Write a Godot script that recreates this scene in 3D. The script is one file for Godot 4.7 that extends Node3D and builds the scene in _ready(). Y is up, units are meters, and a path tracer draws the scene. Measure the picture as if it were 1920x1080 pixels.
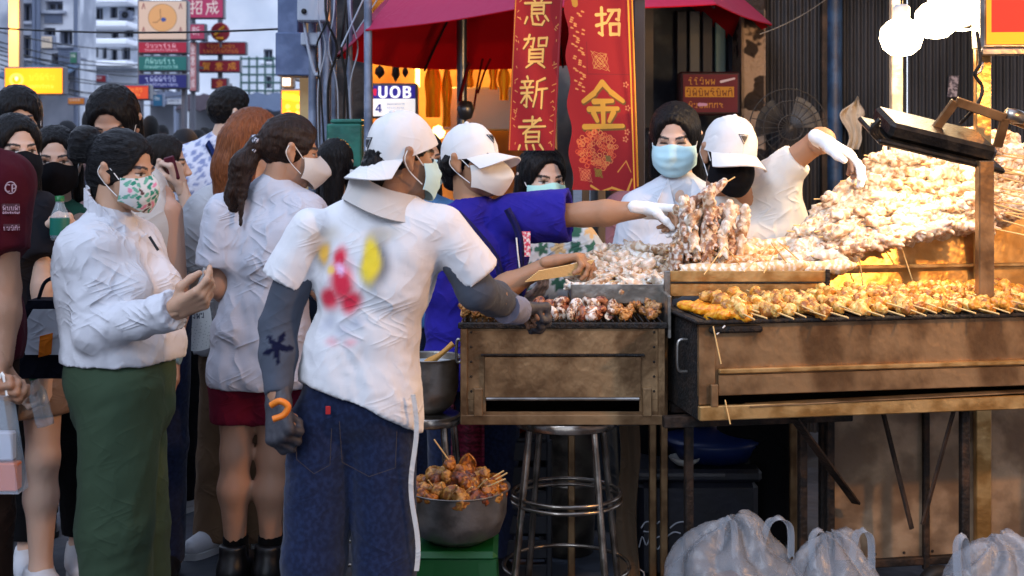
extends Node3D
# a street grill stall at dusk: vendors in white caps behind and before the grills, a crowd in the street, shop fronts behind

const F := 2400.0      # focal length in pixels of a picture 1080 pixels high
const EYE := 1.51      # height of the camera
const HY := 270.0      # picture row of the horizon
const SKIN := Color(.47, .275, .18)
const SKIN_FAIR := Color(.56, .375, .28)
const SKIN_DARK := Color(.29, .15, .09)
var rng := RandomNumberGenerator.new()

func _ready() -> void:
	rng.seed = 20
	set_camera_and_light()
	make_materials()
	build_setting()
	build_people()
	build_stall()
	build_small_things()
	run_jobs()

func set_camera_and_light() -> void:
	var cam := Camera3D.new()
	cam.name = "camera"
	add_child(cam)
	cam.position = Vector3(0, EYE, 0)
	cam.near = .1
	cam.far = 400.0
	cam.projection = Camera3D.PROJECTION_FRUSTUM
	cam.size = 1080.0 / F * cam.near
	cam.frustum_offset = Vector2(0, -(540.0 - HY) / F * cam.near)
	var lens := CameraAttributesPhysical.new()
	lens.exposure_sensitivity = 100.0
	lens.frustum_focal_length = 45.0
	lens.frustum_focus_distance = 3.95
	lens.frustum_near = .1
	lens.frustum_far = 400.0
	lens.exposure_aperture = 5.0
	cam.attributes = lens
	cam.near = .1
	cam.size = 1080.0 / F * cam.near
	cam.frustum_offset = Vector2(0, -(540.0 - HY) / F * cam.near)
	cam.current = true
	var we := WorldEnvironment.new()
	we.name = "environment"
	add_child(we)
	var e := Environment.new()
	we.environment = e
	e.tonemap_mode = Environment.TONE_MAPPER_LINEAR
	e.tonemap_exposure = 2.25
	e.sdfgi_enabled = true
	e.ssao_enabled = true
	e.ssil_enabled = true
	e.background_mode = Environment.BG_SKY
	var sm := ProceduralSkyMaterial.new()
	sm.sky_top_color = Color(.74, .81, .95)
	sm.sky_horizon_color = Color(.92, .945, .99)
	sm.sky_curve = .2
	sm.ground_bottom_color = Color(.12, .12, .13)
	sm.ground_horizon_color = Color(.35, .36, .4)
	var sky := Sky.new()
	sky.sky_material = sm
	e.sky = sky
	e.background_energy_multiplier = 1.0
	var sun := DirectionalLight3D.new()
	sun.name = "sun"
	add_child(sun)
	sun.light_energy = .35
	sun.light_color = Color(.86, .91, 1.0)
	sun.light_angular_distance = 30.0
	sun.shadow_enabled = true
	sun.look_at_from_position(Vector3(-4, 6, 4), Vector3(0, 0, -3.2))

func make_materials() -> void:
	skin_mat = mat(Color.WHITE, .52)
	skin_mat.vertex_color_use_as_albedo = true
	skin_mat.subsurf_scatter_enabled = true
	skin_mat.subsurf_scatter_strength = .08
	skin_mat.metallic_specular = .42
	skin_mat.heightmap_enabled = true
	skin_mat.heightmap_scale = .015
	skin_mat.heightmap_texture = noise_tex("relief", 256, 0.05, 4, Color.BLACK, Color.WHITE)
	tri(skin_mat, Vector3(14, 14, 14))
	glove_mat = mat(Color.WHITE, .6)
	glove_mat.vertex_color_use_as_albedo = true
	strap_mat = mat(Color(.86, .86, .85), .8)
	badge_dark = mat(Color(.12, .13, .15), .45)
	badge_light = mat(Color(.75, .76, .78), .35, .3)
# ---------------------------------------------------------------- helpers
func P(px: float, py: float, d: float) -> Vector3:
	return Vector3((px - 960.0) / F * d, EYE - (py - HY) / F * d, -d)

func col(r: float, g: float, b: float) -> Color:
	return Color(r, g, b)

func tag(o: Node, label: String, category: String, group := "", kind := "") -> Node:
	if label: o.set_meta("label", label)
	if category: o.set_meta("category", category)
	if group: o.set_meta("group", group)
	if kind: o.set_meta("kind", kind)
	return o

var taken := {}
func numbered(n: String) -> String:
	var k: int = taken.get(n, -1) + 1
	taken[n] = k
	return n if k == 0 else "%s_%03d" % [n, k]

func thing(called: String, label: String, category: String, at := Vector3.ZERO, group := "", kind := "") -> Node3D:
	var o := Node3D.new()
	o.name = numbered(called)
	add_child(o)
	o.position = at
	tag(o, label, category, group, kind)
	return o

func put(parent: Node, called: String, mesh: Mesh, m: Material, at := Vector3.ZERO, rot := Vector3.ZERO) -> MeshInstance3D:
	var o := MeshInstance3D.new()
	o.name = numbered(called) if parent == self else called
	o.mesh = mesh
	o.material_override = m
	parent.add_child(o, true)
	o.position = at
	o.rotation = rot
	return o

func one(called: String, label: String, category: String, mesh: Mesh, m: Material, at := Vector3.ZERO, rot := Vector3.ZERO, group := "", kind := "") -> MeshInstance3D:
	var o := put(self, called, mesh, m, at, rot)
	tag(o, label, category, group, kind)
	return o

func structure(called: String, mesh: Mesh, m: Material, at := Vector3.ZERO, rot := Vector3.ZERO) -> MeshInstance3D:
	var o := put(self, called, mesh, m, at, rot)
	o.set_meta("kind", "structure")
	return o

# ---------------------------------------------------------------- textures and materials
var tex := {}
func noise_tex(key: String, size: int, freq: float, octaves: int, lo: Color, hi: Color, kind := FastNoiseLite.TYPE_SIMPLEX_SMOOTH, sx := 1.0, sy := 1.0, a := 0.0, b := 1.0, sd := 1) -> ImageTexture:
	if tex.has(key): return tex[key]
	var n := FastNoiseLite.new()
	n.seed = sd
	n.noise_type = kind
	n.frequency = freq
	n.fractal_octaves = octaves
	var im := n.get_seamless_image(int(size * sx), int(size * sy), false, false, 0.2)
	im.resize(size, size, Image.INTERPOLATE_CUBIC)
	var data := im.get_data()
	im.convert(Image.FORMAT_L8)
	data = im.get_data()
	var out := PackedByteArray()
	out.resize(size * size * 3)
	var lut := []
	for i in 256:
		var t := smoothstep(a, b, i / 255.0)
		var c := lo.lerp(hi, t)
		lut.append([int(c.r * 255), int(c.g * 255), int(c.b * 255)])
	for i in size * size:
		var l = lut[data[i]]
		out[i * 3] = l[0]
		out[i * 3 + 1] = l[1]
		out[i * 3 + 2] = l[2]
	var t2 := ImageTexture.create_from_image(Image.create_from_data(size, size, false, Image.FORMAT_RGB8, out))
	tex[key] = t2
	return t2

func mat(c: Color, rough := 0.7, metal := 0.0) -> StandardMaterial3D:
	var m := StandardMaterial3D.new()
	m.albedo_color = c
	m.roughness = rough
	m.metallic = metal
	return m

func tri(m: StandardMaterial3D, scale: Vector3, world := false) -> StandardMaterial3D:
	m.uv1_triplanar = true
	m.uv1_world_triplanar = world
	m.uv1_triplanar_sharpness = 4.0
	m.uv1_scale = scale
	return m

# a dull surface with blotches between two colours and fine relief
func grimy(key: String, lo: Color, hi: Color, rough := 0.6, metal := 0.0, scale := Vector3(1, 1, 1), relief := 0.1, a := 0.25, b := 0.75, oct := 5) -> StandardMaterial3D:
	var m := mat(Color.WHITE, rough, metal)
	m.albedo_texture = noise_tex("g_" + key, 256, 0.012, oct, lo, hi, FastNoiseLite.TYPE_SIMPLEX_SMOOTH, 1, 1, a, b, key.hash() % 1000)
	if relief > 0.0:
		m.heightmap_enabled = true
		m.heightmap_scale = relief
		m.heightmap_texture = noise_tex("relief", 256, 0.05, 4, Color.BLACK, Color.WHITE)
	return tri(m, scale)

func cloth(c: Color, vertex := false, relief := 0.35) -> StandardMaterial3D:
	var m := mat(c, 0.92)
	m.metallic_specular = 0.25
	m.vertex_color_use_as_albedo = vertex
	m.rim_enabled = true
	m.rim = 0.25
	m.rim_tint = 0.6
	m.heightmap_enabled = true
	m.heightmap_scale = relief * 2.3
	m.heightmap_texture = wrinkles()
	return tri(m, Vector3(1.9, 1.6, 1.9))

# long soft creases running several ways, as thin cloth takes them
func wrinkles() -> ImageTexture:
	if tex.has("wrinkles"): return tex.wrinkles
	const N := 512
	var sum := PackedFloat32Array()
	sum.resize(N * N)
	for layer in 4:
		var n := FastNoiseLite.new()
		n.seed = 70 + layer
		n.noise_type = FastNoiseLite.TYPE_SIMPLEX_SMOOTH
		n.fractal_type = FastNoiseLite.FRACTAL_NONE
		n.frequency = [.006, .007, .009, .014][layer]
		var im := n.get_seamless_image(N, 150, false, false, .2)
		im.resize(N, N, Image.INTERPOLATE_CUBIC)
		im.convert(Image.FORMAT_L8)
		var data := im.get_data()
		n.seed = 170 + layer
		n.frequency = .007
		var mask_im := n.get_seamless_image(N, N, false, false, .2)
		mask_im.convert(Image.FORMAT_L8)
		var where := mask_im.get_data()
		var sh: int = [0, 1, -1, 1][layer]
		var bend := PackedInt32Array()
		for y in N: bend.append(int(34.0 * sin(TAU * y / N * (2 + layer)) + 16.0 * sin(TAU * y / N * (5 + layer) + 1.0)))
		for y in N:
			for x in N:
				var t := data[y * N + posmod(x + sh * y + bend[y], N)] / 255.0
				var r := 1.0 - absf(t * 2.0 - 1.0)
				sum[y * N + x] += r * r * r * [.55, .5, .5, .3][layer] * smoothstep(.42, .68, where[y * N + x] / 255.0)
	var out := PackedByteArray()
	out.resize(N * N)
	for k in N * N: out[k] = clampi(int(sum[k] * 190.0), 0, 255)
	tex.wrinkles = ImageTexture.create_from_image(Image.create_from_data(N, N, false, Image.FORMAT_L8, out))
	return tex.wrinkles

# ---------------------------------------------------------------- heavy shapes are computed side by side, then handed to their nodes
var jobs := []
func later(o: MeshInstance3D, fn: Callable) -> MeshInstance3D:
	jobs.append([o, fn, null])
	return o

func run_jobs() -> void:
	var g := WorkerThreadPool.add_group_task(func(k: int) -> void: jobs[k][2] = jobs[k][1].call(), jobs.size(), 4, true)
	WorkerThreadPool.wait_for_group_task_completion(g)
	for j in jobs: j[0].mesh = commit(j[2])
	jobs.clear()

# ---------------------------------------------------------------- mesh data
func md() -> Dictionary:
	return {"v": PackedVector3Array(), "n": PackedVector3Array(), "c": PackedColorArray(), "i": PackedInt32Array(), "u": PackedVector2Array()}

func commit(d: Dictionary) -> ArrayMesh:
	var a := []
	a.resize(Mesh.ARRAY_MAX)
	a[Mesh.ARRAY_VERTEX] = d.v
	a[Mesh.ARRAY_NORMAL] = d.n
	a[Mesh.ARRAY_INDEX] = d.i
	if d.c.size() == d.v.size(): a[Mesh.ARRAY_COLOR] = d.c
	if d.u.size() == d.v.size(): a[Mesh.ARRAY_TEX_UV] = d.u
	var m := ArrayMesh.new()
	m.add_surface_from_arrays(Mesh.PRIMITIVE_TRIANGLES, a)
	return m

func append(d: Dictionary, s: Dictionary, t: Transform3D, tint = null) -> void:
	var base: int = d.v.size()
	var nb := t.basis.inverse().transposed()
	var flip := t.basis.determinant() < 0.0
	var v: PackedVector3Array = s.v
	var n: PackedVector3Array = s.n
	d.v.append_array(t * v)
	var nn := PackedVector3Array()
	nn.resize(n.size())
	for k in n.size(): nn[k] = (nb * n[k]).normalized()
	d.n.append_array(nn)
	if s.u.size() == v.size(): d.u.append_array(s.u)
	if tint != null:
		var cc := PackedColorArray()
		cc.resize(v.size())
		if s.c.size() == v.size():
			for k in v.size():
				var c: Color = s.c[k]
				var t0: Color = tint
				var o := Color(t0.r * c.r, t0.g * c.g, t0.b * c.b).lerp(Color(c.r, c.g, c.b), c.a)
				o.a = 1.0
				cc[k] = o
		else:
			cc.fill(tint)
		d.c.append_array(cc)
	elif s.c.size() == v.size():
		d.c.append_array(s.c)
	var ii: PackedInt32Array = s.i
	var jj := PackedInt32Array()
	jj.resize(ii.size())
	if flip:
		for k in range(0, ii.size(), 3):
			jj[k] = ii[k] + base
			jj[k + 1] = ii[k + 2] + base
			jj[k + 2] = ii[k + 1] + base
	else:
		for k in ii.size(): jj[k] = ii[k] + base
	d.i.append_array(jj)

func normals(d: Dictionary) -> void:
	var v: PackedVector3Array = d.v
	var n := PackedVector3Array()
	n.resize(v.size())
	var ii: PackedInt32Array = d.i
	for k in range(0, ii.size(), 3):
		var a := ii[k]
		var b := ii[k + 1]
		var c := ii[k + 2]
		var fn := (v[c] - v[a]).cross(v[b] - v[a])
		n[a] += fn
		n[b] += fn
		n[c] += fn
	for k in n.size(): n[k] = n[k].normalized()
	d.n = n

# ---------------------------------------------------------------- bodies as smooth fields
# a prim: [type, a, b, ra, rb]; 0 tapered capsule, 1 ellipsoid (b = radii), 2 tapered capsule cut flat at b, 3 the same as 0 but taken away, 4 ellipsoid taken away
func cone(a: Vector3, b: Vector3, ra: float, rb: float) -> Array: return [0, a, b, ra, rb]
func ell(c: Vector3, r: Vector3) -> Array: return [1, c, r, 0.0, 0.0]
func sleeve(a: Vector3, b: Vector3, ra: float, rb: float) -> Array: return [2, a, b, ra, rb]
func minus(a: Vector3, b: Vector3, ra: float, rb: float) -> Array: return [3, a, b, ra, rb]
func minus_ell(c: Vector3, r: Vector3) -> Array: return [4, c, r, 0.0, 0.0]

func field_mesh(prims: Array, cell: float, k: float, cuts: Array = []) -> Dictionary:
	const B := 6
	var np := prims.size()
	var ty := PackedInt32Array()
	var A := PackedVector3Array()
	var BA := PackedVector3Array()
	var R0 := PackedFloat32Array()
	var DR := PackedFloat32Array()
	var IL := PackedFloat32Array()
	var blocks := {}
	var bs := cell * B
	var pad := k + cell * 2.0
	for q in np:
		var pr: Array = prims[q]
		var t: int = pr[0]
		var a: Vector3 = pr[1]
		var b: Vector3 = pr[2]
		ty.append(t)
		A.append(a)
		var lo: Vector3
		var hi: Vector3
		if t == 1 or t == 4:
			BA.append(Vector3(1.0 / b.x, 1.0 / b.y, 1.0 / b.z))
			R0.append(minf(b.x, minf(b.y, b.z)))
			DR.append(0.0)
			IL.append(0.0)
			lo = a - b
			hi = a + b
		else:
			BA.append(b - a)
			R0.append(pr[3])
			DR.append(pr[4] - pr[3])
			IL.append(1.0 / maxf((b - a).length_squared(), 1e-8))
			var r := Vector3.ONE * maxf(pr[3], pr[4])
			lo = a.min(b) - r
			hi = a.max(b) + r
		lo = ((lo - Vector3.ONE * pad) / bs).floor()
		hi = ((hi + Vector3.ONE * pad) / bs).floor()
		for x in range(int(lo.x), int(hi.x) + 1):
			for y in range(int(lo.y), int(hi.y) + 1):
				for z in range(int(lo.z), int(hi.z) + 1):
					var key := Vector3i(x, y, z)
					if t >= 3:
						if blocks.has(key): blocks[key].append(q)
					elif blocks.has(key):
						blocks[key].append(q)
					else:
						blocks[key] = PackedInt32Array([q])
	var ncut := cuts.size()
	var index := {}
	var verts := PackedVector3Array()
	var cells: Array[Vector3i] = []
	var bits := PackedByteArray()
	var val := PackedFloat32Array()
	val.resize((B + 1) * (B + 1) * (B + 1))
	var half := bs * 0.5
	var far := half * 1.7320508 + k * 0.5 + cell
	const W := B + 1
	for key: Vector3i in blocks:
		var list: PackedInt32Array = blocks[key]
		var origin := Vector3(key) * bs
		var nl := list.size()
		for s in range(-1, W * W * W):
			var p: Vector3
			if s < 0:
				p = origin + Vector3(half, half, half)
			else:
				p = origin + Vector3(s % W, (s / W) % W, s / (W * W)) * cell
			var d := 10.0
			for li in nl:
				var q := list[li]
				var t := ty[q]
				var di: float
				if t == 1 or t == 4:
					var e := (p - A[q]) * BA[q]
					var k0 := e.length()
					if t == 4 and k0 > 1.4: continue
					var k1 := (e * BA[q]).length()
					di = k0 * (k0 - 1.0) / maxf(k1, 1e-6)
					if t == 4:
						var hh := maxf(k - absf(d + di), 0.0) / k
						d = maxf(d, -di) + hh * hh * k * 0.25
						continue
				else:
					var pa := p - A[q]
					var ba := BA[q]
					var tt := clampf(pa.dot(ba) * IL[q], 0.0, 1.0)
					di = (pa - ba * tt).length() - R0[q] - DR[q] * tt
					if t == 2:
						di = maxf(di, (pa - ba).dot(ba) * sqrt(IL[q]))
					elif t == 3:
						d = maxf(d, -di)
						continue
				var h := maxf(k - absf(d - di), 0.0) / k
				d = minf(d, di) - h * h * k * 0.25
			for c in ncut:
				d = maxf(d, cuts[c].distance_to(p))
			if s < 0:
				if absf(d) > far:
					d = 1e6
					val[0] = 1e6
					break
				val[0] = 0.0
			else:
				val[s] = d
		if val[0] > 1e5: continue
		for z in B:
			for y in B:
				var row := y * W + z * W * W
				for x in B:
					var o := x + row
					var v0 := val[o]
					var v1 := val[o + 1]
					var v2 := val[o + W]
					var v3 := val[o + W + 1]
					var v4 := val[o + W * W]
					var v5 := val[o + W * W + 1]
					var v6 := val[o + W * W + W]
					var v7 := val[o + W * W + W + 1]
					var m := 0
					if v0 < 0.0: m |= 1
					if v1 < 0.0: m |= 2
					if v2 < 0.0: m |= 4
					if v3 < 0.0: m |= 8
					if v4 < 0.0: m |= 16
					if v5 < 0.0: m |= 32
					if v6 < 0.0: m |= 64
					if v7 < 0.0: m |= 128
					if m == 0 or m == 255: continue
					var sum := Vector3.ZERO
					var cnt := 0
					if (v0 < 0.0) != (v1 < 0.0): sum += Vector3(v0 / (v0 - v1), 0, 0); cnt += 1
					if (v2 < 0.0) != (v3 < 0.0): sum += Vector3(v2 / (v2 - v3), 1, 0); cnt += 1
					if (v4 < 0.0) != (v5 < 0.0): sum += Vector3(v4 / (v4 - v5), 0, 1); cnt += 1
					if (v6 < 0.0) != (v7 < 0.0): sum += Vector3(v6 / (v6 - v7), 1, 1); cnt += 1
					if (v0 < 0.0) != (v2 < 0.0): sum += Vector3(0, v0 / (v0 - v2), 0); cnt += 1
					if (v1 < 0.0) != (v3 < 0.0): sum += Vector3(1, v1 / (v1 - v3), 0); cnt += 1
					if (v4 < 0.0) != (v6 < 0.0): sum += Vector3(0, v4 / (v4 - v6), 1); cnt += 1
					if (v5 < 0.0) != (v7 < 0.0): sum += Vector3(1, v5 / (v5 - v7), 1); cnt += 1
					if (v0 < 0.0) != (v4 < 0.0): sum += Vector3(0, 0, v0 / (v0 - v4)); cnt += 1
					if (v1 < 0.0) != (v5 < 0.0): sum += Vector3(1, 0, v1 / (v1 - v5)); cnt += 1
					if (v2 < 0.0) != (v6 < 0.0): sum += Vector3(0, 1, v2 / (v2 - v6)); cnt += 1
					if (v3 < 0.0) != (v7 < 0.0): sum += Vector3(1, 1, v3 / (v3 - v7)); cnt += 1
					var ck := key * B + Vector3i(x, y, z)
					index[ck] = verts.size()
					cells.append(ck)
					bits.append(m)
					verts.append(origin + (Vector3(x, y, z) + sum / cnt) * cell)
	var ii := PackedInt32Array()
	for n in cells.size():
		var m := bits[n]
		var c := cells[n]
		var in0 := (m & 1) != 0
		for ax in 3:
			var other := (m & (2 if ax == 0 else 4 if ax == 1 else 16)) != 0
			if in0 == other: continue
			var e1 := Vector3i(0, -1, 0) if ax == 0 else Vector3i(0, 0, -1) if ax == 1 else Vector3i(-1, 0, 0)
			var e2 := Vector3i(0, 0, -1) if ax == 0 else Vector3i(-1, 0, 0) if ax == 1 else Vector3i(0, -1, 0)
			var q1: int = index.get(c + e1, -1)
			var q2: int = index.get(c + e1 + e2, -1)
			var q3: int = index.get(c + e2, -1)
			if q1 < 0 or q2 < 0 or q3 < 0: continue
			if in0:
				ii.append_array([n, q2, q1, n, q3, q2])
			else:
				ii.append_array([n, q1, q2, n, q2, q3])
	var d := md()
	d.v = verts
	d.i = ii
	normals(d)
	return d

# folds and creases: real displacement of the surface
func crease(d: Dictionary, amp: float, scale: Vector3, sd: int, ridged := true, weight = null) -> void:
	var n := FastNoiseLite.new()
	n.seed = sd
	n.noise_type = FastNoiseLite.TYPE_SIMPLEX_SMOOTH
	n.frequency = 1.0
	n.fractal_type = FastNoiseLite.FRACTAL_NONE
	n.domain_warp_enabled = true
	n.domain_warp_amplitude = 0.5
	n.domain_warp_frequency = 0.5
	if ridged:
		scale *= .75
		amp *= .4
	var turn := Basis(Vector3(0, 0, 1), .45 if sd % 2 == 0 else -.4) if ridged else Basis.IDENTITY
	for k in d.v.size():
		var p: Vector3 = d.v[k]
		var f := n.get_noise_3dv((turn * p) * scale)
		if ridged: f = .5 - 1.7 * sqrt(f * f + .01)
		var w := amp
		if weight != null: w *= weight.call(p)
		d.v[k] = p + d.n[k] * (f * w)
	normals(d)

func paint(d: Dictionary, fn: Callable) -> void:
	var cc := PackedColorArray()
	cc.resize(d.v.size())
	for k in d.v.size(): cc[k] = fn.call(d.v[k], d.n[k])
	d.c = cc

# ---------------------------------------------------------------- hard shapes
func quad(d: Dictionary, a: Vector3, b: Vector3, c: Vector3, e: Vector3) -> void:
	# a, b, c, e run clockwise seen from the front
	var base: int = d.v.size()
	var n := (c - a).cross(b - a).normalized()
	d.v.append_array([a, b, c, e])
	d.n.append_array([n, n, n, n])
	d.u.append_array([Vector2(0, 0), Vector2(1, 0), Vector2(1, 1), Vector2(0, 1)])
	d.i.append_array([base, base + 1, base + 2, base, base + 2, base + 3])

func box(d: Dictionary, at: Vector3, size: Vector3, basis := Basis.IDENTITY, bevel := 0.0) -> void:
	var h := size * 0.5
	if bevel <= 0.0:
		for f in 6:
			var ax := f / 2
			var s := 1.0 if f % 2 == 0 else -1.0
			var n := Vector3.ZERO
			n[ax] = s
			var u := Vector3.ZERO
			u[(ax + 1) % 3] = 1.0
			var w := Vector3.ZERO
			w[(ax + 2) % 3] = s
			var o := n * h
			var uu := u * h
			var ww := w * h
			quad(d, at + basis * (o - uu + ww), at + basis * (o + uu + ww), at + basis * (o + uu - ww), at + basis * (o - uu - ww))
		return
	bevel = minf(bevel, minf(h.x, minf(h.y, h.z)) * 0.95)
	# 24 corner points: each corner has three, one per face
	var pt := func(ax: int, sx: float, sy: float, sz: float) -> Vector3:
		var p := Vector3(sx * h.x, sy * h.y, sz * h.z)
		for k in 3:
			if k != ax: p[k] -= (sx if k == 0 else sy if k == 1 else sz) * bevel
		return at + basis * p
	for ax in 3:
		for s in [1.0, -1.0]:
			var q := []
			for t: Vector2 in [Vector2(-1, -1), Vector2(1, -1), Vector2(1, 1), Vector2(-1, 1)]:
				var sg := Vector3.ZERO
				sg[ax] = s
				sg[(ax + 1) % 3] = t.x
				sg[(ax + 2) % 3] = t.y
				q.append(pt.call(ax, sg.x, sg.y, sg.z))
			if s > 0: quad(d, q[0], q[3], q[2], q[1])
			else: quad(d, q[0], q[1], q[2], q[3])
	for ax in 3: # edges along ax
		var b1 := (ax + 1) % 3
		var b2 := (ax + 2) % 3
		for s1 in [1.0, -1.0]:
			for s2 in [1.0, -1.0]:
				var lo := Vector3.ZERO
				lo[ax] = -1.0
				lo[b1] = s1
				lo[b2] = s2
				var hi := lo
				hi[ax] = 1.0
				var p0: Vector3 = pt.call(b1, lo.x, lo.y, lo.z)
				var p1: Vector3 = pt.call(b1, hi.x, hi.y, hi.z)
				var p2: Vector3 = pt.call(b2, hi.x, hi.y, hi.z)
				var p3: Vector3 = pt.call(b2, lo.x, lo.y, lo.z)
				if s1 * s2 > 0: quad(d, p0, p1, p2, p3)
				else: quad(d, p3, p2, p1, p0)
	for sx in [1.0, -1.0]:
		for sy in [1.0, -1.0]:
			for sz in [1.0, -1.0]:
				var a: Vector3 = pt.call(0, sx, sy, sz)
				var b: Vector3 = pt.call(1, sx, sy, sz)
				var c: Vector3 = pt.call(2, sx, sy, sz)
				if sx * sy * sz > 0.0:
					var tmp := b
					b = c
					c = tmp
				var n := (c - a).cross(b - a).normalized()
				var base: int = d.v.size()
				d.v.append_array([a, b, c])
				d.n.append_array([n, n, n])
				d.u.append_array([Vector2.ZERO, Vector2.ZERO, Vector2.ZERO])
				d.i.append_array([base, base + 1, base + 2])

func box_mesh(size: Vector3, bevel := 0.0) -> ArrayMesh:
	var d := md()
	box(d, Vector3.ZERO, size, Basis.IDENTITY, bevel)
	return commit(d)

func bar(d: Dictionary, a: Vector3, b: Vector3, w: float, h: float, up := Vector3.UP, bevel := 0.002) -> void:
	var z := (b - a).normalized()
	if absf(z.dot(up)) > 0.98: up = Vector3.RIGHT
	var x := up.cross(z).normalized()
	var y := z.cross(x)
	box(d, (a + b) * 0.5, Vector3(w, h, (b - a).length()), Basis(x, y, z), bevel)

# a tube along points; radius is a number or one per point
func tube(d: Dictionary, pts: Array, radius, sides := 8, closed := false, flat := 1.0) -> void:
	var n := pts.size()
	var base: int = d.v.size()
	var prev := Vector3.ZERO
	for k in n:
		var p: Vector3 = pts[k]
		var t: Vector3
		if closed: t = pts[(k + 1) % n] - pts[(k + n - 1) % n]
		else: t = pts[mini(k + 1, n - 1)] - pts[maxi(k - 1, 0)]
		t = t.normalized()
		if prev == Vector3.ZERO:
			prev = Vector3.UP if absf(t.y) < 0.9 else Vector3.RIGHT
		var x := (prev - t * prev.dot(t)).normalized()
		var y := t.cross(x)
		prev = x
		var r: float = radius if (radius is float or radius is int) else radius[k]
		for s in sides:
			var a := TAU * s / sides
			var o := x * cos(a) + y * sin(a) * flat
			d.v.append(p + o * r)
			d.n.append(o.normalized())
			d.u.append(Vector2(float(s) / sides, float(k) / n))
	var rings := n if closed else n - 1
	for k in rings:
		for s in sides:
			var a := base + k * sides + s
			var b := base + k * sides + (s + 1) % sides
			var c := base + ((k + 1) % n) * sides + (s + 1) % sides
			var e := base + ((k + 1) % n) * sides + s
			d.i.append_array([a, c, b, a, e, c])
	if not closed:
		for end in 2:
			var k: int = 0 if end == 0 else n - 1
			var p: Vector3 = pts[k]
			var t: Vector3 = (pts[1] - pts[0]).normalized() * -1.0 if end == 0 else (pts[n - 1] - pts[n - 2]).normalized()
			var cb: int = d.v.size()
			d.v.append(p)
			d.n.append(t)
			d.u.append(Vector2.ZERO)
			for s in sides:
				d.v.append(d.v[base + k * sides + s])
				d.n.append(t)
				d.u.append(Vector2.ZERO)
			for s in sides:
				if end == 0: d.i.append_array([cb, cb + 1 + s, cb + 1 + (s + 1) % sides])
				else: d.i.append_array([cb, cb + 1 + (s + 1) % sides, cb + 1 + s])

# profile of (radius, height) turned round y
func lathe(d: Dictionary, profile: Array, sides := 24, at := Vector3.ZERO) -> void:
	var base: int = d.v.size()
	var n := profile.size()
	for k in n:
		var p: Vector2 = profile[k]
		var t: Vector2 = profile[mini(k + 1, n - 1)] - profile[maxi(k - 1, 0)]
		var nn := Vector2(t.y, -t.x).normalized()
		for s in sides:
			var a := TAU * s / sides
			d.v.append(at + Vector3(cos(a) * p.x, p.y, sin(a) * p.x))
			d.n.append(Vector3(cos(a) * nn.x, nn.y, sin(a) * nn.x))
			d.u.append(Vector2(float(s) / sides, float(k) / n))
	for k in n - 1:
		for s in sides:
			var a := base + k * sides + s
			var b := base + k * sides + (s + 1) % sides
			var c := b + sides
			var e := a + sides
			d.i.append_array([a, b, c, a, c, e])

# a sheet with thickness from a function of (u, v) in 0..1
func sheet(d: Dictionary, nu: int, nv: int, thick: float, fn: Callable) -> void:
	var g := md()
	for v in nv + 1:
		for u in nu + 1:
			g.v.append(fn.call(float(u) / nu, float(v) / nv))
			g.u.append(Vector2(float(u) / nu, 1.0 - float(v) / nv))
	for v in nv:
		for u in nu:
			var a := v * (nu + 1) + u
			g.i.append_array([a, a + nu + 1, a + nu + 2, a, a + nu + 2, a + 1])
	normals(g)
	var base: int = d.v.size()
	var cnt: int = g.v.size()
	for side in 2:
		for k in cnt:
			d.v.append(g.v[k] + g.n[k] * (thick * (0.5 if side == 0 else -0.5)))
			d.n.append(g.n[k] if side == 0 else -g.n[k])
			d.u.append(g.u[k])
		for k in range(0, g.i.size(), 3):
			if side == 0: d.i.append_array([base + g.i[k], base + g.i[k + 1], base + g.i[k + 2]])
			else: d.i.append_array([base + cnt + g.i[k], base + cnt + g.i[k + 2], base + cnt + g.i[k + 1]])
	var rim := []
	for u in nu + 1: rim.append(u)
	for v in range(1, nv + 1): rim.append(v * (nu + 1) + nu)
	for u in range(nu - 1, -1, -1): rim.append(nv * (nu + 1) + u)
	for v in range(nv - 1, 0, -1): rim.append(v * (nu + 1))
	for k in rim.size():
		var a: int = rim[k]
		var b: int = rim[(k + 1) % rim.size()]
		quad(d, d.v[base + a], d.v[base + b], d.v[base + cnt + b], d.v[base + cnt + a])

func sheet_mesh(nu: int, nv: int, thick: float, fn: Callable) -> ArrayMesh:
	var d := md()
	sheet(d, nu, nv, thick, fn)
	return commit(d)

func tube_mesh(pts: Array, radius, sides := 8, closed := false, flat := 1.0) -> ArrayMesh:
	var d := md()
	tube(d, pts, radius, sides, closed, flat)
	return commit(d)

func lathe_mesh(profile: Array, sides := 24) -> ArrayMesh:
	var d := md()
	lathe(d, profile, sides)
	return commit(d)

func spline(pts: Array, steps := 6) -> Array:
	var out := []
	var n := pts.size()
	for k in n - 1:
		var p0: Vector3 = pts[maxi(k - 1, 0)]
		var p1: Vector3 = pts[k]
		var p2: Vector3 = pts[k + 1]
		var p3: Vector3 = pts[mini(k + 2, n - 1)]
		for s in steps: out.append(p1.cubic_interpolate(p2, p0, p3, float(s) / steps))
	out.append(pts[n - 1])
	return out

func sag(a: Vector3, b: Vector3, drop: float, n := 12) -> Array:
	var out := []
	for k in n + 1:
		var t := float(k) / n
		out.append(a.lerp(b, t) + Vector3.DOWN * drop * 4.0 * t * (1.0 - t))
	return out

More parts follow.
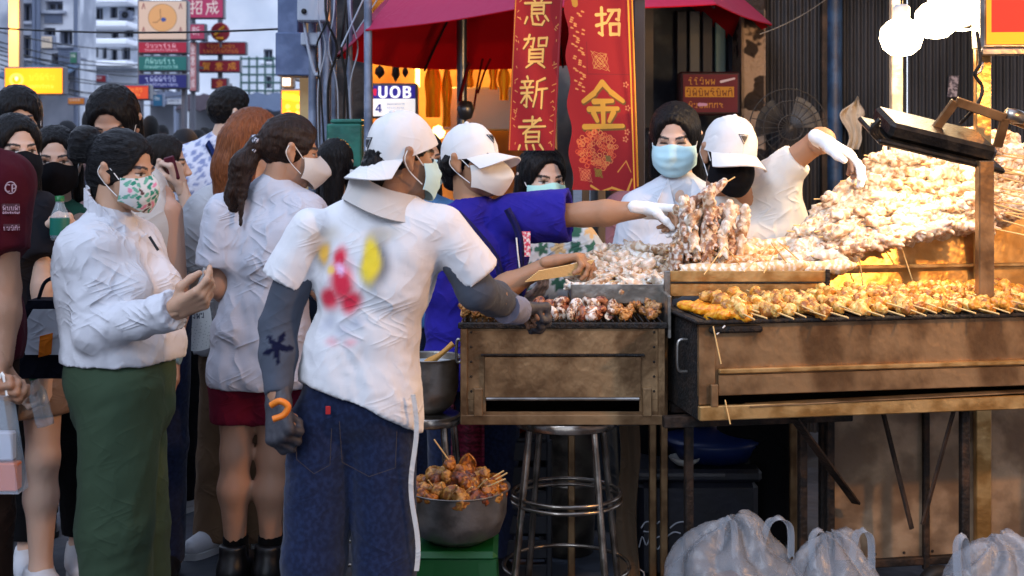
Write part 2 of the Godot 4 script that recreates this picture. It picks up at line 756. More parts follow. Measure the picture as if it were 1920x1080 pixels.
# print drawn from strokes on a small picture: [[x0, y0, x1, y1, ...], width] in 0..1 of the picture's width
func ink(im: Image, pts: Array, width: float, c: Color) -> void:
	var w := im.get_width()
	var h := im.get_height()
	for k in range(0, pts.size() - 2, 2):
		var a := Vector2(pts[k], pts[k + 1]) * w
		var b := Vector2(pts[k + 2], pts[k + 3]) * w
		var r := width * w * 0.5
		var lo := a.min(b) - Vector2.ONE * (r + 1.0)
		var hi := a.max(b) + Vector2.ONE * (r + 1.0)
		var ab := b - a
		var il := 1.0 / maxf(ab.length_squared(), 1e-6)
		for y in range(maxi(0, int(lo.y)), mini(h - 1, int(hi.y)) + 1):
			for x in range(maxi(0, int(lo.x)), mini(w - 1, int(hi.x)) + 1):
				var p := Vector2(x + 0.5, y + 0.5)
				var t := clampf((p - a).dot(ab) * il, 0.0, 1.0)
				var dd := (p - a - ab * t).length() - r * (1.0 - 0.25 * t)
				if dd < 0.5:
					var f := clampf(0.5 - dd, 0.0, 1.0) * c.a
					im.set_pixel(x, y, im.get_pixel(x, y).lerp(Color(c.r, c.g, c.b), f))

func picture_mat(im: Image, rough := 0.7) -> StandardMaterial3D:
	var m := mat(Color.WHITE, rough)
	m.albedo_texture = ImageTexture.create_from_image(im)
	m.texture_repeat = false
	return m
# ---------------------------------------------------------------- people
var head_cache := {}
var hand_cache := {}
var skin_mat: StandardMaterial3D
var strap_mat: StandardMaterial3D

func head_template(open_eyes: bool) -> Dictionary:
	if head_cache.has(open_eyes): return head_cache[open_eyes]
	var pr := [
		ell(Vector3(0, .034, -.010), Vector3(.070, .081, .086)), ell(Vector3(0, -.02, .026), Vector3(.063, .078, .062)),
		ell(Vector3(0, -.06, .022), Vector3(.053, .052, .056)), ell(Vector3(0, -.1, .06), Vector3(.022, .016, .018)),
		cone(Vector3(0, .004, .084), Vector3(0, -.032, .1), .006, .0115),
		cone(Vector3(-.034, .02, .074), Vector3(.034, .02, .074), .009, .009),
		ell(Vector3(0, -.063, .083), Vector3(.023, .006, .008)), ell(Vector3(0, -.074, .081), Vector3(.019, .007, .009)),
		cone(Vector3(0, -.05, -.018), Vector3(0, -.105, -.024), .046, .046)]
	for s: float in [-1.0, 1.0]:
		pr.append(ell(Vector3(s * .011, -.036, .091), Vector3(.008, .007, .009)))
		pr.append(ell(Vector3(s * .042, -.026, .058), Vector3(.021, .02, .022)))
		pr.append(cone(Vector3(s * .076, .014, -.012), Vector3(s * .083, .02, -.02), .008, .008))
		pr.append(cone(Vector3(s * .083, .02, -.02), Vector3(s * .081, -.005, -.026), .008, .007))
		pr.append(cone(Vector3(s * .081, -.005, -.026), Vector3(s * .074, -.03, -.008), .007, .008))
		pr.append(ell(Vector3(s * .075, -.004, -.012), Vector3(.006, .022, .014)))
	for s: float in [-1.0, 1.0]:
		pr.append(minus_ell(Vector3(s * .031, .003, .092), Vector3(.017, .009, .014)))
	var d := field_mesh(pr, .0036, .012)
	paint(d, func(p: Vector3, _n: Vector3) -> Color:
		var c := Color(1, 1, 1, 0)
		if p.z > .045:
			var x := absf(p.x) - .031
			var e := pow(x / .0155, 2) + pow((p.y - .003 + x * x * 8.0) / (.0052 if open_eyes else .0034), 2)
			if e < 1.0:
				c = Color(.45, .42, .40, 1) if open_eyes else Color(.05, .035, .03, 1)
				if absf(x) < .0062: c = Color(.012, .01, .01, 1)
				if p.y > .0045: c = Color(.02, .015, .015, 1)
			elif e < 1.7 and p.y > .003: c = Color(.05, .035, .03, .8)
			var bx := (absf(p.x) - .032) / .021
			var by := p.y - .0245 + bx * bx * .005 - bx * .001
			if absf(bx) < 1.0 and absf(by) < .0042: c = Color(.03, .022, .02, .85)
			if absf(p.x) < .023 and p.y < -.056 and p.y > -.083 and p.z > .075: c = Color(.42, .17, .15, .7)
		return c)
	head_cache[open_eyes] = d
	return d

# right hand: wrist at 0, fingers along +y, palm towards +z, thumb towards +x
func hand_template(pose: String) -> Dictionary:
	if hand_cache.has(pose): return hand_cache[pose]
	var curl: Array = {"relaxed": [.35, .5, .3], "grip": [1.25, 1.35, .8], "pinch": [.95, .9, .4], "flat": [.15, .2, .1]}[pose]
	var pr := [cone(Vector3(-.012, -.03, 0), Vector3(-.012, .01, 0), .020, .020), cone(Vector3(.012, -.03, 0), Vector3(.012, .01, 0), .020, .020)]
	var xs := [.027, .009, -.010, -.027]
	var ys := [.084, .088, .084, .074]
	var ls := [[.042, .026, .02], [.046, .029, .021], [.043, .027, .02], [.033, .02, .018]]
	for f in 4:
		var p := Vector3(xs[f], ys[f], 0)
		pr.append(cone(Vector3(xs[f] * .6, .012, 0), p, .017, .0125))
		var ang := 0.0
		for j in 3:
			ang += curl[j] * (1.0 + .12 * (f - 1)) * (0.82 if pose == "pinch" and f == 0 else 1.0)
			var dir := Vector3(xs[f] * (1.6 if pose == "flat" or pose == "relaxed" else .5), cos(ang), sin(ang)).normalized()
			var q: Vector3 = p + dir * ls[f][j]
			pr.append(cone(p, q, .0098 - j * .0009, .0090 - j * .0009))
			p = q
	var t := [Vector3(.018, .016, .006), Vector3(.042, .044, .018), Vector3(.05, .074, .026), Vector3(.052, .098, .028)]
	if pose == "pinch": t = [Vector3(.018, .016, .006), Vector3(.04, .042, .03), Vector3(.036, .068, .05), Vector3(.028, .088, .066)]
	if pose == "grip": t = [Vector3(.018, .016, .006), Vector3(.04, .05, .03), Vector3(.03, .075, .048), Vector3(.008, .088, .055)]
	for j in 3: pr.append(cone(t[j], t[j + 1], .0155 - j * .0025, .0125 - j * .0018))
	var d := field_mesh(pr, .0036, .008)
	hand_cache[pose] = d
	return d

func hand_at(w: Vector3, tip: Vector3, palm: Vector3, left: bool, s := 1.0) -> Transform3D:
	var y := (tip - w).normalized()
	var z := (palm - y * palm.dot(y)).normalized()
	var x := y.cross(z)
	if left: x = -x
	return Transform3D(Basis(x * s, y * s, z * s), w)

func facing(yaw: float) -> Vector3: return Vector3(sin(deg_to_rad(yaw)), 0, cos(deg_to_rad(yaw)))
func sideways(yaw: float) -> Vector3: return Vector3(cos(deg_to_rad(yaw)), 0, -sin(deg_to_rad(yaw)))

func head_basis(yaw: float, pitch := 0.0, roll := 0.0) -> Basis:
	return Basis(Vector3.UP, deg_to_rad(yaw)) * Basis(Vector3.RIGHT, deg_to_rad(pitch)) * Basis(Vector3.BACK, deg_to_rad(roll))

# rows of the trunk from the base of the neck N to the pelvis H
func trunk(N: Vector3, H: Vector3, yaw: float, sw := .19, cd := .21, m := 0.0, bust := 0.0, belly := 0.0) -> Array:
	var u := sideways(yaw)
	var f := facing(yaw)
	var pr := []
	for r in [[.13, sw * .98, .05], [.22, sw * .95, cd * .44], [.38, sw * .88, cd * .5], [.62, sw * .78, cd * .45], [.85, sw * .86, cd * .49], [1.02, sw * .9, cd * .52]]:
		var c := N.lerp(H, r[0])
		var hw := maxf(r[1] - r[2], .012)
		pr.append(cone(c - u * hw, c + u * hw, r[2] + m, r[2] + m))
	pr.append(cone(N + Vector3.UP * .015, N.lerp(H, .1) - u * (sw - .06), .048 + m, .05 + m))
	pr.append(cone(N + Vector3.UP * .015, N.lerp(H, .1) + u * (sw - .06), .048 + m, .05 + m))
	if bust > 0.0:
		for s: float in [-1.0, 1.0]:
			var c := N.lerp(H, .4) + u * s * sw * .38 + f * cd * .38
			pr.append(ell(c, Vector3.ONE * (bust + m)))
	if belly > 0.0:
		var c := N.lerp(H, .78) + f * cd * .25
		pr.append(cone(c - u * sw * .3, c + u * sw * .3, belly + m, belly + m))
	return pr

# o: at, label, group; head [pos, basis, scale, open]; N, H, yaw, sw, cd; arms [[shoulder, elbow, wrist, tip, palm, left, pose, colour or null]]; legs [[hip, knee, ankle, toe]]
func person(o: Dictionary) -> Node3D:
	var root := thing("person", o.label, "person", o.at)
	var at: Vector3 = o.at
	var skin: Color = o.get("skin", SKIN)
	var all := md()
	var hp: Vector3 = o.head[0] - at
	var hb: Basis = o.head[1]
	var hs: float = o.head[2]
	var N: Vector3 = o.N - at
	var H: Vector3 = o.H - at
	var pr := trunk(N, H, o.yaw, o.get("sw", .19) - .03, o.get("cd", .21) - .05)
	pr.append(cone(hp + hb * Vector3(0, -.05, -.022) * hs, N + Vector3.DOWN * .02, .05 * hs, .058))
	for a in o.get("arms", []):
		var k: float = a[8] if a.size() > 8 else 1.0
		pr.append(cone(a[0] - at, a[1] - at, .046 * k, .037 * k))
		pr.append(cone(a[1] - at, (a[1] - at).lerp(a[2] - at, .35), .037 * k, .039 * k))
		pr.append(cone((a[1] - at).lerp(a[2] - at, .35), a[2] - at, .039 * k, .026 * k))
	for l in o.get("legs", []):
		var k: float = l[4] if l.size() > 4 else 1.0
		pr.append(cone(l[0] - at, l[1] - at, .083 * k, .053 * k))
		pr.append(cone(l[1] - at, (l[1] - at).lerp(l[2] - at, .35) + facing(o.yaw) * -.012, .053 * k, .056 * k))
		pr.append(cone((l[1] - at).lerp(l[2] - at, .35) + facing(o.yaw) * -.012, l[2] - at, .056 * k, .036 * k))
		pr.append(cone(l[2] - at, l[2] - at + Vector3.DOWN * .045, .034, .03))
	var parts := [[head_template(o.head[3]), Transform3D(hb.scaled_local(Vector3.ONE * hs), hp)]]
	for a in o.get("arms", []):
		var t := hand_at(a[2] - at, a[3] - at, a[4], a[5], o.get("hand", 1.0))
		if a[7] == null:
			parts.append([hand_template(a[6]), t])
		else:
			parts.append([hand_template(a[6]), t.scaled_local(Vector3.ONE * .9)])
			var g := md()
			append(g, hand_template(a[6]), t.scaled_local(Vector3.ONE * 1.12), a[7])
			crease(g, .0022, Vector3(60, 60, 60), 5)
			g.c.resize(g.v.size())
			put(root, "glove", commit(g), glove_mat)
	later(put(root, "body", null, skin_mat), func() -> Dictionary:
		append(all, field_mesh(pr, .014, .03), Transform3D.IDENTITY, skin)
		for q in parts: append(all, q[0], q[1], skin)
		return all)
	return root

var glove_mat: StandardMaterial3D

func garment(root: Node3D, called: String, prims: Array, m: Material, cell := .011, k := .05, cuts: Array = [], folds: Array = [], painter = null) -> MeshInstance3D:
	return later(put(root, called, null, m), func() -> Dictionary:
		var d := field_mesh(prims, cell, k, cuts)
		for f in folds: crease(d, f[0], f[1], f[2], true, f[3] if f.size() > 3 else null)
		if painter != null: paint(d, painter)
		return d)

func loc(prims: Array, at: Vector3) -> Array:
	for p in prims:
		p[1] -= at
		if p[0] != 1 and p[0] != 4: p[2] -= at
	return prims

# trousers from hips to ankles; legs as in person()
func trouser_prims(H: Vector3, yaw: float, legs: Array, w: float, r: Array, flare := 0.0) -> Array:
	var u := sideways(yaw)
	var pr := [cone(H - u * w * .3 + Vector3.UP * .06, H + u * w * .3 + Vector3.UP * .06, r[0] + .006, r[0] + .006), cone(H - u * w * .34, H + u * w * .34, r[0] + .014, r[0] + .014)]
	for l in legs:
		pr.append(cone(l[0], l[1], r[0], r[1]))
		pr.append(sleeve(l[1], l[2], r[1], r[2] + flare))
	return pr

# ---- hair, in the head's own frame
func hair(root: Node3D, head: Array, extra: Array, m: Material, strand := Vector3(75, 7, 75), grow := .013, face := true, face_low := 0.0, cuts: Array = [], amp := .003) -> MeshInstance3D:
	var pr := [ell(Vector3(0, .035, -.013), Vector3(.070 + grow, .081 + grow, .086 + grow))]
	pr.append_array(extra)
	if face: pr.append(minus_ell(Vector3(0, -.046 + face_low, .104), Vector3(.072, .126, .09)))
	var at: Vector3 = root.position
	var o := later(put(root, "hair", null, m), func() -> Dictionary:
		var d := field_mesh(pr, .0052, .018, cuts)
		crease(d, amp, strand, 11, false)
		crease(d, amp * .4, strand * 1.7, 12, false)
		return d)
	o.transform = Transform3D(head[1].scaled_local(Vector3.ONE * head[2]), head[0] - at)
	return o

# ---- masks and caps, in the head's own frame
func mask(root: Node3D, head: Array, m: Material, kind := "surgical", painter = null) -> MeshInstance3D:
	var d := md()
	var fn := func(a: float, v: float) -> Vector3:
		var u := a * 2.0 - 1.0
		var edge := absf(u)
		var top := lerpf(.004 - .012 * smoothstep(.0, .5, edge), -.012, smoothstep(.35, 1.0, edge))
		var bot := lerpf(-.112, -.082, smoothstep(.1, 1.0, edge))
		var y := lerpf(bot, top, v)
		var th := u * 1.32
		var bulge := sin(PI * clampf(v * .92 + .08, 0, 1))
		var rz := .078 + .026 * bulge + (.012 if v < .3 else 0.0) * 0.0
		if kind == "boat":
			rz += .026 * (1.0 - absf(v - .5) * 2.0) * pow(maxf(0.0, 1.0 - edge), .8) + .004
		elif kind == "surgical":
			rz += .0022 * sin(v * PI * 7.0) * (1.0 - edge)
		rz += .013 * exp(-pow(u / .2, 2.0)) * smoothstep(.35, .7, v) * (1.0 - .4 * smoothstep(.8, 1.0, v))
		var rx := .076 + .004 * bulge
		return Vector3(rx * sin(th), y, .012 + rz * cos(th))
	sheet(d, 60 if painter != null else 28, 40 if painter != null else 18, .0016, fn)
	if painter != null: paint(d, painter)
	else: d.c = PackedColorArray()
	var t := Transform3D(head[1].scaled_local(Vector3.ONE * head[2]), head[0] - root.position)
	var o := put(root, "face_mask", commit(d), m)
	o.transform = t
	for s: float in [-1.0, 1.0]:
		var lp := spline([Vector3(s * .075, -.018, .03), Vector3(s * .08, .008, .004), Vector3(s * .087, .026, -.02), Vector3(s * .089, -.004, -.034), Vector3(s * .078, -.036, -.012), Vector3(s * .074, -.068, .03)], 5)
		put(o, "ear_loop", tube_mesh(lp, .0016, 5), strap_mat)
	return o

func cap(root: Node3D, head: Array, m: Material, turn := 0.0, tilt := 0.0) -> MeshInstance3D:
	var d := md()
	var nu := 36
	var dome := func(u: float, v: float) -> Vector3:
		var a := u * TAU
		var e := v * PI * .5
		var seam := .0012 * pow(absf(cos(a * 3.0)), 14.0)
		var r := cos(e) * (1.0 - .06 * sin(e * 2.0)) + 0.0
		var sq := pow(cos(e), .82)
		return Vector3(sin(a) * (.084 + seam) * sq, .008 + sin(e) * .117, cos(a) * (.100 + seam) * sq - .010) + Vector3(0, 0, 0) * r
	sheet(d, nu, 14, .003, dome)
	var t := Transform3D(head[1].scaled_local(Vector3.ONE * head[2]) * Basis(Vector3.UP, deg_to_rad(turn)) * Basis(Vector3.RIGHT, deg_to_rad(tilt)), head[0] - root.position)
	crease(d, .0028, Vector3(26, 20, 26), 21 + int(turn), false)
	var o := put(root, "cap", commit(d), m)
	o.transform = t
	var b := md()
	var bill := func(u: float, v: float) -> Vector3:
		var a := (u - .5) * 2.0 * 1.16
		var base := Vector3(sin(a) * .085, .008, cos(a) * .101 - .010)
		var reach := .078 * pow(cos(a * .92), .45)
		var p := base + Vector3(sin(a) * .25, 0, 1.0) * reach * v
		p.y += -.02 * v - .9 * p.x * p.x * (2.2 + v * 1.6) + .012
		return p
	sheet(b, 24, 8, .004, bill)
	put(o, "visor", commit(b), m)
	put(o, "button", lathe_mesh([Vector2(.0001, .133), Vector2(.005, .1315), Vector2(.008, .128), Vector2(.008, .124)], 12), m, Vector3(0, 0, -.012))
	# the dark triangular badge above the visor
	var e1 := md()
	var tri_at := func(x: float, y: float, off: float) -> Vector3:
		var q: float = asin(clampf((y - .008) / .117, 0, 1))
		var sq := pow(cos(q), .82)
		var a := x / .1
		return Vector3(sin(a) * (.084 + off) * sq, y, cos(a) * (.100 + off) * sq - .010)
	for ring in [[.0042, .024, badge_dark], [.0062, .019, badge_light], [.008, .0155, badge_dark]]:
		var g := md()
		var fn := func(u: float, v: float) -> Vector3:
			var hw: float = ring[1] * (1.0 - v)
			return tri_at.call(lerpf(-hw, hw, u), .072 + ring[1] * .42 - v * ring[1] * 1.25, ring[0])
		sheet(g, 6, 6, .0014, fn)
		put(o, "badge", commit(g), ring[2])
	return o

var badge_dark: StandardMaterial3D
var badge_light: StandardMaterial3D

func shoe(root: Node3D, ankle: Vector3, dir: Vector3, m: Material, sole: Material, boot := 0.0) -> void:
	var at := root.position
	var a := ankle - at
	a.y = .0
	var f := dir.normalized()
	later(put(root, "shoe", null, m), func() -> Dictionary: return field_mesh([cone(a + Vector3.UP * .05 - f * .035, a + Vector3.UP * .045 + f * .04, .047, .047), cone(a + Vector3.UP * .05 + f * .04, a + Vector3.UP * .038 + f * .15, .047, .035), sleeve(a + Vector3.UP * .05 - f * .02, a + Vector3.UP * (.1 + boot) - f * .02, .046, .047)], .009, .03, [Plane(Vector3.DOWN, -.018)]))
	var s := md()
	var outline := func(u: float, v: float) -> Vector3:
		var w := .046 * sqrt(maxf(0.0, 1.0 - pow(absf(v * 2.0 - 1.0), 5.0))) + .001
		return a + Vector3.UP * .011 + f * lerpf(-.085, .19, v) + f.cross(Vector3.UP) * w * (u * 2.0 - 1.0)
	sheet(s, 4, 14, .022, outline)
	put(root, "sole", commit(s), sole)

# a thin collar or waistband following a ring of points
func band(root: Node3D, called: String, pts: Array, h: float, m: Material, thick := .004, closed := true, flare := 0.0) -> MeshInstance3D:
	var n := pts.size()
	var mid := Vector3.ZERO
	for p in pts: mid += p / n
	var fn := func(u: float, v: float) -> Vector3:
		var f := u * (n if closed else n - 1)
		var k := int(floor(f))
		var p: Vector3 = pts[k % n].lerp(pts[(k + 1) % n] if closed else pts[mini(k + 1, n - 1)], f - floor(f))
		var out := (p - mid) * Vector3(1, 0, 1)
		return p + Vector3.UP * h * (v - .5) + out.normalized() * flare * (1.0 - v) * (1.0 - v)
	return put(root, called, sheet_mesh(n * 2, 5, thick, fn), m)
func G(px: float, d: float) -> Vector3: return Vector3((px - 960.0) / F * d, 0, -d)

func hair_mat(lo: Color, hi: Color, along := Vector3(34, 2, 34)) -> StandardMaterial3D:
	var m := mat(Color.WHITE, .42)
	m.metallic_specular = .34
	m.albedo_texture = noise_tex("hair%s" % lo, 256, .03, 3, lo, hi)
	m.heightmap_enabled = true
	m.heightmap_scale = .28
	m.heightmap_texture = noise_tex("relief", 256, 0.05, 4, Color.BLACK, Color.WHITE)
	return tri(m, along)

func in_ell(x: float, y: float, cx: float, cy: float, rx: float, ry: float, soft := .35) -> float:
	var e := sqrt(pow((x - cx) / rx, 2) + pow((y - cy) / ry, 2))
	return 1.0 - smoothstep(1.0 - soft, 1.0 + soft, e)

func build_people() -> void:
	var black_hair := hair_mat(Color(.03, .03, .036), Color(.085, .08, .09))
	var black_back := hair_mat(Color(.03, .03, .036), Color(.09, .088, .10), Vector3(30, 30, 2.5))
	var brown_hair := hair_mat(Color(.10, .065, .05), Color(.23, .155, .12))
	var ginger_hair := hair_mat(Color(.36, .19, .10), Color(.58, .34, .19))
	var white_cap := cloth(Color(.83, .82, .81), false, .12)
	var mask_blue := cloth(Color(.70, .84, .87), false, .1)
	var mask_white := cloth(Color(.80, .79, .77), false, .1)
	var mask_black := cloth(Color(.05, .05, .065), false, .1)
	var denim := cloth(Color.WHITE, false, .22)
	denim.albedo_texture = noise_tex("denim", 512, .06, 5, Color(.075, .105, .195), Color(.11, .15, .26), FastNoiseLite.TYPE_SIMPLEX_SMOOTH, 1, 1, .25, .8, 77)
	var black_cloth := cloth(Color(.04, .04, .05))
	var white_shoe := mat(Color(.75, .75, .76), .6)
	var dark_shoe := mat(Color(.05, .05, .055), .4)
	var sole := mat(Color(.7, .7, .7), .7)
	var dark_sole := mat(Color(.06, .06, .06), .7)
	front_vendor(white_cap, denim, black_hair, mask_blue, dark_shoe, dark_sole)
	green_woman(black_back, white_shoe, sole)
	blue_vendor(white_cap, black_hair, mask_white, denim, dark_shoe, dark_sole)
	reaching_vendor(white_cap, black_hair, mask_black, black_cloth, dark_shoe, dark_sole)
	ponytail_girl(brown_hair, mask_white, dark_shoe, dark_sole)
	ginger_woman(ginger_hair, mask_white, white_shoe, sole)
	blouse_woman(black_hair, mask_blue, black_cloth, dark_shoe, dark_sole)
	floral_woman(black_hair, mask_blue, black_cloth, dark_shoe, dark_sole)
	left_people(black_hair, black_back, mask_black, black_cloth, denim, white_shoe, dark_shoe, sole, dark_sole)
	behind_people(black_hair, mask_white, mask_blue, black_cloth, denim, white_shoe, sole, dark_shoe, dark_sole)

# ------------------------------------------------ the vendor seen from behind
func front_vendor(white_cap: Material, denim: Material, hm: Material, mk: Material, sh: Material, so: Material) -> void:
	var d := 3.25
	var at := G(660, d)
	var head := [P(752, 296, d - .02), head_basis(122, 4, 0), .93, true]
	var N := P(722, 388, d)
	var H := P(668, 765, d)
	var ls := P(583, 430, d - .02)
	var rs := P(830, 425, d - .04)
	var legs := [[P(607, 800, d), P(588, 1050, d - .05), P(580, 1375, d), P(575, 1390, d - .02), .85], [P(720, 800, d), P(722, 1060, d - .02), P(722, 1385, d + .03), P(735, 1390, d + .1), .85]]
	legs[0][2].y = .09; legs[0][3].y = .05; legs[1][2].y = .09; legs[1][3].y = .05
	var le := P(522, 610, d - .02)
	var lw := P(522, 748, d - .1)
	var re := P(893, 545, d - .02)
	var rw := P(972, 580, d + .36)
	var glove := Color(.035, .035, .04)
	var root := person({"label": "person in white cap and printed white polo shirt seen from behind, tending small grill", "at": at, "head": head, "N": N, "H": H, "yaw": 162, "sw": .17, "cd": .19, "skin": SKIN_DARK, "legs": legs,
		"arms": [[ls, le, lw, P(524, 800, d - .13), Vector3(.6, 0, -1), true, "grip", glove, 1.05], [rs, re, rw, P(1030, 575, d + .45), Vector3(0, -1, .2), false, "grip", glove, 1.05]]})
	# polo shirt
	var u := sideways(162)
	var pr := loc(trunk(N, H, 162, .162, .21, .012), at)
	pr.append(sleeve(ls - at, P(533, 528, d - .02) - at, .056, .063))
	pr.append(sleeve(rs - at, P(898, 518, d - .02) - at, .056, .063))
	pr.append(cone(P(648, 690, d) - at, P(696, 740, d) - at, .104, .106))
	pr.append(cone(P(690, 600, d) - at, P(708, 790, d) - at, .104, .116))
	pr.append(cone(P(644, 660, d) - at, P(652, 760, d) - at, .102, .112))
	var hem := Plane(P(560, 716, d) - at, P(775, 808, d) - at, P(775, 808, d - .5) - at)
	if hem.distance_to(P(660, 900, d) - at) < 0: hem = Plane(-hem.normal, -hem.d)
	var local := func(p: Vector3) -> Vector2:
		var w := p + at
		return Vector2(960.0 + w.x / -w.z * F, HY - (w.y - EYE) / -w.z * F)
	var front := sideways(162).cross(Vector3.UP)
	# the print on the back is laid out in the shirt's own width and height (metres from the neck)
	var ax := u * -1.0
	var shirt_c := Color(.82, .815, .82).srgb_to_linear() # white cotton; vertex colours are linear
	var N0 := N - at
	var painter := func(p: Vector3, n: Vector3) -> Color:
		var c := shirt_c
		if n.dot(facing(162)) > .3: return c
		var x := (p - N0).dot(ax) - .028
		var y := (p - N0).y
		x += .004 * sin(y * 60.0 + x * 30.0)
		y += .004 * sin(x * 70.0 + .5)
		var red := Color(.62, .03, .06)
		var m1 := in_ell(x, y, -.092, -.18, .034, .055, 0.58)
		m1 = maxf(m1, in_ell(x, y, -.125, -.225, .03, .028, 0.58))
		m1 = maxf(m1, in_ell(x, y, -.068, -.225, .027, .03, 0.58))
		m1 = maxf(m1, in_ell(x, y, -.097, -.125, .018, .03, 0.58))
		c = c.lerp(red, m1)
		c = c.lerp(Color(.75, .5, 0.72), in_ell(x, y, -.094, -.148, .013, .013, 0.72) * .9)
		c = c.lerp(Color(.8, .55, .08), in_ell(x, y, -.125, -.155, .012, .01, 0.72) * .9)
		c = c.lerp(Color(.10, .09, .09), in_ell(x, y, -.004, -.128, .034, .066, 0.51) * .85)
		c = c.lerp(Color(.75, .55, .04), in_ell(x, y, -.017, -.128, .024, .056, 0.43))
		c = c.lerp(Color(.25, .2, .15), in_ell(x, y, -.15, -.115, .024, .034, 0.58) * .75)
		c = c.lerp(Color(.72, .40, .06), in_ell(x, y, -.144, -.112, .014, .024, 0.58))
		c = c.lerp(Color(.42, .36, .28), in_ell(x, y, -.145, -.065, .034, .018, 0.87) * .7)
		c = c.lerp(Color(.42, .36, .28), in_ell(x, y, .012, -.06, .036, .018, 0.87) * .7)
		c = c.lerp(Color(.32, .34, .42), maxf(in_ell(x, y, -.13, -.285, .022, .02, 0.87), maxf(in_ell(x, y, -.09, -.298, .022, .02, 0.87), in_ell(x, y, -.05, -.28, .024, .014, 0.87))) * .6)
		c = c.lerp(Color(.70, .25, .28), maxf(in_ell(x, y, -.11, -.33, .014, .01, 0.87), in_ell(x, y, -.065, -.325, .014, .01, 0.87)) * .6)
		c = c.lerp(Color(.40, .40, .42), maxf(in_ell(x, y, -.16, -.36, .03, .02, 0.90), in_ell(x, y, -.03, -.355, .05, .022, 0.90)) * .35)
		return c
	var low := func(p: Vector3) -> float: return smoothstep(.2, -.42, (p - N0).y + .1) * 1.0 + .35
	garment(root, "polo_shirt", pr, cloth(Color.WHITE, true, .3), .0085, .03, [hem], [[.009, Vector3(13, 3, 13), 31, low], [.004, Vector3(5, 22, 5), 32, low]], painter)
	# collar
	var ring := []
	for k in 20:
		var a := TAU * k / 20
		ring.append(P(722, 368, d) - at + Vector3(cos(a) * .084, -cos(a) * .036 + .004 * sin(a * 3.0) - .006, sin(a) * .078 + .012))
	var white := cloth(Color(.74, .72, .70), false, .2)
	band(root, "collar", ring, .074, white, .007, true, .022)
	# apron strings: round the neck and crossing the back
	var straps := [[P(640, 380, d), P(660, 470, d), P(700, 590, d), P(748, 700, d), P(770, 790, d), P(776, 1000, d)], [P(838, 420, d), P(812, 560, d), P(800, 690, d), P(790, 790, d)]]
	for s in [0]:
		var pts := []
		for q: Vector3 in straps[s]: pts.append(q - at + facing(162) * -.138)
		var line := spline(pts, 5)
		var fn := func(a: float, b: float) -> Vector3:
			var k := b * (line.size() - 1)
			var i := mini(int(k), line.size() - 2)
			return line[i].lerp(line[i + 1], k - i) + Vector3(.011, .003, 0) * (a * 2.0 - 1.0)
		if s == 0:
			var gg := func(a: float, b: float) -> Vector3:
				return P(770 + a * 9 + sin(b * 9.0) * 6.0 + b * 4.0, 740 + b * 330, d - .1 + b * .03) - at
			put(root, "apron_string", sheet_mesh(2, 24, .004, gg), white)
	var q := [P(604, 800, d), P(716, 800, d)]
	var jl := [[q[0] - at, legs[0][1] - at, legs[0][2] - at], [q[1] - at, legs[1][1] - at, legs[1][2] - at]]
	jl[0][2].y = .04; jl[1][2].y = .04
	var jp := trouser_prims(P(668, 760, d) - at, 168, jl, .13, [.089, .079, .075])
	garment(root, "jeans", jp, denim, .010, .02, [], [[.008, Vector3(5, 16, 5), 41], [.004, Vector3(14, 4, 14), 42]])
	var stitch := mat(Color(.20, .17, .15), .8)
	for c in [[700, 805], [600, 800]]:
		var pk := func(px: float, py: float) -> Vector3: return P(px, py, d) - at + Vector3(0, 0, .118)
		var w := 52.0 if c[0] > 650 else 34.0
		put(root, "pocket_seam", tube_mesh([pk.call(c[0] - w, c[1] - 34), pk.call(c[0] - w + 5, c[1] + 40), pk.call(c[0] + 2, c[1] + 66), pk.call(c[0] + w - 3, c[1] + 50), pk.call(c[0] + w, c[1] - 16)], .0008, 4), stitch)
	put(root, "red_tab", box_mesh(Vector3(.012, .02, .004), .001), mat(Color(.6, .03, .05), .7), P(627, 752, d) - at + Vector3(0, 0, .112))
	# grey sun sleeves
	var grey := cloth(Color(.27, .29, .33), true, .15)
	var blue_mark := P(532, 640, d) - at
	for arm in [[ls, le, lw], [rs, re, rw]]:
		var ap := [cone(arm[0].lerp(arm[1], .5) - at, arm[1] - at, .051, .047), cone(arm[1] - at, arm[1].lerp(arm[2], .4) - at, .047, .046), sleeve(arm[1].lerp(arm[2], .4) - at, arm[2].lerp(arm[1], .06) - at, .046, .034)]
		garment(root, "sun_sleeve", ap, grey, .0075, .02, [], [[.0035, Vector3(12, 34, 12), 51]], func(p: Vector3, _n: Vector3) -> Color:
			var e := (p - blue_mark)
			var r := sqrt(e.x * e.x + e.y * e.y) / .038
			var a := atan2(e.y, e.x)
			if r < .35 + .65 * pow(absf(cos(a * 2.5 + .4)), 3.0) and e.z > 0: return Color(.05, .06, .22)
			return Color(1, 1, 1))
	var hand_strap := mat(Color(.85, .45, .06), .6)
	put(root, "glove_strap", tube_mesh(spline([P(508, 760, d - .19) - at, P(525, 752, d - .2) - at, P(540, 762, d - .2) - at, P(532, 778, d - .2) - at, P(512, 786, d - .2) - at], 4), .008, 8, false, .8), hand_strap)
	put(root, "cuff", tube_mesh([P(948, 578, d + .19) - at, P(972, 582, d + .27) - at], [.042, .04], 14), cloth(Color(.45, .47, .55)))
	hair(root, head, [cone(Vector3(0, -.03, -.07), Vector3(0, -.06, -.06), .045, .03)], hm, Vector3(60, 40, 60), .006, true, 0.0, [Plane(Vector3(0, 1, -.1).normalized(), .025)])
	mask(root, head, mk)
	cap(root, head, white_cap, 180, 22)
	shoe(root, legs[0][2], Vector3(.2, 0, -1), sh, so)
	shoe(root, legs[1][2], Vector3(.5, 0, -1), sh, so)

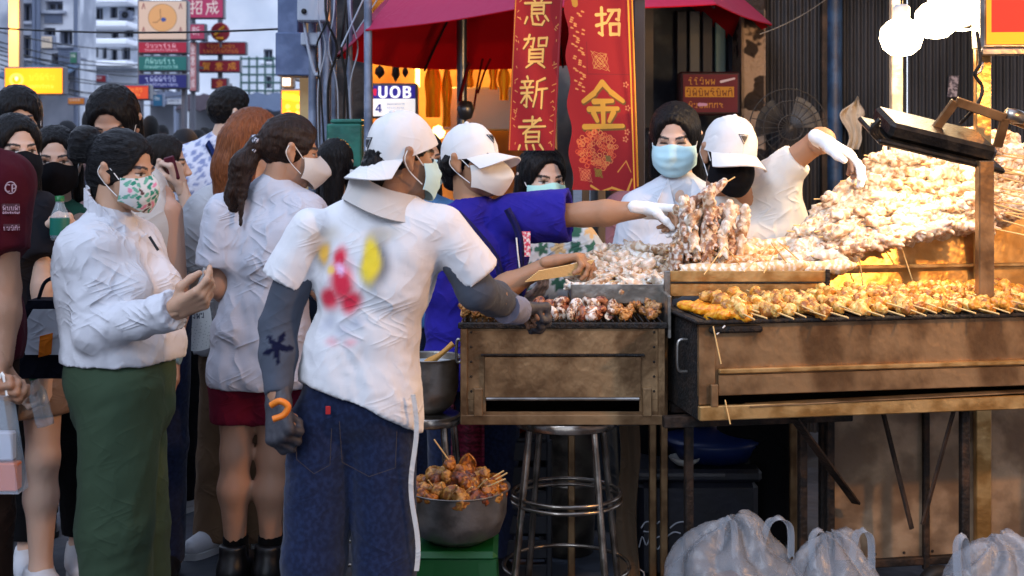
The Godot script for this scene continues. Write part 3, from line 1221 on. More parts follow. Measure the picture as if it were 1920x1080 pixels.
# ------------------------------------------------ the woman in green trousers
func green_woman(hm: Material, sh: Material, so: Material) -> void:
	var d := 3.7
	var at := G(225, d)
	var head := [P(232, 322, d), head_basis(77, 8, 0), .95, true]
	var N := P(203, 432, d)
	var H := P(222, 705, d)
	var rs := P(172, 468, d - .13)
	var re := P(178, 622, d - .16)
	var rw := P(330, 580, d - .26)
	var legs := [[P(228, 730, d - .08), P(215, 985, d - .07), P(222, 1210, d - .05), P(260, 1220, d - .05)], [P(232, 730, d + .08), P(250, 985, d + .07), P(262, 1210, d + .08), P(300, 1220, d + .08)]]
	for l in legs:
		l[2].y = .09
		l[3].y = .05
	var root := person({"label": "person in green trousers, white shirt and floral face mask with hair in a bun", "at": at, "head": head, "N": N, "H": H, "yaw": 68, "sw": .18, "cd": .24, "legs": legs,
		"arms": [[rs, re, rw, P(420, 540, d - .3), Vector3(.2, .7, -.6), false, "pinch", null, 1.0], [P(255, 470, d + .13), P(250, 600, d + .17), P(255, 690, d + .2), P(255, 750, d + .2), Vector3(0, 1, .3), true, "relaxed", null]]})
	var pr := loc(trunk(N, H, 68, .175, .235, .018, .068, .105), at)
	pr.append(cone(P(165, 560, d) - at, P(185, 640, d) - at, .095, .1))
	pr.append(cone(rs - at, re - at, .064, .058))
	pr.append(cone(re - at, re.lerp(rw, .55) - at, .058, .05))
	pr.append(sleeve(re.lerp(rw, .55) - at, re.lerp(rw, .98) - at, .049, .058))
	pr.append(cone(P(255, 470, d + .13) - at, P(250, 600, d + .17) - at, .062, .058))
	var hem := Plane(Vector3.DOWN, -(P(0, 672, d).y))
	var N0 := N - at
	garment(root, "shirt", pr, cloth(Color(.77, .77, .79), false, .6), .0092, .026, [hem], [[.011, Vector3(12, 3.2, 12), 61], [.005, Vector3(7, 24, 7), 62]])
	# ruffled collar
	var ring := []
	for k in 40:
		var a := TAU * k / 40
		ring.append(N0 + Vector3(cos(a) * (.085 + .008 * sin(k * 1.9)) + .025, .03 - cos(a) * .07 + .007 * sin(k * 2.3), sin(a) * (.082 + .008 * cos(k * 2.1))))
	band(root, "ruffled_collar", ring, .05, cloth(Color(.77, .77, .79), false, .3), .006)
	var green := cloth(Color(.205, .265, .20), false, .16)
	var tp := trouser_prims(P(225, 710, d) - at, 68, [[legs[0][0] - at, legs[0][1] - at, legs[0][2] - at], [legs[1][0] - at, legs[1][1] - at, legs[1][2] - at]], .12, [.118, .106, .092])
	tp.append(cone(P(205, 700, d) - at, P(248, 700, d) - at, .125, .118))
	tp.append(cone(P(212, 760, d) - at, P(252, 760, d) - at, .12, .115))
	garment(root, "trousers", tp, green, .010, .022, [Plane(Vector3.UP, P(0, 662, d).y)], [[.011, Vector3(10, 2.2, 10), 64], [.006, Vector3(4, 16, 4), 65]])
	hair(root, head, [ell(Vector3(0, .032, -.022), Vector3(.080, .086, .094)), ell(Vector3(0, .068, -.142), Vector3(.054, .056, .048)), cone(Vector3(0, -.02, -.085), Vector3(0, -.09, -.075), .04, .022), cone(Vector3(.0, .05, -.12), Vector3(.02, .09, -.165), .032, .028), cone(Vector3(-.02, .03, -.15), Vector3(.02, .03, -.18), .026, .026)], hm, Vector3(62, 62, 10), .014, true, -.005)
	mask(root, head, cloth(Color.WHITE, true, .1), "round", func(p: Vector3, _n: Vector3) -> Color:
		var q := Vector2(p.x * 52.0 + p.z * 34.0 + .35 * sin(p.y * 160.0), p.y * 52.0 + .35 * sin(p.x * 130.0))
		var cell := q.floor()
		var h := fposmod(sin(cell.x * 12.9 + cell.y * 78.2) * 43758.5, 1.0)
		var r := (q - cell - Vector2(.5, .5)).length()
		if r < .42:
			if h < .3: return Color(.03, .22, .15)
			if h < .4: return Color(.60, .22, .32)
			if h < .58: return Color(.12, .35, .26)
			if h < .66: return Color(.1, .05, .05)
		return Color(.55, .57, .57))
	shoe(root, legs[0][2], Vector3(1, 0, .3), sh, so)
	shoe(root, legs[1][2], Vector3(1, 0, .3), sh, so)
	put(root, "glasses_in_pocket", tube_mesh([P(262, 440, d - .1) - at + Vector3(.05, 0, .08), P(278, 465, d - .1) - at + Vector3(.05, 0, .08)], .004, 6), mat(Color(.03, .03, .04), .4))

# ------------------------------------------------ the vendor in the blue shirt
func blue_vendor(white_cap: Material, hm: Material, mk: Material, denim: Material, sh: Material, so: Material) -> void:
	var d := 4.42
	var at := G(890, d)
	var head := [P(886, 303, d), head_basis(62, -2, 0), 1.06, true]
	var N := P(888, 408, d)
	var H := P(885, 735, d)
	var ls := P(985, 408, d - .02)
	var le := P(1098, 402, d - .08)
	var lw := P(1208, 394, d - .14)
	var rs := P(832, 430, d - .04)
	var re := P(905, 560, d - .2)
	var rw := P(1040, 490, d - .24)
	var legs := [[P(850, 760, d), P(848, 960, d), P(850, 1080, d), P(860, 1085, d - .1)], [P(925, 760, d), P(925, 960, d), P(925, 1080, d), P(940, 1085, d - .1)]]
	for l in legs:
		l[2].y = .09
		l[3].y = .05
	var root := person({"label": "person in royal blue T-shirt, white cap and folded white mask holding out skewers", "at": at, "head": head, "N": N, "H": H, "yaw": 35, "sw": .21, "cd": .22, "skin": Color(.36, .185, .10), "legs": legs,
		"arms": [[ls, le, lw, P(1290, 402, d - .16), Vector3(0, -.8, .5), true, "pinch", Color(.78, .75, .72), 1.05], [rs, re, rw, P(1105, 478, d - .25), Vector3(.2, -1, .2), false, "pinch", null, 1.0]]})
	var pr := loc(trunk(N, H, 35, .20, .235, .02), at)
	pr.append(sleeve(ls - at + Vector3(-.04, 0, 0), P(1068, 404, d - .06) - at, .088, .094))
	pr.append(minus(P(1045, 404, d - .05) - at, P(1090, 403, d - .07) - at, .06, .085))
	pr.append(sleeve(rs - at, P(872, 515, d - .13) - at, .075, .08))
	garment(root, "t_shirt", pr, cloth(Color(.155, .13, .52), false, .4), .0095, .03, [Plane(Vector3.DOWN, -P(0, 720, d).y)], [[.011, Vector3(12, 3, 12), 71], [.005, Vector3(6, 20, 6), 72]])
	var strap := cloth(Color(.10, .10, .30))
	for s in [[[835, 395], [868, 430], [905, 480], [922, 560]], [[925, 388], [945, 430], [950, 480], [945, 560]]]:
		var pts := []
		for q in s: pts.append(P(q[0], q[1], d) - at + facing(20) * .14)
		put(root, "apron_strap", tube_mesh(spline(pts, 4), .012, 6, false, .35), strap)
	put(root, "lanyard", tube_mesh(spline([P(940, 440, d) - at + facing(20) * .15, P(942, 470, d) - at + facing(20) * .155, P(946, 495, d) - at + facing(20) * .15], 3), .003, 5), strap_mat)
	var print_d := md()
	sheet(print_d, 6, 8, .002, func(a: float, b: float) -> Vector3: return P(945 + a * 16, 475 - b * 46, d) - at + facing(25) * (.142))
	put(root, "chest_print", commit(print_d), grimy("chest", Color(.75, .2, .3), Color(.85, .83, .8), .8, 0, Vector3(22, 22, 22), 0))
	garment(root, "trousers", trouser_prims(P(888, 745, d) - at, 35, [[legs[0][0] - at, legs[0][1] - at, legs[0][2] - at], [legs[1][0] - at, legs[1][1] - at, legs[1][2] - at]], .14, [.095, .08, .07]), denim, .014, .022, [], [[.006, Vector3(6, 10, 6), 73]])
	hair(root, head, [cone(Vector3(0, -.02, -.075), Vector3(0, -.055, -.072), .055, .04), cone(Vector3(-.06, .0, -.05), Vector3(-.062, -.03, -.045), .025, .015), cone(Vector3(.06, .0, -.05), Vector3(.062, -.03, -.045), .025, .015)], hm, Vector3(60, 30, 60), .008, true, 0.0, [Plane(Vector3(0, 1, 0), .028)])
	mask(root, head, mk, "boat")
	cap(root, head, white_cap, -4, -3)
	shoe(root, legs[0][2], Vector3(.4, 0, 1), sh, so)
	shoe(root, legs[1][2], Vector3(.4, 0, 1), sh, so)

# ------------------------------------------------ the vendor reaching over the squid
func reaching_vendor(white_cap: Material, hm: Material, mk: Material, pants: Material, sh: Material, so: Material) -> void:
	var d := 4.6
	var at := G(1420, d)
	var head := [P(1368, 291, d - .08), head_basis(14, 15, -6), 1.1, true]
	var N := P(1400, 372, d)
	var H := P(1425, 690, d + .05)
	var ls := P(1458, 322, d)
	var le := P(1538, 262, d - .12)
	var lw := P(1548, 268, d - .33)
	var rs := P(1345, 400, d)
	var legs := [[P(1390, 720, d), P(1390, 900, d), P(1390, 1000, d), P(1390, 1005, d - .1)], [P(1455, 720, d), P(1455, 900, d), P(1455, 1000, d), P(1455, 1005, d - .1)]]
	for l in legs:
		l[2].y = .09
		l[3].y = .05
	var root := person({"label": "person in white T-shirt, white cap and black mask reaching over the squid pile", "at": at, "head": head, "N": N, "H": H, "yaw": 5, "sw": .2, "cd": .21, "skin": Color(.36, .19, .11), "legs": legs,
		"arms": [[ls, le, lw, P(1640, 318, d - .45), Vector3(-.3, -1, .3), true, "relaxed", Color(.82, .8, .77), 1.05], [rs, P(1330, 500, d - .06), P(1345, 500, d - .3), P(1350, 480, d - .36), Vector3(1, 0, 0), false, "grip", null]], "hand": 1.1})
	var pr := loc(trunk(N, H, 5, .2, .22, .016), at)
	pr.append(sleeve(P(1440, 345, d) - at, P(1496, 296, d - .05) - at, .08, .064))
	pr.append(cone(P(1450, 350, d) - at, P(1440, 480, d) - at, .085, .1))
	pr.append(cone(P(1474, 330, d) - at, P(1452, 450, d) - at, .06, .085))
	pr.append(sleeve(rs - at, P(1332, 470, d - .04) - at, .075, .078))
	pr.append(minus_ell(N - at + Vector3(-.012, .01, .13), Vector3(.045, .085, .06)))
	garment(root, "t_shirt", pr, cloth(Color(.78, .77, .75), false, .4), .010, .03, [Plane(Vector3.DOWN, -P(0, 660, d).y)], [[.011, Vector3(13, 2.6, 13), 81], [.004, Vector3(26, 6, 26), 82]])
	garment(root, "trousers", trouser_prims(P(1422, 700, d) - at, 5, [[legs[0][0] - at, legs[0][1] - at, legs[0][2] - at], [legs[1][0] - at, legs[1][1] - at, legs[1][2] - at]], .14, [.095, .08, .07]), pants, .022, .022)
	hair(root, head, [cone(Vector3(-.06, 0, -.03), Vector3(-.066, -.05, -.02), .02, .01), cone(Vector3(.06, 0, -.03), Vector3(.066, -.05, -.02), .02, .01)], hm, Vector3(60, 30, 60), .008, true, 0.0, [Plane(Vector3(0, 1, 0), .028)])
	mask(root, head, mk)
	cap(root, head, white_cap, 0, -4)
	shoe(root, legs[0][2], Vector3(0, 0, 1), sh, so)
	shoe(root, legs[1][2], Vector3(0, 0, 1), sh, so)

# ------------------------------------------------ the girl with the ponytail
func ponytail_girl(hm: Material, mk: Material, sh: Material, so: Material) -> void:
	var d := 4.4
	var at := G(490, d)
	var head := [P(545, 285, d), head_basis(112, 10, 0), 1.02, true]
	var N := P(515, 365, d)
	var H := P(485, 690, d)
	var ls := P(420, 400, d - .02)
	var rs := P(575, 405, d - .02)
	var legs := [[P(445, 700, d), P(442, 850, d - .02), P(442, 1040, d), P(440, 1060, d - .1), .92], [P(520, 700, d), P(512, 855, d), P(508, 1045, d), P(520, 1060, d - .1), .92]]
	for l in legs:
		l[2].y = .1
		l[3].y = .05
	var root := person({"label": "person with brown ponytail in long white shirt and maroon shorts", "at": at, "head": head, "N": N, "H": H, "yaw": 158, "sw": .185, "cd": .2, "legs": legs, "skin": Color(.40, .22, .14),
		"arms": [[ls, P(412, 540, d - .02), P(440, 560, d + .22), P(460, 540, d + .3), Vector3(0, 0, 1), true, "relaxed", null, .92], [rs, P(600, 540, d), P(620, 560, d + .24), P(640, 540, d + .3), Vector3(0, 0, 1), false, "relaxed", null, .92]]})
	var pr := loc(trunk(N, H, 158, .178, .21, .018), at)
	pr.append(sleeve(ls - at, P(410, 500, d - .02) - at, .072, .082))
	pr.append(sleeve(rs - at, P(598, 510, d - .02) - at, .072, .082))
	pr.append(cone(P(460, 620, d) - at, P(520, 620, d) - at, .115, .115))
	pr.append(cone(P(455, 700, d) - at, P(522, 700, d) - at, .125, .125))
	garment(root, "long_shirt", pr, cloth(Color(.72, .73, .77), false, .55), .0105, .032, [Plane(Vector3.DOWN, -P(0, 722, d).y)], [[.011, Vector3(13, 2.6, 13), 91], [.005, Vector3(7, 20, 7), 92]])
	var lp := [[legs[0][0] - at, P(443, 790, d) - at], [legs[1][0] - at, P(516, 790, d) - at]]
	var sp := [cone(P(455, 705, d) - at, P(515, 705, d) - at, .11, .11), sleeve(lp[0][0], lp[0][1], .098, .09), sleeve(lp[1][0], lp[1][1], .098, .09)]
	garment(root, "shorts", sp, cloth(Color(.36, .06, .14)), .011, .03, [], [[.005, Vector3(8, 6, 8), 93]])
	for k in 2:
		var an: Vector3 = legs[k][2]
		garment(root, "sock", [sleeve(an - at + Vector3(0, -.05, 0), an - at + Vector3(0, .07, 0), .045, .044)], cloth(Color(.03, .03, .035)), .011, .02)
		shoe(root, an, Vector3(.3, 0, -1), sh, so, .04)
	var tie := Vector3(-.0, .0, -.115)
	hair(root, head, [cone(Vector3(0, .01, -.08), Vector3(0, .005, -.115), .06, .03), cone(Vector3(0, .0, -.115), Vector3(.0, -.07, -.15), .03, .04), cone(Vector3(.0, -.07, -.15), Vector3(.012, -.17, -.155), .042, .034), cone(Vector3(.012, -.17, -.155), Vector3(.03, -.31, -.16), .034, .008), cone(Vector3(-.02, -.1, -.15), Vector3(-.04, -.27, -.13), .018, .005)], hm, Vector3(60, 40, 14), .014, true, 0.0)
	var ht := head[1] as Basis
	var scr := md()
	for k in 5:
		var a := TAU * k / 5
		lathe(scr, [Vector2(.001, .012), Vector2(.011, .008), Vector2(.014, 0), Vector2(.011, -.008), Vector2(.001, -.012)], 8, Vector3(cos(a) * .026, sin(a) * .026 + .0, -.122))
	var so2 := put(root, "hair_scrunchie", commit(scr), grimy("scrunchie", Color(.05, .06, .12), Color(.75, .76, .8), .6, 0, Vector3(30, 30, 30), 0, .45, .6))
	so2.transform = Transform3D(ht.scaled_local(Vector3.ONE * 1.06), head[0] - at)
	mask(root, head, mk, "boat")

# ------------------------------------------------ the ginger woman behind her
func ginger_woman(hm: Material, mk: Material, sh: Material, so: Material) -> void:
	var d := 4.8
	var at := G(455, d)
	var head := [P(478, 272, d), head_basis(135, 6, 0), 1.1, true]
	var N := P(455, 360, d)
	var H := P(455, 660, d)
	var ls := P(392, 400, d - .02)
	var legs := [[P(432, 690, d), P(425, 860, d), P(415, 1010, d), P(400, 1020, d - .1)], [P(485, 690, d), P(490, 860, d), P(498, 1010, d), P(500, 1020, d - .1)]]
	for l in legs:
		l[2].y = .1
		l[3].y = .05
	var root := person({"label": "person with ginger hair, white puff-sleeved blouse and wide beige trousers", "at": at, "head": head, "N": N, "H": H, "yaw": 175, "sw": .18, "cd": .2, "legs": legs, "skin": SKIN_FAIR,
		"arms": [[ls, P(372, 520, d), P(395, 560, d + .1), P(410, 560, d + .18), Vector3(0, 0, 1), true, "relaxed", null, .92]]})
	var pr := loc(trunk(N, H, 175, .185, .21, .02), at)
	pr.append(cone(ls - at, P(374, 440, d) - at, .075, .085))
	pr.append(sleeve(P(374, 440, d) - at, P(368, 505, d) - at, .088, .07))
	garment(root, "blouse", pr, cloth(Color(.73, .73, .74), false, .5), .012, .05, [Plane(Vector3.DOWN, -P(0, 660, d).y)], [[.009, Vector3(13, 3, 13), 101]])
	garment(root, "wide_trousers", trouser_prims(P(458, 670, d) - at, 175, [[legs[0][0] - at, legs[0][1] - at, legs[0][2] - at - Vector3(0, .06, 0)], [legs[1][0] - at, legs[1][1] - at, legs[1][2] - at - Vector3(0, .06, 0)]], .14, [.11, .11, .105]), cloth(Color(.46, .36, .27)), .013, .022, [], [[.010, Vector3(9, 2, 9), 102]])
	hair(root, head, [cone(Vector3(0, .0, -.07), Vector3(0, -.1, -.09), .07, .06), cone(Vector3(0, -.08, -.09), Vector3(0, -.28, -.09), .06, .03), cone(Vector3(-.05, -.06, -.06), Vector3(-.06, -.22, -.05), .035, .014), cone(Vector3(.05, -.06, -.06), Vector3(.06, -.22, -.05), .035, .014)], hm, Vector3(75, 6, 75), .014)
	mask(root, head, mk)
	shoe(root, legs[0][2], Vector3(-.35, 0, .6), sh, so)
	shoe(root, legs[1][2], Vector3(.1, 0, -1), sh, so)

# ------------------------------------------------ the woman in the white blouse behind the trays
func blouse_woman(hm: Material, mk: Material, pants: Material, sh: Material, so: Material) -> void:
	var d := 4.72
	var at := G(1265, d)
	var head := [P(1266, 262, d), head_basis(-14, 12, 0), 1.06, false]
	var N := P(1272, 358, d)
	var H := P(1262, 660, d)
	var rs := P(1196, 400, d)
	var ls := P(1345, 400, d)
	var legs := [[P(1235, 690, d), P(1235, 860, d), P(1235, 980, d), P(1235, 985, d - .1)], [P(1295, 690, d), P(1295, 860, d), P(1295, 980, d), P(1295, 985, d - .1)]]
	for l in legs:
		l[2].y = .09
		l[3].y = .05
	var root := person({"label": "person with shoulder-length dark hair, pale surgical mask and collared white blouse behind trays", "at": at, "head": head, "N": N, "H": H, "yaw": -6, "sw": .185, "cd": .2, "legs": legs, "skin": SKIN_FAIR,
		"arms": [[rs, P(1180, 520, d), P(1235, 520, d - .2), P(1260, 510, d - .25), Vector3(0, 1, 0), false, "relaxed", null, .92], [ls, P(1365, 520, d), P(1340, 530, d - .2), P(1320, 520, d - .25), Vector3(0, 1, 0), true, "relaxed", null, .92]]})
	var pr := loc(trunk(N, H, -6, .19, .2, .018, .06), at)
	pr.append(sleeve(rs - at, P(1183, 490, d) - at, .072, .078))
	pr.append(sleeve(ls - at, P(1360, 490, d) - at, .072, .078))
	pr.append(minus_ell(N - at + Vector3(-.005, -.03, .13), Vector3(.045, .12, .07)))
	garment(root, "blouse", pr, cloth(Color(.76, .78, .81), false, .4), .011, .03, [Plane(Vector3.DOWN, -P(0, 680, d).y)], [[.009, Vector3(13, 3, 13), 111], [.004, Vector3(24, 7, 24), 112]])
	for s: float in [-1.0, 1.0]:
		var fn := func(a: float, b: float) -> Vector3:
			var top := N - at + Vector3(s * .045, .05, .055)
			var low := N - at + Vector3(s * .02, -.1, .125)
			var out := N - at + Vector3(s * (.09 + .01 * b), -.03 - .05 * b, .115)
			return top.lerp(low, b).lerp(out, a)
		put(root, "collar", sheet_mesh(6, 8, .004, fn), cloth(Color(.78, .80, .83), false, .2))
	garment(root, "trousers", trouser_prims(P(1265, 680, d) - at, 0, [[legs[0][0] - at, legs[0][1] - at, legs[0][2] - at], [legs[1][0] - at, legs[1][1] - at, legs[1][2] - at]], .12, [.09, .075, .065]), pants, .022, .022)
	hair(root, head, [ell(Vector3(0, .032, -.018), Vector3(.083, .09, .098)), cone(Vector3(-.074, .0, -.025), Vector3(-.076, -.12, -.012), .021, .022), cone(Vector3(.074, .0, -.025), Vector3(.078, -.13, -.012), .022, .026), cone(Vector3(0, -.02, -.06), Vector3(0, -.14, -.065), .062, .05)], hm, Vector3(75, 6, 75), .016)
	mask(root, head, mk)
	shoe(root, legs[0][2], Vector3(0, 0, 1), sh, so)
	shoe(root, legs[1][2], Vector3(0, 0, 1), sh, so)

# ------------------------------------------------ the woman in the floral top
func floral_woman(hm: Material, mk: Material, pants: Material, sh: Material, so: Material) -> void:
	var d := 5.1
	var at := G(1030, d)
	var head := [P(1017, 338, d), head_basis(24, 6, 0), 1.1, true]
	var N := P(1012, 420, d)
	var H := P(1040, 700, d)
	var legs := [[P(1010, 710, d), P(1010, 850, d), P(1010, 960, d), P(1010, 965, d - .1)], [P(1070, 710, d), P(1070, 850, d), P(1070, 960, d), P(1070, 965, d - .1)]]
	for l in legs:
		l[2].y = .09
		l[3].y = .05
	var ls := P(1085, 455, d)
	var root := person({"label": "person with long dark hair, green surgical mask and white floral top beside banner", "at": at, "head": head, "N": N, "H": H, "yaw": 15, "sw": .18, "cd": .2, "legs": legs, "skin": SKIN_FAIR,
		"arms": [[ls, P(1130, 540, d), P(1150, 500, d - .2), P(1170, 490, d - .26), Vector3(0, 1, 0), true, "relaxed", null, .92], [P(950, 460, d), P(945, 570, d), P(985, 560, d - .2), P(1005, 550, d - .25), Vector3(0, 1, 0), false, "relaxed", null, .92]]})
	var pr := loc(trunk(N, H, 15, .185, .2, .018, .055), at)
	pr.append(sleeve(ls - at, P(1138, 530, d) - at, .075, .085))
	pr.append(sleeve(P(950, 460, d) - at, P(945, 550, d) - at, .075, .08))
	pr.append(cone(P(1100, 500, d - .05) - at, P(1165, 500, d - .1) - at, .05, .05))
	garment(root, "floral_top", pr, cloth(Color.WHITE, true, .4), .009, .05, [Plane(Vector3.DOWN, -P(0, 690, d).y)], [[.009, Vector3(13, 3, 13), 121]], func(p: Vector3, _n: Vector3) -> Color:
		var q := Vector2(p.x, p.y) * 15.0
		var cell := q.floor()
		var h := fposmod(sin(cell.x * 12.9 + cell.y * 78.2) * 43758.5, 1.0)
		var e := q - cell - Vector2(.5, .5)
		var a := atan2(e.y, e.x) + h * 6.0
		if e.length() < .22 + .25 * absf(cos(a * 2.5)):
			return Color(.04, .12, .08) if h < .4 else Color(.10, .14, .24) if h < .6 else Color(.72, .45, .2) if h < .75 else Color(.52, .54, .55)
		return Color(.54, .56, .57))
	garment(root, "trousers", trouser_prims(P(1040, 700, d) - at, 0, [[legs[0][0] - at, legs[0][1] - at, legs[0][2] - at], [legs[1][0] - at, legs[1][1] - at, legs[1][2] - at]], .12, [.09, .075, .065]), pants, .022, .022)
	hair(root, head, [ell(Vector3(0, .032, -.018), Vector3(.082, .089, .097)), cone(Vector3(-.073, .0, -.022), Vector3(-.085, -.17, -.02), .024, .026), cone(Vector3(.073, .0, -.022), Vector3(.08, -.18, -.02), .022, .024), cone(Vector3(0, -.02, -.07), Vector3(0, -.2, -.07), .07, .06)], hm, Vector3(75, 6, 75), .014)
	mask(root, head, cloth(Color(.66, .84, .80), false, .1))
	shoe(root, legs[0][2], Vector3(0, 0, 1), sh, so)
	shoe(root, legs[1][2], Vector3(0, 0, 1), sh, so)

# a plain standing figure whose arms and clothes are given by a few numbers
func bystander(o: Dictionary) -> Node3D:
	var d: float = o.d
	var k := d / F
	var hx: float = o.hx
	var hy: float = o.hy
	var at := G(o.get("fx", hx), d)
	var yaw: float = o.yaw
	var u := sideways(yaw)
	var head := [P(hx, hy, d), head_basis(o.get("hyaw", yaw), o.get("pitch", 0.0), 0), o.get("hs", 1.05) * .96, o.get("open", true)]
	var N: Vector3 = o.get("N", head[0] + Vector3(0, -.2, 0) - facing(o.get("hyaw", yaw)) * .03)
	var sw: float = o.get("sw", .18)
	var H := Vector3(at.x, N.y * .66, at.z)
	var legs := []
	for s: float in [-1.0, 1.0]:
		var hip := H + u * s * .085
		legs.append([hip, Vector3(hip.x, .47, hip.z) + facing(yaw) * .02, Vector3(hip.x, .09, hip.z), Vector3(hip.x, .05, hip.z) + facing(yaw) * .12, .95])
	var arms := []
	if o.has("arms"): arms = o.arms
	else:
		for s: float in [-1.0, 1.0]:
			var sh := N + u * s * (sw - .02) + Vector3.DOWN * .07
			var el := sh + Vector3.DOWN * .27 + u * s * .05
			var wr := el + Vector3.DOWN * .2 + facing(yaw) * .06
			arms.append([sh, el, wr, wr + Vector3.DOWN * .1 + facing(yaw) * .03, u * -s, s > 0.0, "relaxed", null, .95])
	var root := person({"label": o.label, "at": at, "head": head, "N": N, "H": H, "yaw": yaw, "sw": sw, "cd": o.get("cd", .2), "legs": legs, "arms": arms, "skin": o.get("skin", SKIN)})
	var pr := loc(trunk(N, H, yaw, sw + .006, o.get("cd", .2) + .01, .014, o.get("bust", 0.0)), at)
	var sl: float = o.get("sleeve", .6)
	if sl > 0.0:
		for a in arms:
			if sl <= 1.0: pr.append(sleeve(a[0] - at, a[0].lerp(a[1], sl) - at, .066, .07))
			else:
				pr.append(cone(a[0] - at, a[1] - at, .064, .055))
				pr.append(sleeve(a[1] - at, a[1].lerp(a[2], .9) - at, .055, .045))
	if sl < 0.0:
		for s: float in [-1.0, 1.0]: pr.append(minus_ell(N - at + u * s * (sw + .02) + Vector3.DOWN * .02, Vector3(.075, .16, .12)))
	garment(root, "top", pr, o.top, o.get("cell", .013), .05, [Plane(Vector3.DOWN, -(H.y - o.get("hem", .06)))], [[.009, Vector3(13, 3, 13), int(hx)]], o.get("painter", null))
	var lp := []
	for l in legs: lp.append([l[0] - at, l[1] - at, l[2] - at + Vector3.UP * o.get("cuff", -.04)])
	if o.get("short", false):
		var sp := [cone(H - at - u * .07, H - at + u * .07, .115, .115)]
		for l in lp: sp.append(sleeve(l[0], l[0].lerp(l[1], .62), .1, .095))
		garment(root, "shorts", sp, o.bottom, .014, .03)
	else:
		garment(root, "trousers", trouser_prims(H - at, yaw, lp, .14, o.get("legr", [.095, .078, .068])), o.bottom, .014, .022, [], [[.006, Vector3(8, 4, 8), int(hx) + 1]])
	if o.has("mask"): mask(root, head, o.mask, o.get("mask_kind", "round"))
	hair(root, head, o.hair, o.hairm, o.get("strand", Vector3(75, 6, 75)), o.get("grow", .014), true, o.get("face_low", 0.0))
	for l in legs: shoe(root, l[2], facing(yaw), o.shoe, o.sole)
	return root

const LONG := [[-.072, 0, -.025, -.078, -.2, -.01, .02, .017], [.072, 0, -.025, .078, -.2, -.01, .02, .017], [0, -.02, -.06, 0, -.2, -.065, .062, .05]]
func long_hair() -> Array:
	var out := [ell(Vector3(0, .032, -.018), Vector3(.081, .088, .097))]
	for q in LONG: out.append(cone(Vector3(q[0], q[1], q[2]), Vector3(q[3], q[4], q[5]), q[6], q[7]))
	return out

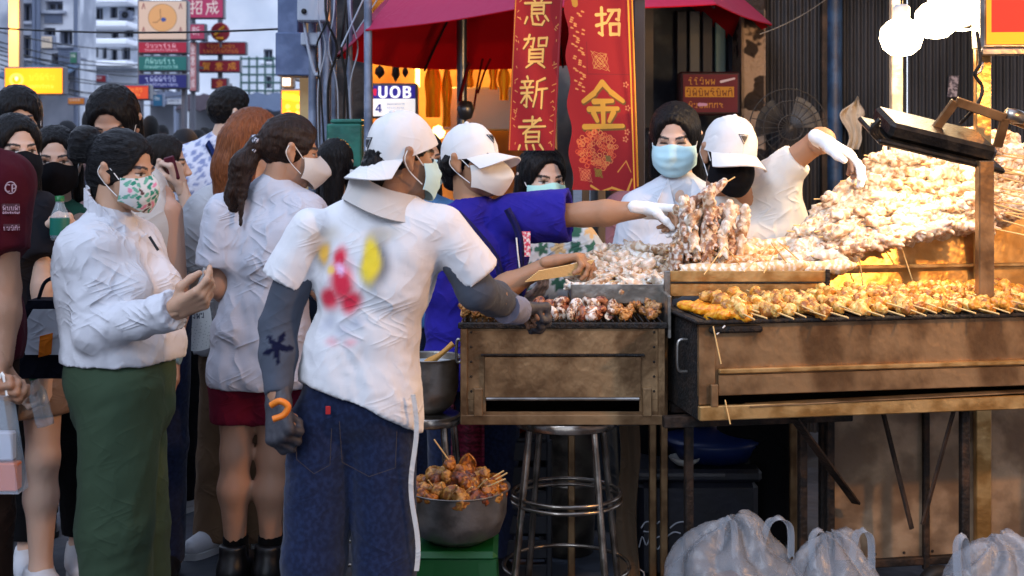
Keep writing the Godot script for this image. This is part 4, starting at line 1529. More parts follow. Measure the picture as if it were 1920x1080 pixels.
func left_people(hm: Material, hb: Material, mk: Material, black: Material, denim: Material, ws: Material, ds: Material, so: Material, dso: Material) -> void:
	# maroon shirt, cut by the picture's edge
	var d := 3.55
	var arm := [[P(2, 350, d), P(8, 540, d - .02), P(4, 680, d - .1), P(2, 745, d - .14), Vector3(1, 0, 0), true, "grip", null, 1.1], [P(-200, 350, d), P(-220, 540, d), P(-215, 690, d), P(-215, 760, d), Vector3(1, 0, 0), false, "relaxed", null]]
	var r := bystander({"label": "person in maroon sports shirt with white sponsor prints on the sleeve, holding carrier bag", "d": d, "hx": -95, "hy": 180, "yaw": 20, "N": P(-95, 300, d), "sw": .2, "cd": .23, "arms": arm, "top": cloth(Color(.23, .035, .085), false, .2), "bottom": cloth(Color(.16, .10, .07)), "sleeve": .62, "cell": .010, "skin": SKIN_DARK, "hair": [], "hairm": hm, "grow": .01, "shoe": ds, "sole": dso, "legr": [.1, .085, .075]})
	var prints := mat(Color(.62, .52, .55), .8)
	var ring := []
	for k in 14: ring.append(P(20 + cos(TAU * k / 14) * 10, 352 + sin(TAU * k / 14) * 11, d - .075) - r.position)
	put(r, "sleeve_print", tube_mesh(ring, .0018, 4, true, .5), prints)
	var tm := TextMesh.new()
	tm.text = "CP"
	tm.pixel_size = .0016
	tm.font_size = 18
	tm.depth = .001
	put(r, "sleeve_print", tm, prints, P(20, 352, d - .076) - r.position)
	for q in [[382, 12, 5], [394, 7, 8], [420, 12, 5]]:
		var im := pic(96, int(96.0 * q[1] / 34.0) + 2, Color(.23, .035, .085))
		thai(im, .06, .08, q[1] / 34.0 * .8, q[2], .035, Color(.70, .58, .62), int(q[0]))
		put(r, "sleeve_print", sheet_mesh(1, 1, .001, func(u: float, v: float) -> Vector3: return P(3 + u * 34, q[0] + q[1] - v * q[1], d - .077) - r.position), picture_mat(im))
	# long hair and black mask, in front of the tall one
	bystander({"label": "person with long black hair, black mask and dark top behind the maroon shirt", "d": 4.2, "hx": 28, "hy": 285, "yaw": 40, "hs": 1.03, "top": cloth(Color(.10, .10, .12)), "bottom": cloth(Color(.5, .42, .36)), "short": true, "skin": SKIN_FAIR, "mask": mk, "hair": long_hair(), "hairm": hm, "shoe": ws, "sole": so,
		"arms": [[P(75, 395, 4.2), P(80, 540, 4.15), P(85, 700, 4.1), P(84, 760, 4.1), Vector3(-1, 0, 0), true, "grip", null, .9], [P(-30, 395, 4.2), P(-40, 540, 4.2), P(-30, 650, 4.2), P(-30, 700, 4.2), Vector3(1, 0, 0), false, "relaxed", null, .9]]})
	bystander({"label": "tall person with black fringe and black mask looking over the shoulders in front", "d": 5.0, "hx": 33, "hy": 226, "yaw": 30, "hs": 1.12, "pitch": 6, "top": black, "bottom": black, "skin": SKIN, "mask": mk, "hair": long_hair(), "hairm": hm, "shoe": ds, "sole": dso, "face_low": -.03})
	# black mask, centre parting
	bystander({"label": "person with centre parting, black mask and green top holding green bottle", "d": 4.5, "hx": 103, "hy": 305, "yaw": 18, "hs": 1.06, "top": cloth(Color(.22, .42, .34)), "bottom": black, "sleeve": -1.0, "cuff": .05, "skin": SKIN_FAIR, "mask": mk, "hair": [ell(Vector3(0, .03, -.03), Vector3(.086, .092, .1)), cone(Vector3(-.075, -.02, -.03), Vector3(-.08, -.12, -.03), .02, .02), cone(Vector3(.075, -.02, -.03), Vector3(.08, -.12, -.03), .02, .02)], "hairm": hm, "shoe": ws, "sole": so,
		"arms": [[P(60, 420, 4.5), P(55, 510, 4.42), P(85, 445, 4.2), P(102, 405, 4.16), Vector3(1, 0, .2), false, "grip", null, .9], [P(150, 420, 4.5), P(160, 540, 4.5), P(150, 650, 4.4), P(148, 700, 4.4), Vector3(-1, 0, 0), true, "relaxed", null, .9]]})
	# head bent, white tank top
	var t := bystander({"label": "person in white tank top with centre-parted black hair, head bowed", "d": 4.45, "hx": 212, "hy": 232, "fx": 262, "N": P(252, 345, 4.45), "yaw": 14, "hyaw": 2, "pitch": 28, "hs": 1.08, "open": false, "top": cloth(Color(.72, .71, .69), false, .3), "bottom": denim, "sleeve": -1.0, "skin": Color(.42, .245, .165), "mask": mk, "hair": long_hair(), "hairm": hm, "shoe": ds, "sole": dso, "sw": .165,
		"arms": [[P(318, 398, 4.42), P(332, 545, 4.42), P(327, 665, 4.38), P(331, 730, 4.36), Vector3(-1, 0, .2), true, "relaxed", null, 1.0], [P(190, 400, 4.45), P(180, 530, 4.45), P(190, 640, 4.45), P(190, 700, 4.45), Vector3(1, 0, 0), false, "relaxed", null]]})
	put(t, "bracelet", tube_mesh([P(316, 664, 4.36) - t.position, P(340, 668, 4.36) - t.position], .03, 14), mat(Color(.55, .68, .70), .5))

func behind_people(hm: Material, mw: Material, mb: Material, black: Material, denim: Material, ws: Material, so: Material, ds: Material, dso: Material) -> void:
	var d := 5.3
	var r := bystander({"label": "person holding a maroon phone to the ear, dark hair pinned up", "d": d, "hx": 308, "hy": 310, "yaw": 150, "hyaw": 105, "hs": 1.05, "top": cloth(Color(.42, .44, .46)), "bottom": black, "hair": [ell(Vector3(0, .05, -.08), Vector3(.05, .05, .05))], "hairm": hair_mat(Color(.05, .04, .04), Color(.14, .11, .10)), "skin": SKIN_FAIR, "shoe": ws, "sole": so,
		"arms": [[P(350, 410, d), P(372, 440, d - .08), P(338, 345, d - .1), P(325, 305, d - .12), Vector3(-1, 0, -.3), false, "grip", null, .9], [P(275, 410, d), P(270, 530, d), P(275, 620, d), P(275, 660, d), Vector3(1, 0, 0), true, "relaxed", null, .9]]})
	var ph := put(r, "phone", box_mesh(Vector3(.05, .1, .012), .005), mat(Color(.30, .03, .10), .35), P(322, 316, d - .13) - r.position)
	ph.rotation = Vector3(.1, -.3, .25)
	d = 6.15
	var m8 := bystander({"label": "tall person in white patterned short-sleeved shirt with blue strap, seen from behind", "d": d, "hx": 432, "hy": 216, "fx": 400, "N": P(410, 278, d), "yaw": 165, "hyaw": 130, "hs": 1.1, "sw": .21, "cd": .23, "top": cloth(Color.WHITE, true, .2), "bottom": cloth(Color(.16, .20, .30)), "skin": SKIN_FAIR, "hair": [ell(Vector3(0, .065, .0), Vector3(.078, .065, .09))], "hairm": hm, "grow": .012, "face_low": .02, "strand": Vector3(70, 50, 70), "mask": cloth(Color(.05, .05, .07)), "shoe": ds, "sole": so,
		"painter": func(p: Vector3, _n: Vector3) -> Color:
			var q := Vector2(p.x * 42.0, p.y * 42.0)
			var v := sin(q.x * 2.1 + sin(q.y * 1.7) * 1.3) * sin(q.y * 2.3 + sin(q.x * 1.3))
			return Color(.55, .57, .66) if v < .18 else Color(.20, .24, .40)})
	var strap := cloth(Color(.08, .14, .32))
	put(m8, "shoulder_strap", tube_mesh(spline([P(398, 268, d) - m8.position + Vector3(0, 0, .1), P(418, 300, d) - m8.position + Vector3(0, 0, .14), P(440, 350, d) - m8.position + Vector3(0, 0, .14)], 4), .022, 6, false, .2), strap)
	# between the two vendors
	bystander({"label": "person in light blue shirt standing between two vendors", "d": 5.3, "hx": 795, "hy": 300, "fx": 812, "yaw": 30, "hs": 1.0, "top": cloth(Color(.30, .50, .72)), "bottom": denim, "skin": SKIN, "mask": mb, "hair": long_hair(), "hairm": hm, "shoe": ds, "sole": dso})
	bystander({"label": "person in dark jacket behind the brown ponytail and vendor", "d": 5.6, "hx": 630, "hy": 310, "yaw": 170, "hs": .95, "top": cloth(Color(.09, .11, .15)), "bottom": denim, "skin": SKIN, "hair": long_hair(), "hairm": hm, "shoe": ds, "sole": dso})
	bystander({"label": "person with black hair seen from behind beside the banner pole", "d": 6.0, "hx": 1218, "hy": 290, "yaw": 185, "hs": 1.0, "top": cloth(Color(.55, .40, .45)), "bottom": denim, "skin": SKIN, "hair": long_hair(), "hairm": hm, "shoe": ds, "sole": dso})
# ---------------------------------------------------------------- setting
# strokes of a few brush characters, each in a unit square
const HAN := {
	"new": [[.25, .03, .28, .1], [.08, .18, .46, .16], [.17, .22, .2, .31], [.38, .2, .33, .31], [.05, .36, .48, .34], [.08, .52, .46, .5], [.27, .36, .27, .92, .19, .87], [.22, .6, .08, .8], [.33, .6, .45, .75], [.85, .08, .6, .18], [.6, .18, .58, .55, .5, .92], [.6, .42, .95, .38], [.78, .4, .78, .97]],
	"congratulate": [[.1, .15, .42, .12, .38, .38, .32, .36], [.26, .02, .22, .22, .08, .42], [.58, .12, .58, .36], [.58, .12, .86, .1, .84, .35], [.58, .34, .84, .33], [.28, .46, .28, .82], [.28, .46, .74, .44, .74, .82], [.3, .58, .72, .57], [.3, .69, .72, .68], [.28, .81, .74, .8], [.4, .84, .2, .98], [.6, .84, .82, .98]],
	"wish": [[.5, .0, .5, .08], [.18, .13, .82, .11], [.34, .17, .4, .25], [.66, .15, .6, .25], [.06, .3, .94, .28], [.3, .37, .3, .62], [.3, .37, .7, .36, .7, .62], [.3, .49, .7, .48], [.3, .61, .7, .6], [.15, .72, .08, .9], [.3, .68, .36, .92, .66, .94, .74, .82], [.48, .68, .54, .8], [.76, .68, .88, .82]],
	"spring": [[.5, .0, .5, .3], [.2, .12, .8, .1], [.05, .3, .95, .28], [.75, .05, .2, .5], [.3, .45, .3, .75], [.3, .45, .75, .44, .75, .75], [.3, .6, .75, .59], [.3, .74, .75, .73], [.1, .85, .06, .97], [.32, .84, .36, .97], [.56, .84, .62, .97], [.8, .83, .92, .97]],
	"beckon": [[.05, .25, .4, .22], [.25, .02, .25, .9, .13, .84], [.05, .6, .42, .5], [.5, .1, .9, .08, .86, .4, .78, .38], [.68, .1, .46, .44], [.55, .55, .55, .9], [.55, .55, .88, .53, .86, .9], [.55, .88, .86, .87]],
	"gold": [[.5, .02, .3, .25, .05, .42], [.5, .02, .7, .22, .97, .4], [.3, .42, .72, .4], [.18, .58, .84, .56], [.5, .42, .5, .92], [.28, .66, .36, .82], [.74, .64, .64, .82], [.06, .95, .95, .92]],
	"become": [[.12, .25, .88, .2], [.2, .26, .2, .6, .06, .95], [.2, .48, .46, .46, .42, .76, .34, .72], [.56, .02, .6, .5, .8, .86, .95, .7], [.84, .4, .5, .9], [.72, .06, .82, .14]]}

func han(im: Image, which: String, x: float, y: float, s: float, w: float, c: Color) -> void:
	for st in HAN[which]:
		var pts := []
		for k in range(0, st.size(), 2):
			pts.append(x + st[k] * s)
			pts.append(y + st[k + 1] * s)
		ink(im, pts, w, c)

# rounded letters with head loops, as on the shop signs
func thai(im: Image, x: float, y: float, h: float, n: int, w: float, c: Color, sd: int) -> void:
	var r := RandomNumberGenerator.new()
	r.seed = sd
	for k in n:
		var kind := r.randi() % 6
		var o := x + k * h * .78
		var loop := []
		for q in 7: loop.append_array([o + h * .12 + cos(TAU * q / 6) * h * .09, y + h * .38 + sin(TAU * q / 6) * h * .09])
		ink(im, loop, w * .8, c)
		match kind:
			0: ink(im, [o + h * .2, y + h * .4, o + h * .2, y + h, o + h * .55, y + h, o + h * .55, y + h * .3], w, c)
			1: ink(im, [o + h * .05, y + h, o + h * .1, y + h * .35, o + h * .5, y + h * .28, o + h * .55, y + h], w, c)
			2: ink(im, [o + h * .1, y + h * .5, o + h * .15, y + h, o + h * .35, y + h * .6, o + h * .5, y + h, o + h * .58, y + h * .3], w, c)
			3: ink(im, [o + h * .5, y + h * .3, o + h * .5, y + h, o + h * .2, y + h * .9], w, c)
			4: ink(im, [o + h * .1, y + h * .3, o + h * .5, y + h * .45, o + h * .3, y + h * .7, o + h * .55, y + h], w, c)
			5: ink(im, [o + h * .3, y + h * .3, o + h * .3, y + h * 1.0, o + h * .5, y + h], w, c)
		if r.randf() < .45: ink(im, [o + h * .15, y + h * .12, o + h * .3, y - h * .02, o + h * .5, y + h * .12], w * .8, c)

func pic(w: int, h: int, c: Color) -> Image:
	var im := Image.create(w, h, false, Image.FORMAT_RGB8)
	im.fill(c)
	return im

# a flat sign board facing the street: panel with print and a metal frame
func sign_board(called: String, label: String, x0: float, y0: float, x1: float, y1: float, d: float, face: Material, frame: Material, turn := 0.0, glow := false) -> Node3D:
	var a := P(x0, y0, d)
	var b := P(x1, y1, d)
	var c := (a + b) * .5
	var w := b.x - a.x
	var h := a.y - b.y
	var o := thing(called, label, "sign", c)
	o.rotation.y = turn
	put(o, "casing", box_mesh(Vector3(w, h, .12), .01), frame, Vector3(0, 0, -.065))
	var q := md()
	quad(q, Vector3(-w * .5 + .015, h * .5 - .015, .006), Vector3(w * .5 - .015, h * .5 - .015, .006), Vector3(w * .5 - .015, -h * .5 + .015, .006), Vector3(-w * .5 + .015, -h * .5 + .015, .006))
	put(o, "sign_face", commit(q), face)
	if glow:
		var l := OmniLight3D.new()
		l.name = "sign_light"
		l.light_color = Color(1, .72, .35)
		l.light_energy = .25
		l.light_size = .3
		l.shadow_enabled = true
		o.add_child(l)
		l.position = Vector3(0, 0, .4)
	for s: float in [-1.0, 1.0]: put(o, "bracket", box_mesh(Vector3(.03, .03, .25), .003), frame, Vector3(s * w * .35, 0, -.245))
	return o

func lit(m: StandardMaterial3D, e: float) -> StandardMaterial3D:
	m.emission_enabled = true
	m.emission_texture = m.albedo_texture
	m.emission = Color.BLACK if m.albedo_texture else m.albedo_color
	m.emission_energy_multiplier = e
	return m

# a building: wall with real window openings; each row of holes is given in picture columns and rows at its front
func building(called: String, label: String, x0: float, x1: float, top: float, d: float, depth: float, wall: Material, holes: Array, glass: Material, frame: Material) -> Node3D:
	var a := P(x0, top, d)
	var b := P(x1, top, d)
	var o := thing(called, label, "building", Vector3((a.x + b.x) * .5, 0, -d))
	var w := b.x - a.x
	var h := a.y
	put(o, "wall", box_mesh(Vector3(w, h, depth)), wall, Vector3(0, h * .5, -depth * .5 - .18))
	# outer skin in strips round the holes, so that each window is a recess
	var xs := [-w * .5, w * .5]
	var rects := []
	for q in holes:
		var p0 := P(q[0], q[1], d) - o.position
		var p1 := P(q[2], q[3], d) - o.position
		rects.append([p0.x, p1.y, p1.x, p0.y])
		xs.append(p0.x)
		xs.append(p1.x)
	xs.sort()
	var skin := md()
	for k in xs.size() - 1:
		if xs[k + 1] - xs[k] < .004: continue
		var mid: float = (xs[k] + xs[k + 1]) * .5
		var cuts := []
		for r in rects:
			if mid > r[0] and mid < r[2]: cuts.append([r[1], r[3]])
		cuts.sort_custom(func(m, n): return m[0] < n[0])
		var y := 0.0
		for c in cuts + [[h, h]]:
			if c[0] - y > .003: box(skin, Vector3(mid, (y + c[0]) * .5, -.09), Vector3(xs[k + 1] - xs[k], c[0] - y, .18))
			y = maxf(y, c[1])
	put(o, "facade", commit(skin), wall)
	for r in rects:
		var rw: float = r[2] - r[0]
		var rh: float = r[3] - r[1]
		var win := put(o, "window", box_mesh(Vector3(rw - .01, rh - .01, .02)), glass, Vector3((r[0] + r[2]) * .5, (r[1] + r[3]) * .5, -.165))
		var f := md()
		var t := minf(.05, rw * .12)
		for s: float in [-1.0, 0.0, 1.0]: box(f, Vector3(s * (rw * .5 - t * .6), 0, .025), Vector3(t, rh - .012, .03))
		for s: float in [-1.0, 1.0]: box(f, Vector3(0, s * (rh * .5 - t * .6), .024), Vector3(rw - .012, t, .028))
		put(win, "frame", commit(f), frame)
		put(win, "sill", box_mesh(Vector3(rw + .12, .05, .16), .01), wall, Vector3(0, -rh * .5 - .03, .16))
	return o

func cable(label: String, pts: Array, r: float, m: Material, group := "") -> void:
	one("cable", label, "cable", tube_mesh(pts, r, 6), m, Vector3.ZERO, Vector3.ZERO, group)

func build_setting() -> void:
	var asphalt := grimy("asphalt", Color(.14, .155, .18), Color(.25, .27, .31), .85, 0, Vector3(.35, .35, .35), 1.2, .2, .8)
	var gd := md()
	quad(gd, Vector3(-60, 0, -90), Vector3(60, 0, -90), Vector3(60, 0, 15), Vector3(-60, 0, 15))
	structure("road", commit(gd), asphalt)
	street_buildings()
	street_signs()
	utility_corner()
	shop_interior()
	right_wall()
	parasol()
	banners()
	far_crowd()

func street_buildings() -> void:
	var white := grimy("white_wall", Color(.86, .88, .91), Color(.95, .955, .97), .85, 0, Vector3(.12, .12, .12), .3)
	var grey := grimy("grey_wall", Color(.70, .73, .78), Color(.90, .91, .93), .85, 0, Vector3(.16, .16, .16), .3)
	var dirty := grimy("dirty_wall", Color(.58, .60, .65), Color(.86, .87, .89), .85, 0, Vector3(.2, .2, .2), .3)
	var glass := mat(Color(.10, .13, .19), .12)
	var frame := mat(Color(.45, .48, .55), .6)
	var dark := mat(Color(.10, .11, .14), .8)
	building("apartment_building", "plain white rendered building with a few small windows behind the red signs", 345, 640, -420, 31, 8, white, [[494, 92, 511, 116], [498, 143, 509, 166], [476, -40, 500, -10], [560, 92, 578, 116], [376, 60, 390, 82]], glass, frame)
	var b := building("apartment_building", "grey and white building with balcony slabs behind the round-emblem sign", 146, 262, -420, 27, .6, grey, [[176, 14, 193, 37], [170, 86, 184, 108], [192, 88, 200, 110], [208, 60, 222, 80], [228, 86, 244, 112], [208, 92, 220, 116], [232, 46, 250, 70], [206, 12, 220, 34], [236, 4, 252, 30], [156, 60, 166, 78], [156, 94, 164, 112]], glass, frame)
	for y: float in [8.0, 52.0, 84.0, 124.0]:
		var c := P(204, y, 27) - b.position
		put(b, "balcony_slab", box_mesh(Vector3(1.1, .12, .9), .02), white, c + Vector3(.1, 0, .45))
	for q: Vector2 in [Vector2(160, 60), Vector2(240, 30), Vector2(163, 130)]:
		var u := put(b, "air_conditioner", box_mesh(Vector3(.26, .2, .22), .02), frame, P(q.x, q.y, 27) - b.position + Vector3(0, 0, .11))
		put(u, "fan_grille", lathe_mesh([Vector2(.01, .012), Vector2(.07, .012), Vector2(.075, 0)], 14), dark, Vector3(0, 0, .112), Vector3(PI / 2, 0, 0))
	var a := building("shop_house", "cluttered shop house with shutters and pipes behind the lit yellow sign", -160, 150, -420, 20, .6, dirty, [[40, 6, 62, 40], [84, 2, 118, 20], [82, 52, 104, 84], [112, 56, 136, 84], [40, 66, 58, 110], [96, 100, 120, 122]], glass, frame)
	var shut := mat(Color(.42, .46, .54), .6)
	for q in [[84, 22, 118, 44], [110, 90, 140, 120]]:
		var p0 := P(q[0], q[1], 20) - a.position
		var p1 := P(q[2], q[3], 20) - a.position
		for k in 6:
			var y := lerpf(p0.y, p1.y, (k + .5) / 6)
			put(a, "shutter_slat", box_mesh(Vector3(p1.x - p0.x, absf(p0.y - p1.y) / 7, .03), .006), shut, Vector3((p0.x + p1.x) * .5, y, .02))
	for x: float in [64.0, 72.0, 142.0]:
		var pm := md()
		tube(pm, [P(x, -200, 19.9) - a.position, P(x, 300, 19.9) - a.position], .035, 8)
		put(a, "drain_pipe", commit(pm), shut)
	var aw := put(a, "awning", sheet_mesh(10, 4, .03, func(u: float, v: float) -> Vector3: return P(30 + u * 120, 122, 20) - a.position + Vector3(0, -.25 * v - .02 * sin(u * 40.0), .9 * v)), cloth(Color(.35, .42, .50)))
	aw.rotation = Vector3.ZERO
	var far_holes := []
	for k in 14:
		for j in 5: far_holes.append([68 + k * 29, 52 + j * 34, 86 + k * 29, 74 + j * 34])
	var far := building("shop_house", "distant grey shop house closing off the street", 60, 480, 40, 46, 8, dirty, far_holes, glass, frame)
	far.position.y = 0
	# dim shop fronts with awnings low along the street
	var fronts := [[120, 250, 168, 24.0, Color(.20, .25, .33)], [262, 350, 172, 33.0, Color(.30, .32, .38)], [352, 440, 178, 27.0, Color(.26, .22, .24)], [440, 560, 176, 25.0, Color(.34, .38, .45)]]
	for q in fronts:
		var dd: float = q[3]
		var p := P((q[0] + q[1]) * .5, q[2], dd)
		var w: float = (q[1] - q[0]) / F * dd
		var o := thing("market_stall", "dim market stall with %s awning far down the street" % ["slate blue", "pale grey", "brownish", "light grey"][fronts.find(q)], "stall", Vector3(p.x, 0, -dd))
		put(o, "awning", sheet_mesh(12, 4, .02, func(u: float, v: float) -> Vector3: return Vector3((u - .5) * w, p.y - .35 * v + .03 * sin(u * 22.0), 1.0 * v)), cloth(q[4]))
		put(o, "counter", box_mesh(Vector3(w * .9, .9, .5), .02), dark, Vector3(0, .45, .5))
		put(o, "back_panel", box_mesh(Vector3(w, p.y, .05)), mat(Color(.42, .43, .46), .8), Vector3(0, p.y * .5, -.1))
		for s: float in [-1.0, 1.0]: put(o, "post", box_mesh(Vector3(.05, p.y - .4, .05), .005), frame, Vector3(s * w * .46, (p.y - .4) * .5, .95))
		for k in 7:
			var goods := put(o, "goods_box", box_mesh(Vector3(.16, .14 + .1 * rng.randf(), .2), .01), mat([Color(.6, .3, .2), Color(.7, .65, .5), Color(.25, .4, .45), Color(.75, .7, .7)][k % 4], .7), Vector3((k - 3) * w * .12, .98, .55))
			goods.rotation.y = rng.randf()
	# the shop rows that shut in the street, beyond the picture on both sides
	for q in [[-13.5, 7.0, -1.0, 26.0, 10.0, "rendered shop row along the other side of the street"], [7.4, 7.0, 4.2, 18.0, 10.0, "rendered shop row behind the stall's near end"]]:
		var row := thing("shop_row", q[5], "building", Vector3(q[0], 0, q[2]))
		put(row, "wall", box_mesh(Vector3(q[1], q[4], q[3])), grey, Vector3(0, q[4] * .5, 0))
		put(row, "canopy", box_mesh(Vector3(1.4, .1, q[3])), dark, Vector3((q[1] * .5 + .6) * (1.0 if q[0] < 0 else -1.0), 3.2, 0))
	# small signs further down
	var small := [[226, 196, 252, 210, 20.0, Color(.72, .62, .2), "small mustard sign far down the street"], [286, 176, 306, 200, 22.0, Color(.18, .42, .55), "small teal upright sign far down the street"], [312, 184, 344, 197, 24.0, Color(.85, .85, .86), "small white sign far down the street"], [126, 182, 160, 197, 18.0, Color(.86, .5, .16), "small amber sign behind the yellow box sign"], [130, 96, 146, 120, 17.0, Color(.2, .45, .35), "small green upright sign on the cluttered shop house"], [76, 66, 100, 92, 17.0, Color(.88, .80, .70), "small cream sign on the cluttered shop house"], [166, 140, 200, 156, 21.0, Color(.62, .16, .18), "small dark red sign on the balcony building"]]
	for q in small:
		var im := pic(90, 60, q[5])
		thai(im, .1, .1, .22, 4, .04, Color(.93, .9, .86) if q[5].v < .8 or q[5].s > .5 else Color(.3, .32, .4), int(q[0]))
		sign_board("shop_sign", q[6], q[0], q[1], q[2], q[3], q[4], picture_mat(im), frame)
	# green scaffold grid
	var sc := thing("scaffold", "thin green scaffold grid in front of the white building", "scaffold", Vector3(P(490, 0, 29.5).x, 0, -29.5))
	var green := mat(Color(.22, .36, .34), .6)
	for k in 6: put(sc, "upright", tube_mesh([P(452 + k * 15, 106, 29.5) - sc.position, P(452 + k * 15, 270, 29.5) * Vector3(1, 0, 1) - sc.position * Vector3(1, 1, 1)], .025, 6), green)
	for k in 5: put(sc, "rail", tube_mesh([P(450, 110 + k * 15, 29.5) - sc.position, P(530, 110 + k * 15, 29.5) - sc.position], .025, 6), green)

func street_signs() -> void:
	var frame := mat(Color(.35, .36, .40), .5)
	# lit yellow box sign
	var im := pic(220, 104, Color(.98, .62, .04))
	for r in [[.12, .012], [.10, .05]]:
		var ring := []
		for k in 25: ring.append_array([.20 + cos(TAU * k / 24) * r[0], .22 + sin(TAU * k / 24) * r[0]])
		ink(im, ring, r[1], Color(1, .86, .35))
	ink(im, [.2, .19, .2, .21], .07, Color(1, .95, .75))
	thai(im, .42, .1, .12, 5, .012, Color(1, .72, .2), 3)
	thai(im, .42, .3, .07, 8, .01, Color(1, .78, .3), 4)
	sign_board("light_box_sign", "glowing yellow box sign with round emblem above the crowd", 7, 125, 120, 178, 12.5, lit(picture_mat(im), .34), frame, .0, true)
	# tall light strip
	var strip := mat(Color(1, .80, .50), .5)
	strip.emission_enabled = true
	strip.emission = Color(1, .68, .34)
	strip.emission_energy_multiplier = .6
	var o := thing("light_strip_sign", "tall narrow glowing strip sign above the yellow box sign", "sign", P(26, 40, 13.5))
	put(o, "casing", box_mesh(Vector3(.13, 1.0, .1), .01), frame, Vector3(0, 0, -.06))
	put(o, "sign_light", box_mesh(Vector3(.10, .96, .02), .004), strip, Vector3(0, 0, .002))
	var sl := OmniLight3D.new()
	sl.name = "strip_light"
	sl.light_color = Color(1, .72, .4)
	sl.light_energy = .3
	sl.light_size = .2
	sl.shadow_enabled = true
	o.add_child(sl)
	sl.position = Vector3(0, 0, .3)
	# the stacked sign: cream emblem, red, green, blue
	im = pic(256, 212, Color(.86, .76, .66))
	var disc := []
	for k in 33: disc.append_array([.5 + cos(TAU * k / 32) * .15, .36 + sin(TAU * k / 32) * .15])
	ink(im, disc, .3, Color(.88, .66, .42))
	disc.clear()
	for k in 33: disc.append_array([.5 + cos(TAU * k / 32) * .3, .36 + sin(TAU * k / 32) * .3])
	ink(im, disc, .012, Color(.62, .46, .3))
	ink(im, [.45, .18, .46, .38, .38, .46, .3, .46], .02, Color(.62, .44, .3))
	ink(im, [.52, .4, .54, .4], .1, Color(.2, .32, .58))
	for q in [[.1, .1], [.88, .1], [.1, .62], [.88, .62]]: ink(im, [q[0] - .03, q[1] + .06, q[0], q[1] - .05, q[0] + .03, q[1] + .06], .025, Color(.6, .38, .36))
	sign_board("shop_sign", "cream square sign with round tan emblem at the top of the stack", 258, 0, 352, 76, 14.2, picture_mat(im), frame)
	var rows := [["red sign with pale lettering under the cream emblem sign", 77, 101, Color(.66, .10, .22), Color(.93, .72, .74)], ["green sign with pale lettering below the red sign of the stack", 104, 134, Color(.09, .42, .40), Color(.60, .82, .78)], ["blue sign with white lettering at the foot of the stack", 138, 167, Color(.10, .13, .42), Color(.72, .76, .88)]]
	for k in 3:
		var r = rows[k]
		im = pic(256, 76, r[3])
		thai(im, .14, .03, .12, 7, .017, r[4], 10 + k)
		thai(im, .12, .185, .07, 13, .011, r[4], 20 + k)
		sign_board("shop_sign", r[0], 258, r[1], 352, r[2], 14.2, picture_mat(im), frame)
	# red and gold signs behind it
	im = pic(200, 100, Color(.72, .20, .36))
	han(im, "become", .5, .04, .4, .035, Color(.93, .88, .80))
	han(im, "beckon", .04, .04, .4, .035, Color(.93, .88, .80))
	sign_board("shop_sign", "pink sign with two large cream characters", 350, -4, 420, 35, 16.5, picture_mat(im), frame)
	im = pic(120, 110, Color(.70, .22, .34))
	han(im, "new", .15, .1, .6, .05, Color(.92, .82, .80))
	sign_board("shop_sign", "small pink sign with one pale character beside the red oval", 353, 44, 385, 75, 16.5, picture_mat(im), frame)
	im = pic(60, 200, Color(.72, .46, .46))
	for k in 4: han(im, ["gold", "wish", "new", "become"][k], .15, .12 + k * .8, .68, .09, Color(.90, .80, .78))
	sign_board("shop_sign", "narrow faded pink sign column with pale characters", 354, 78, 370, 172, 16.6, picture_mat(im), frame)
	im = pic(260, 72, Color(.58, .09, .16))
	thai(im, .16, .03, .1, 8, .016, Color(.85, .55, .18), 31)
	thai(im, .08, .15, .1, 10, .015, Color(.85, .52, .2), 32)
	sign_board("shop_sign", "wide red sign with two lines of gold lettering", 372, 78, 462, 103, 17, picture_mat(im), frame)
	im = pic(220, 66, Color(.56, .06, .14))
	for k in 3: han(im, ["congratulate", "wish", "become"][k], .06 + k * .32, .04, .23, .026, Color(.88, .58, .16))
	sign_board("shop_sign", "red sign with three gold characters", 372, 112, 451, 136, 17, picture_mat(im), frame)
	im = pic(90, 60, Color(.52, .07, .14))
	han(im, "gold", .28, .08, .5, .06, Color(.85, .52, .2))
	sign_board("shop_sign", "small red sign with a single gold character", 395, 146, 427, 167, 17, picture_mat(im), frame)
	var ov := thing("oval_sign", "red oval sign with gold slash on the red sign column", "sign", P(413, 60, 16.9))
	put(ov, "disc", lathe_mesh([Vector2(.001, .03), Vector2(.11, .03), Vector2(.123, .02), Vector2(.123, -.03), Vector2(.001, -.03)], 28), mat(Color(.60, .08, .16), .5), Vector3.ZERO, Vector3(PI / 2, 0, 0))
	put(ov, "emblem", tube_mesh([Vector3(-.07, -.05, .034), Vector3(-.01, .0, .036), Vector3(.0, .02, .036), Vector3(.06, .07, .034)], .02, 6, false, .3), mat(Color(.90, .60, .12), .4))
	put(ov, "emblem", tube_mesh([Vector3(-.05, -.09, .034), Vector3(.05, -.09, .034)], .022, 6, false, .3), mat(Color(.90, .60, .12), .4))
	put(ov, "bracket", tube_mesh([Vector3(0, -.12, -.02), Vector3(0, -.2, -.02)], .015, 6), frame)
	# posts that carry the stacks
	for q in [[264, 14.35], [346, 14.35], [362, 16.75], [413, 17.15]]:
		one("sign_post", "steel post carrying the stacked shop signs", "post", tube_mesh([P(q[0], -150, q[1]), P(q[0], 170, q[1]) * Vector3(1, 0, 1)], .035, 8), frame, Vector3.ZERO, Vector3.ZERO, "posts of the stacked signs")
	im = pic(150, 64, Color(.80, .27, .11))
	thai(im, .08, .06, .14, 7, .02, Color(.90, .52, .2), 41)
	thai(im, .08, .24, .1, 9, .016, Color(.88, .48, .2), 42)
	ink(im, [.0, .02, .96, .02], .05, Color(.7, .12, .14))
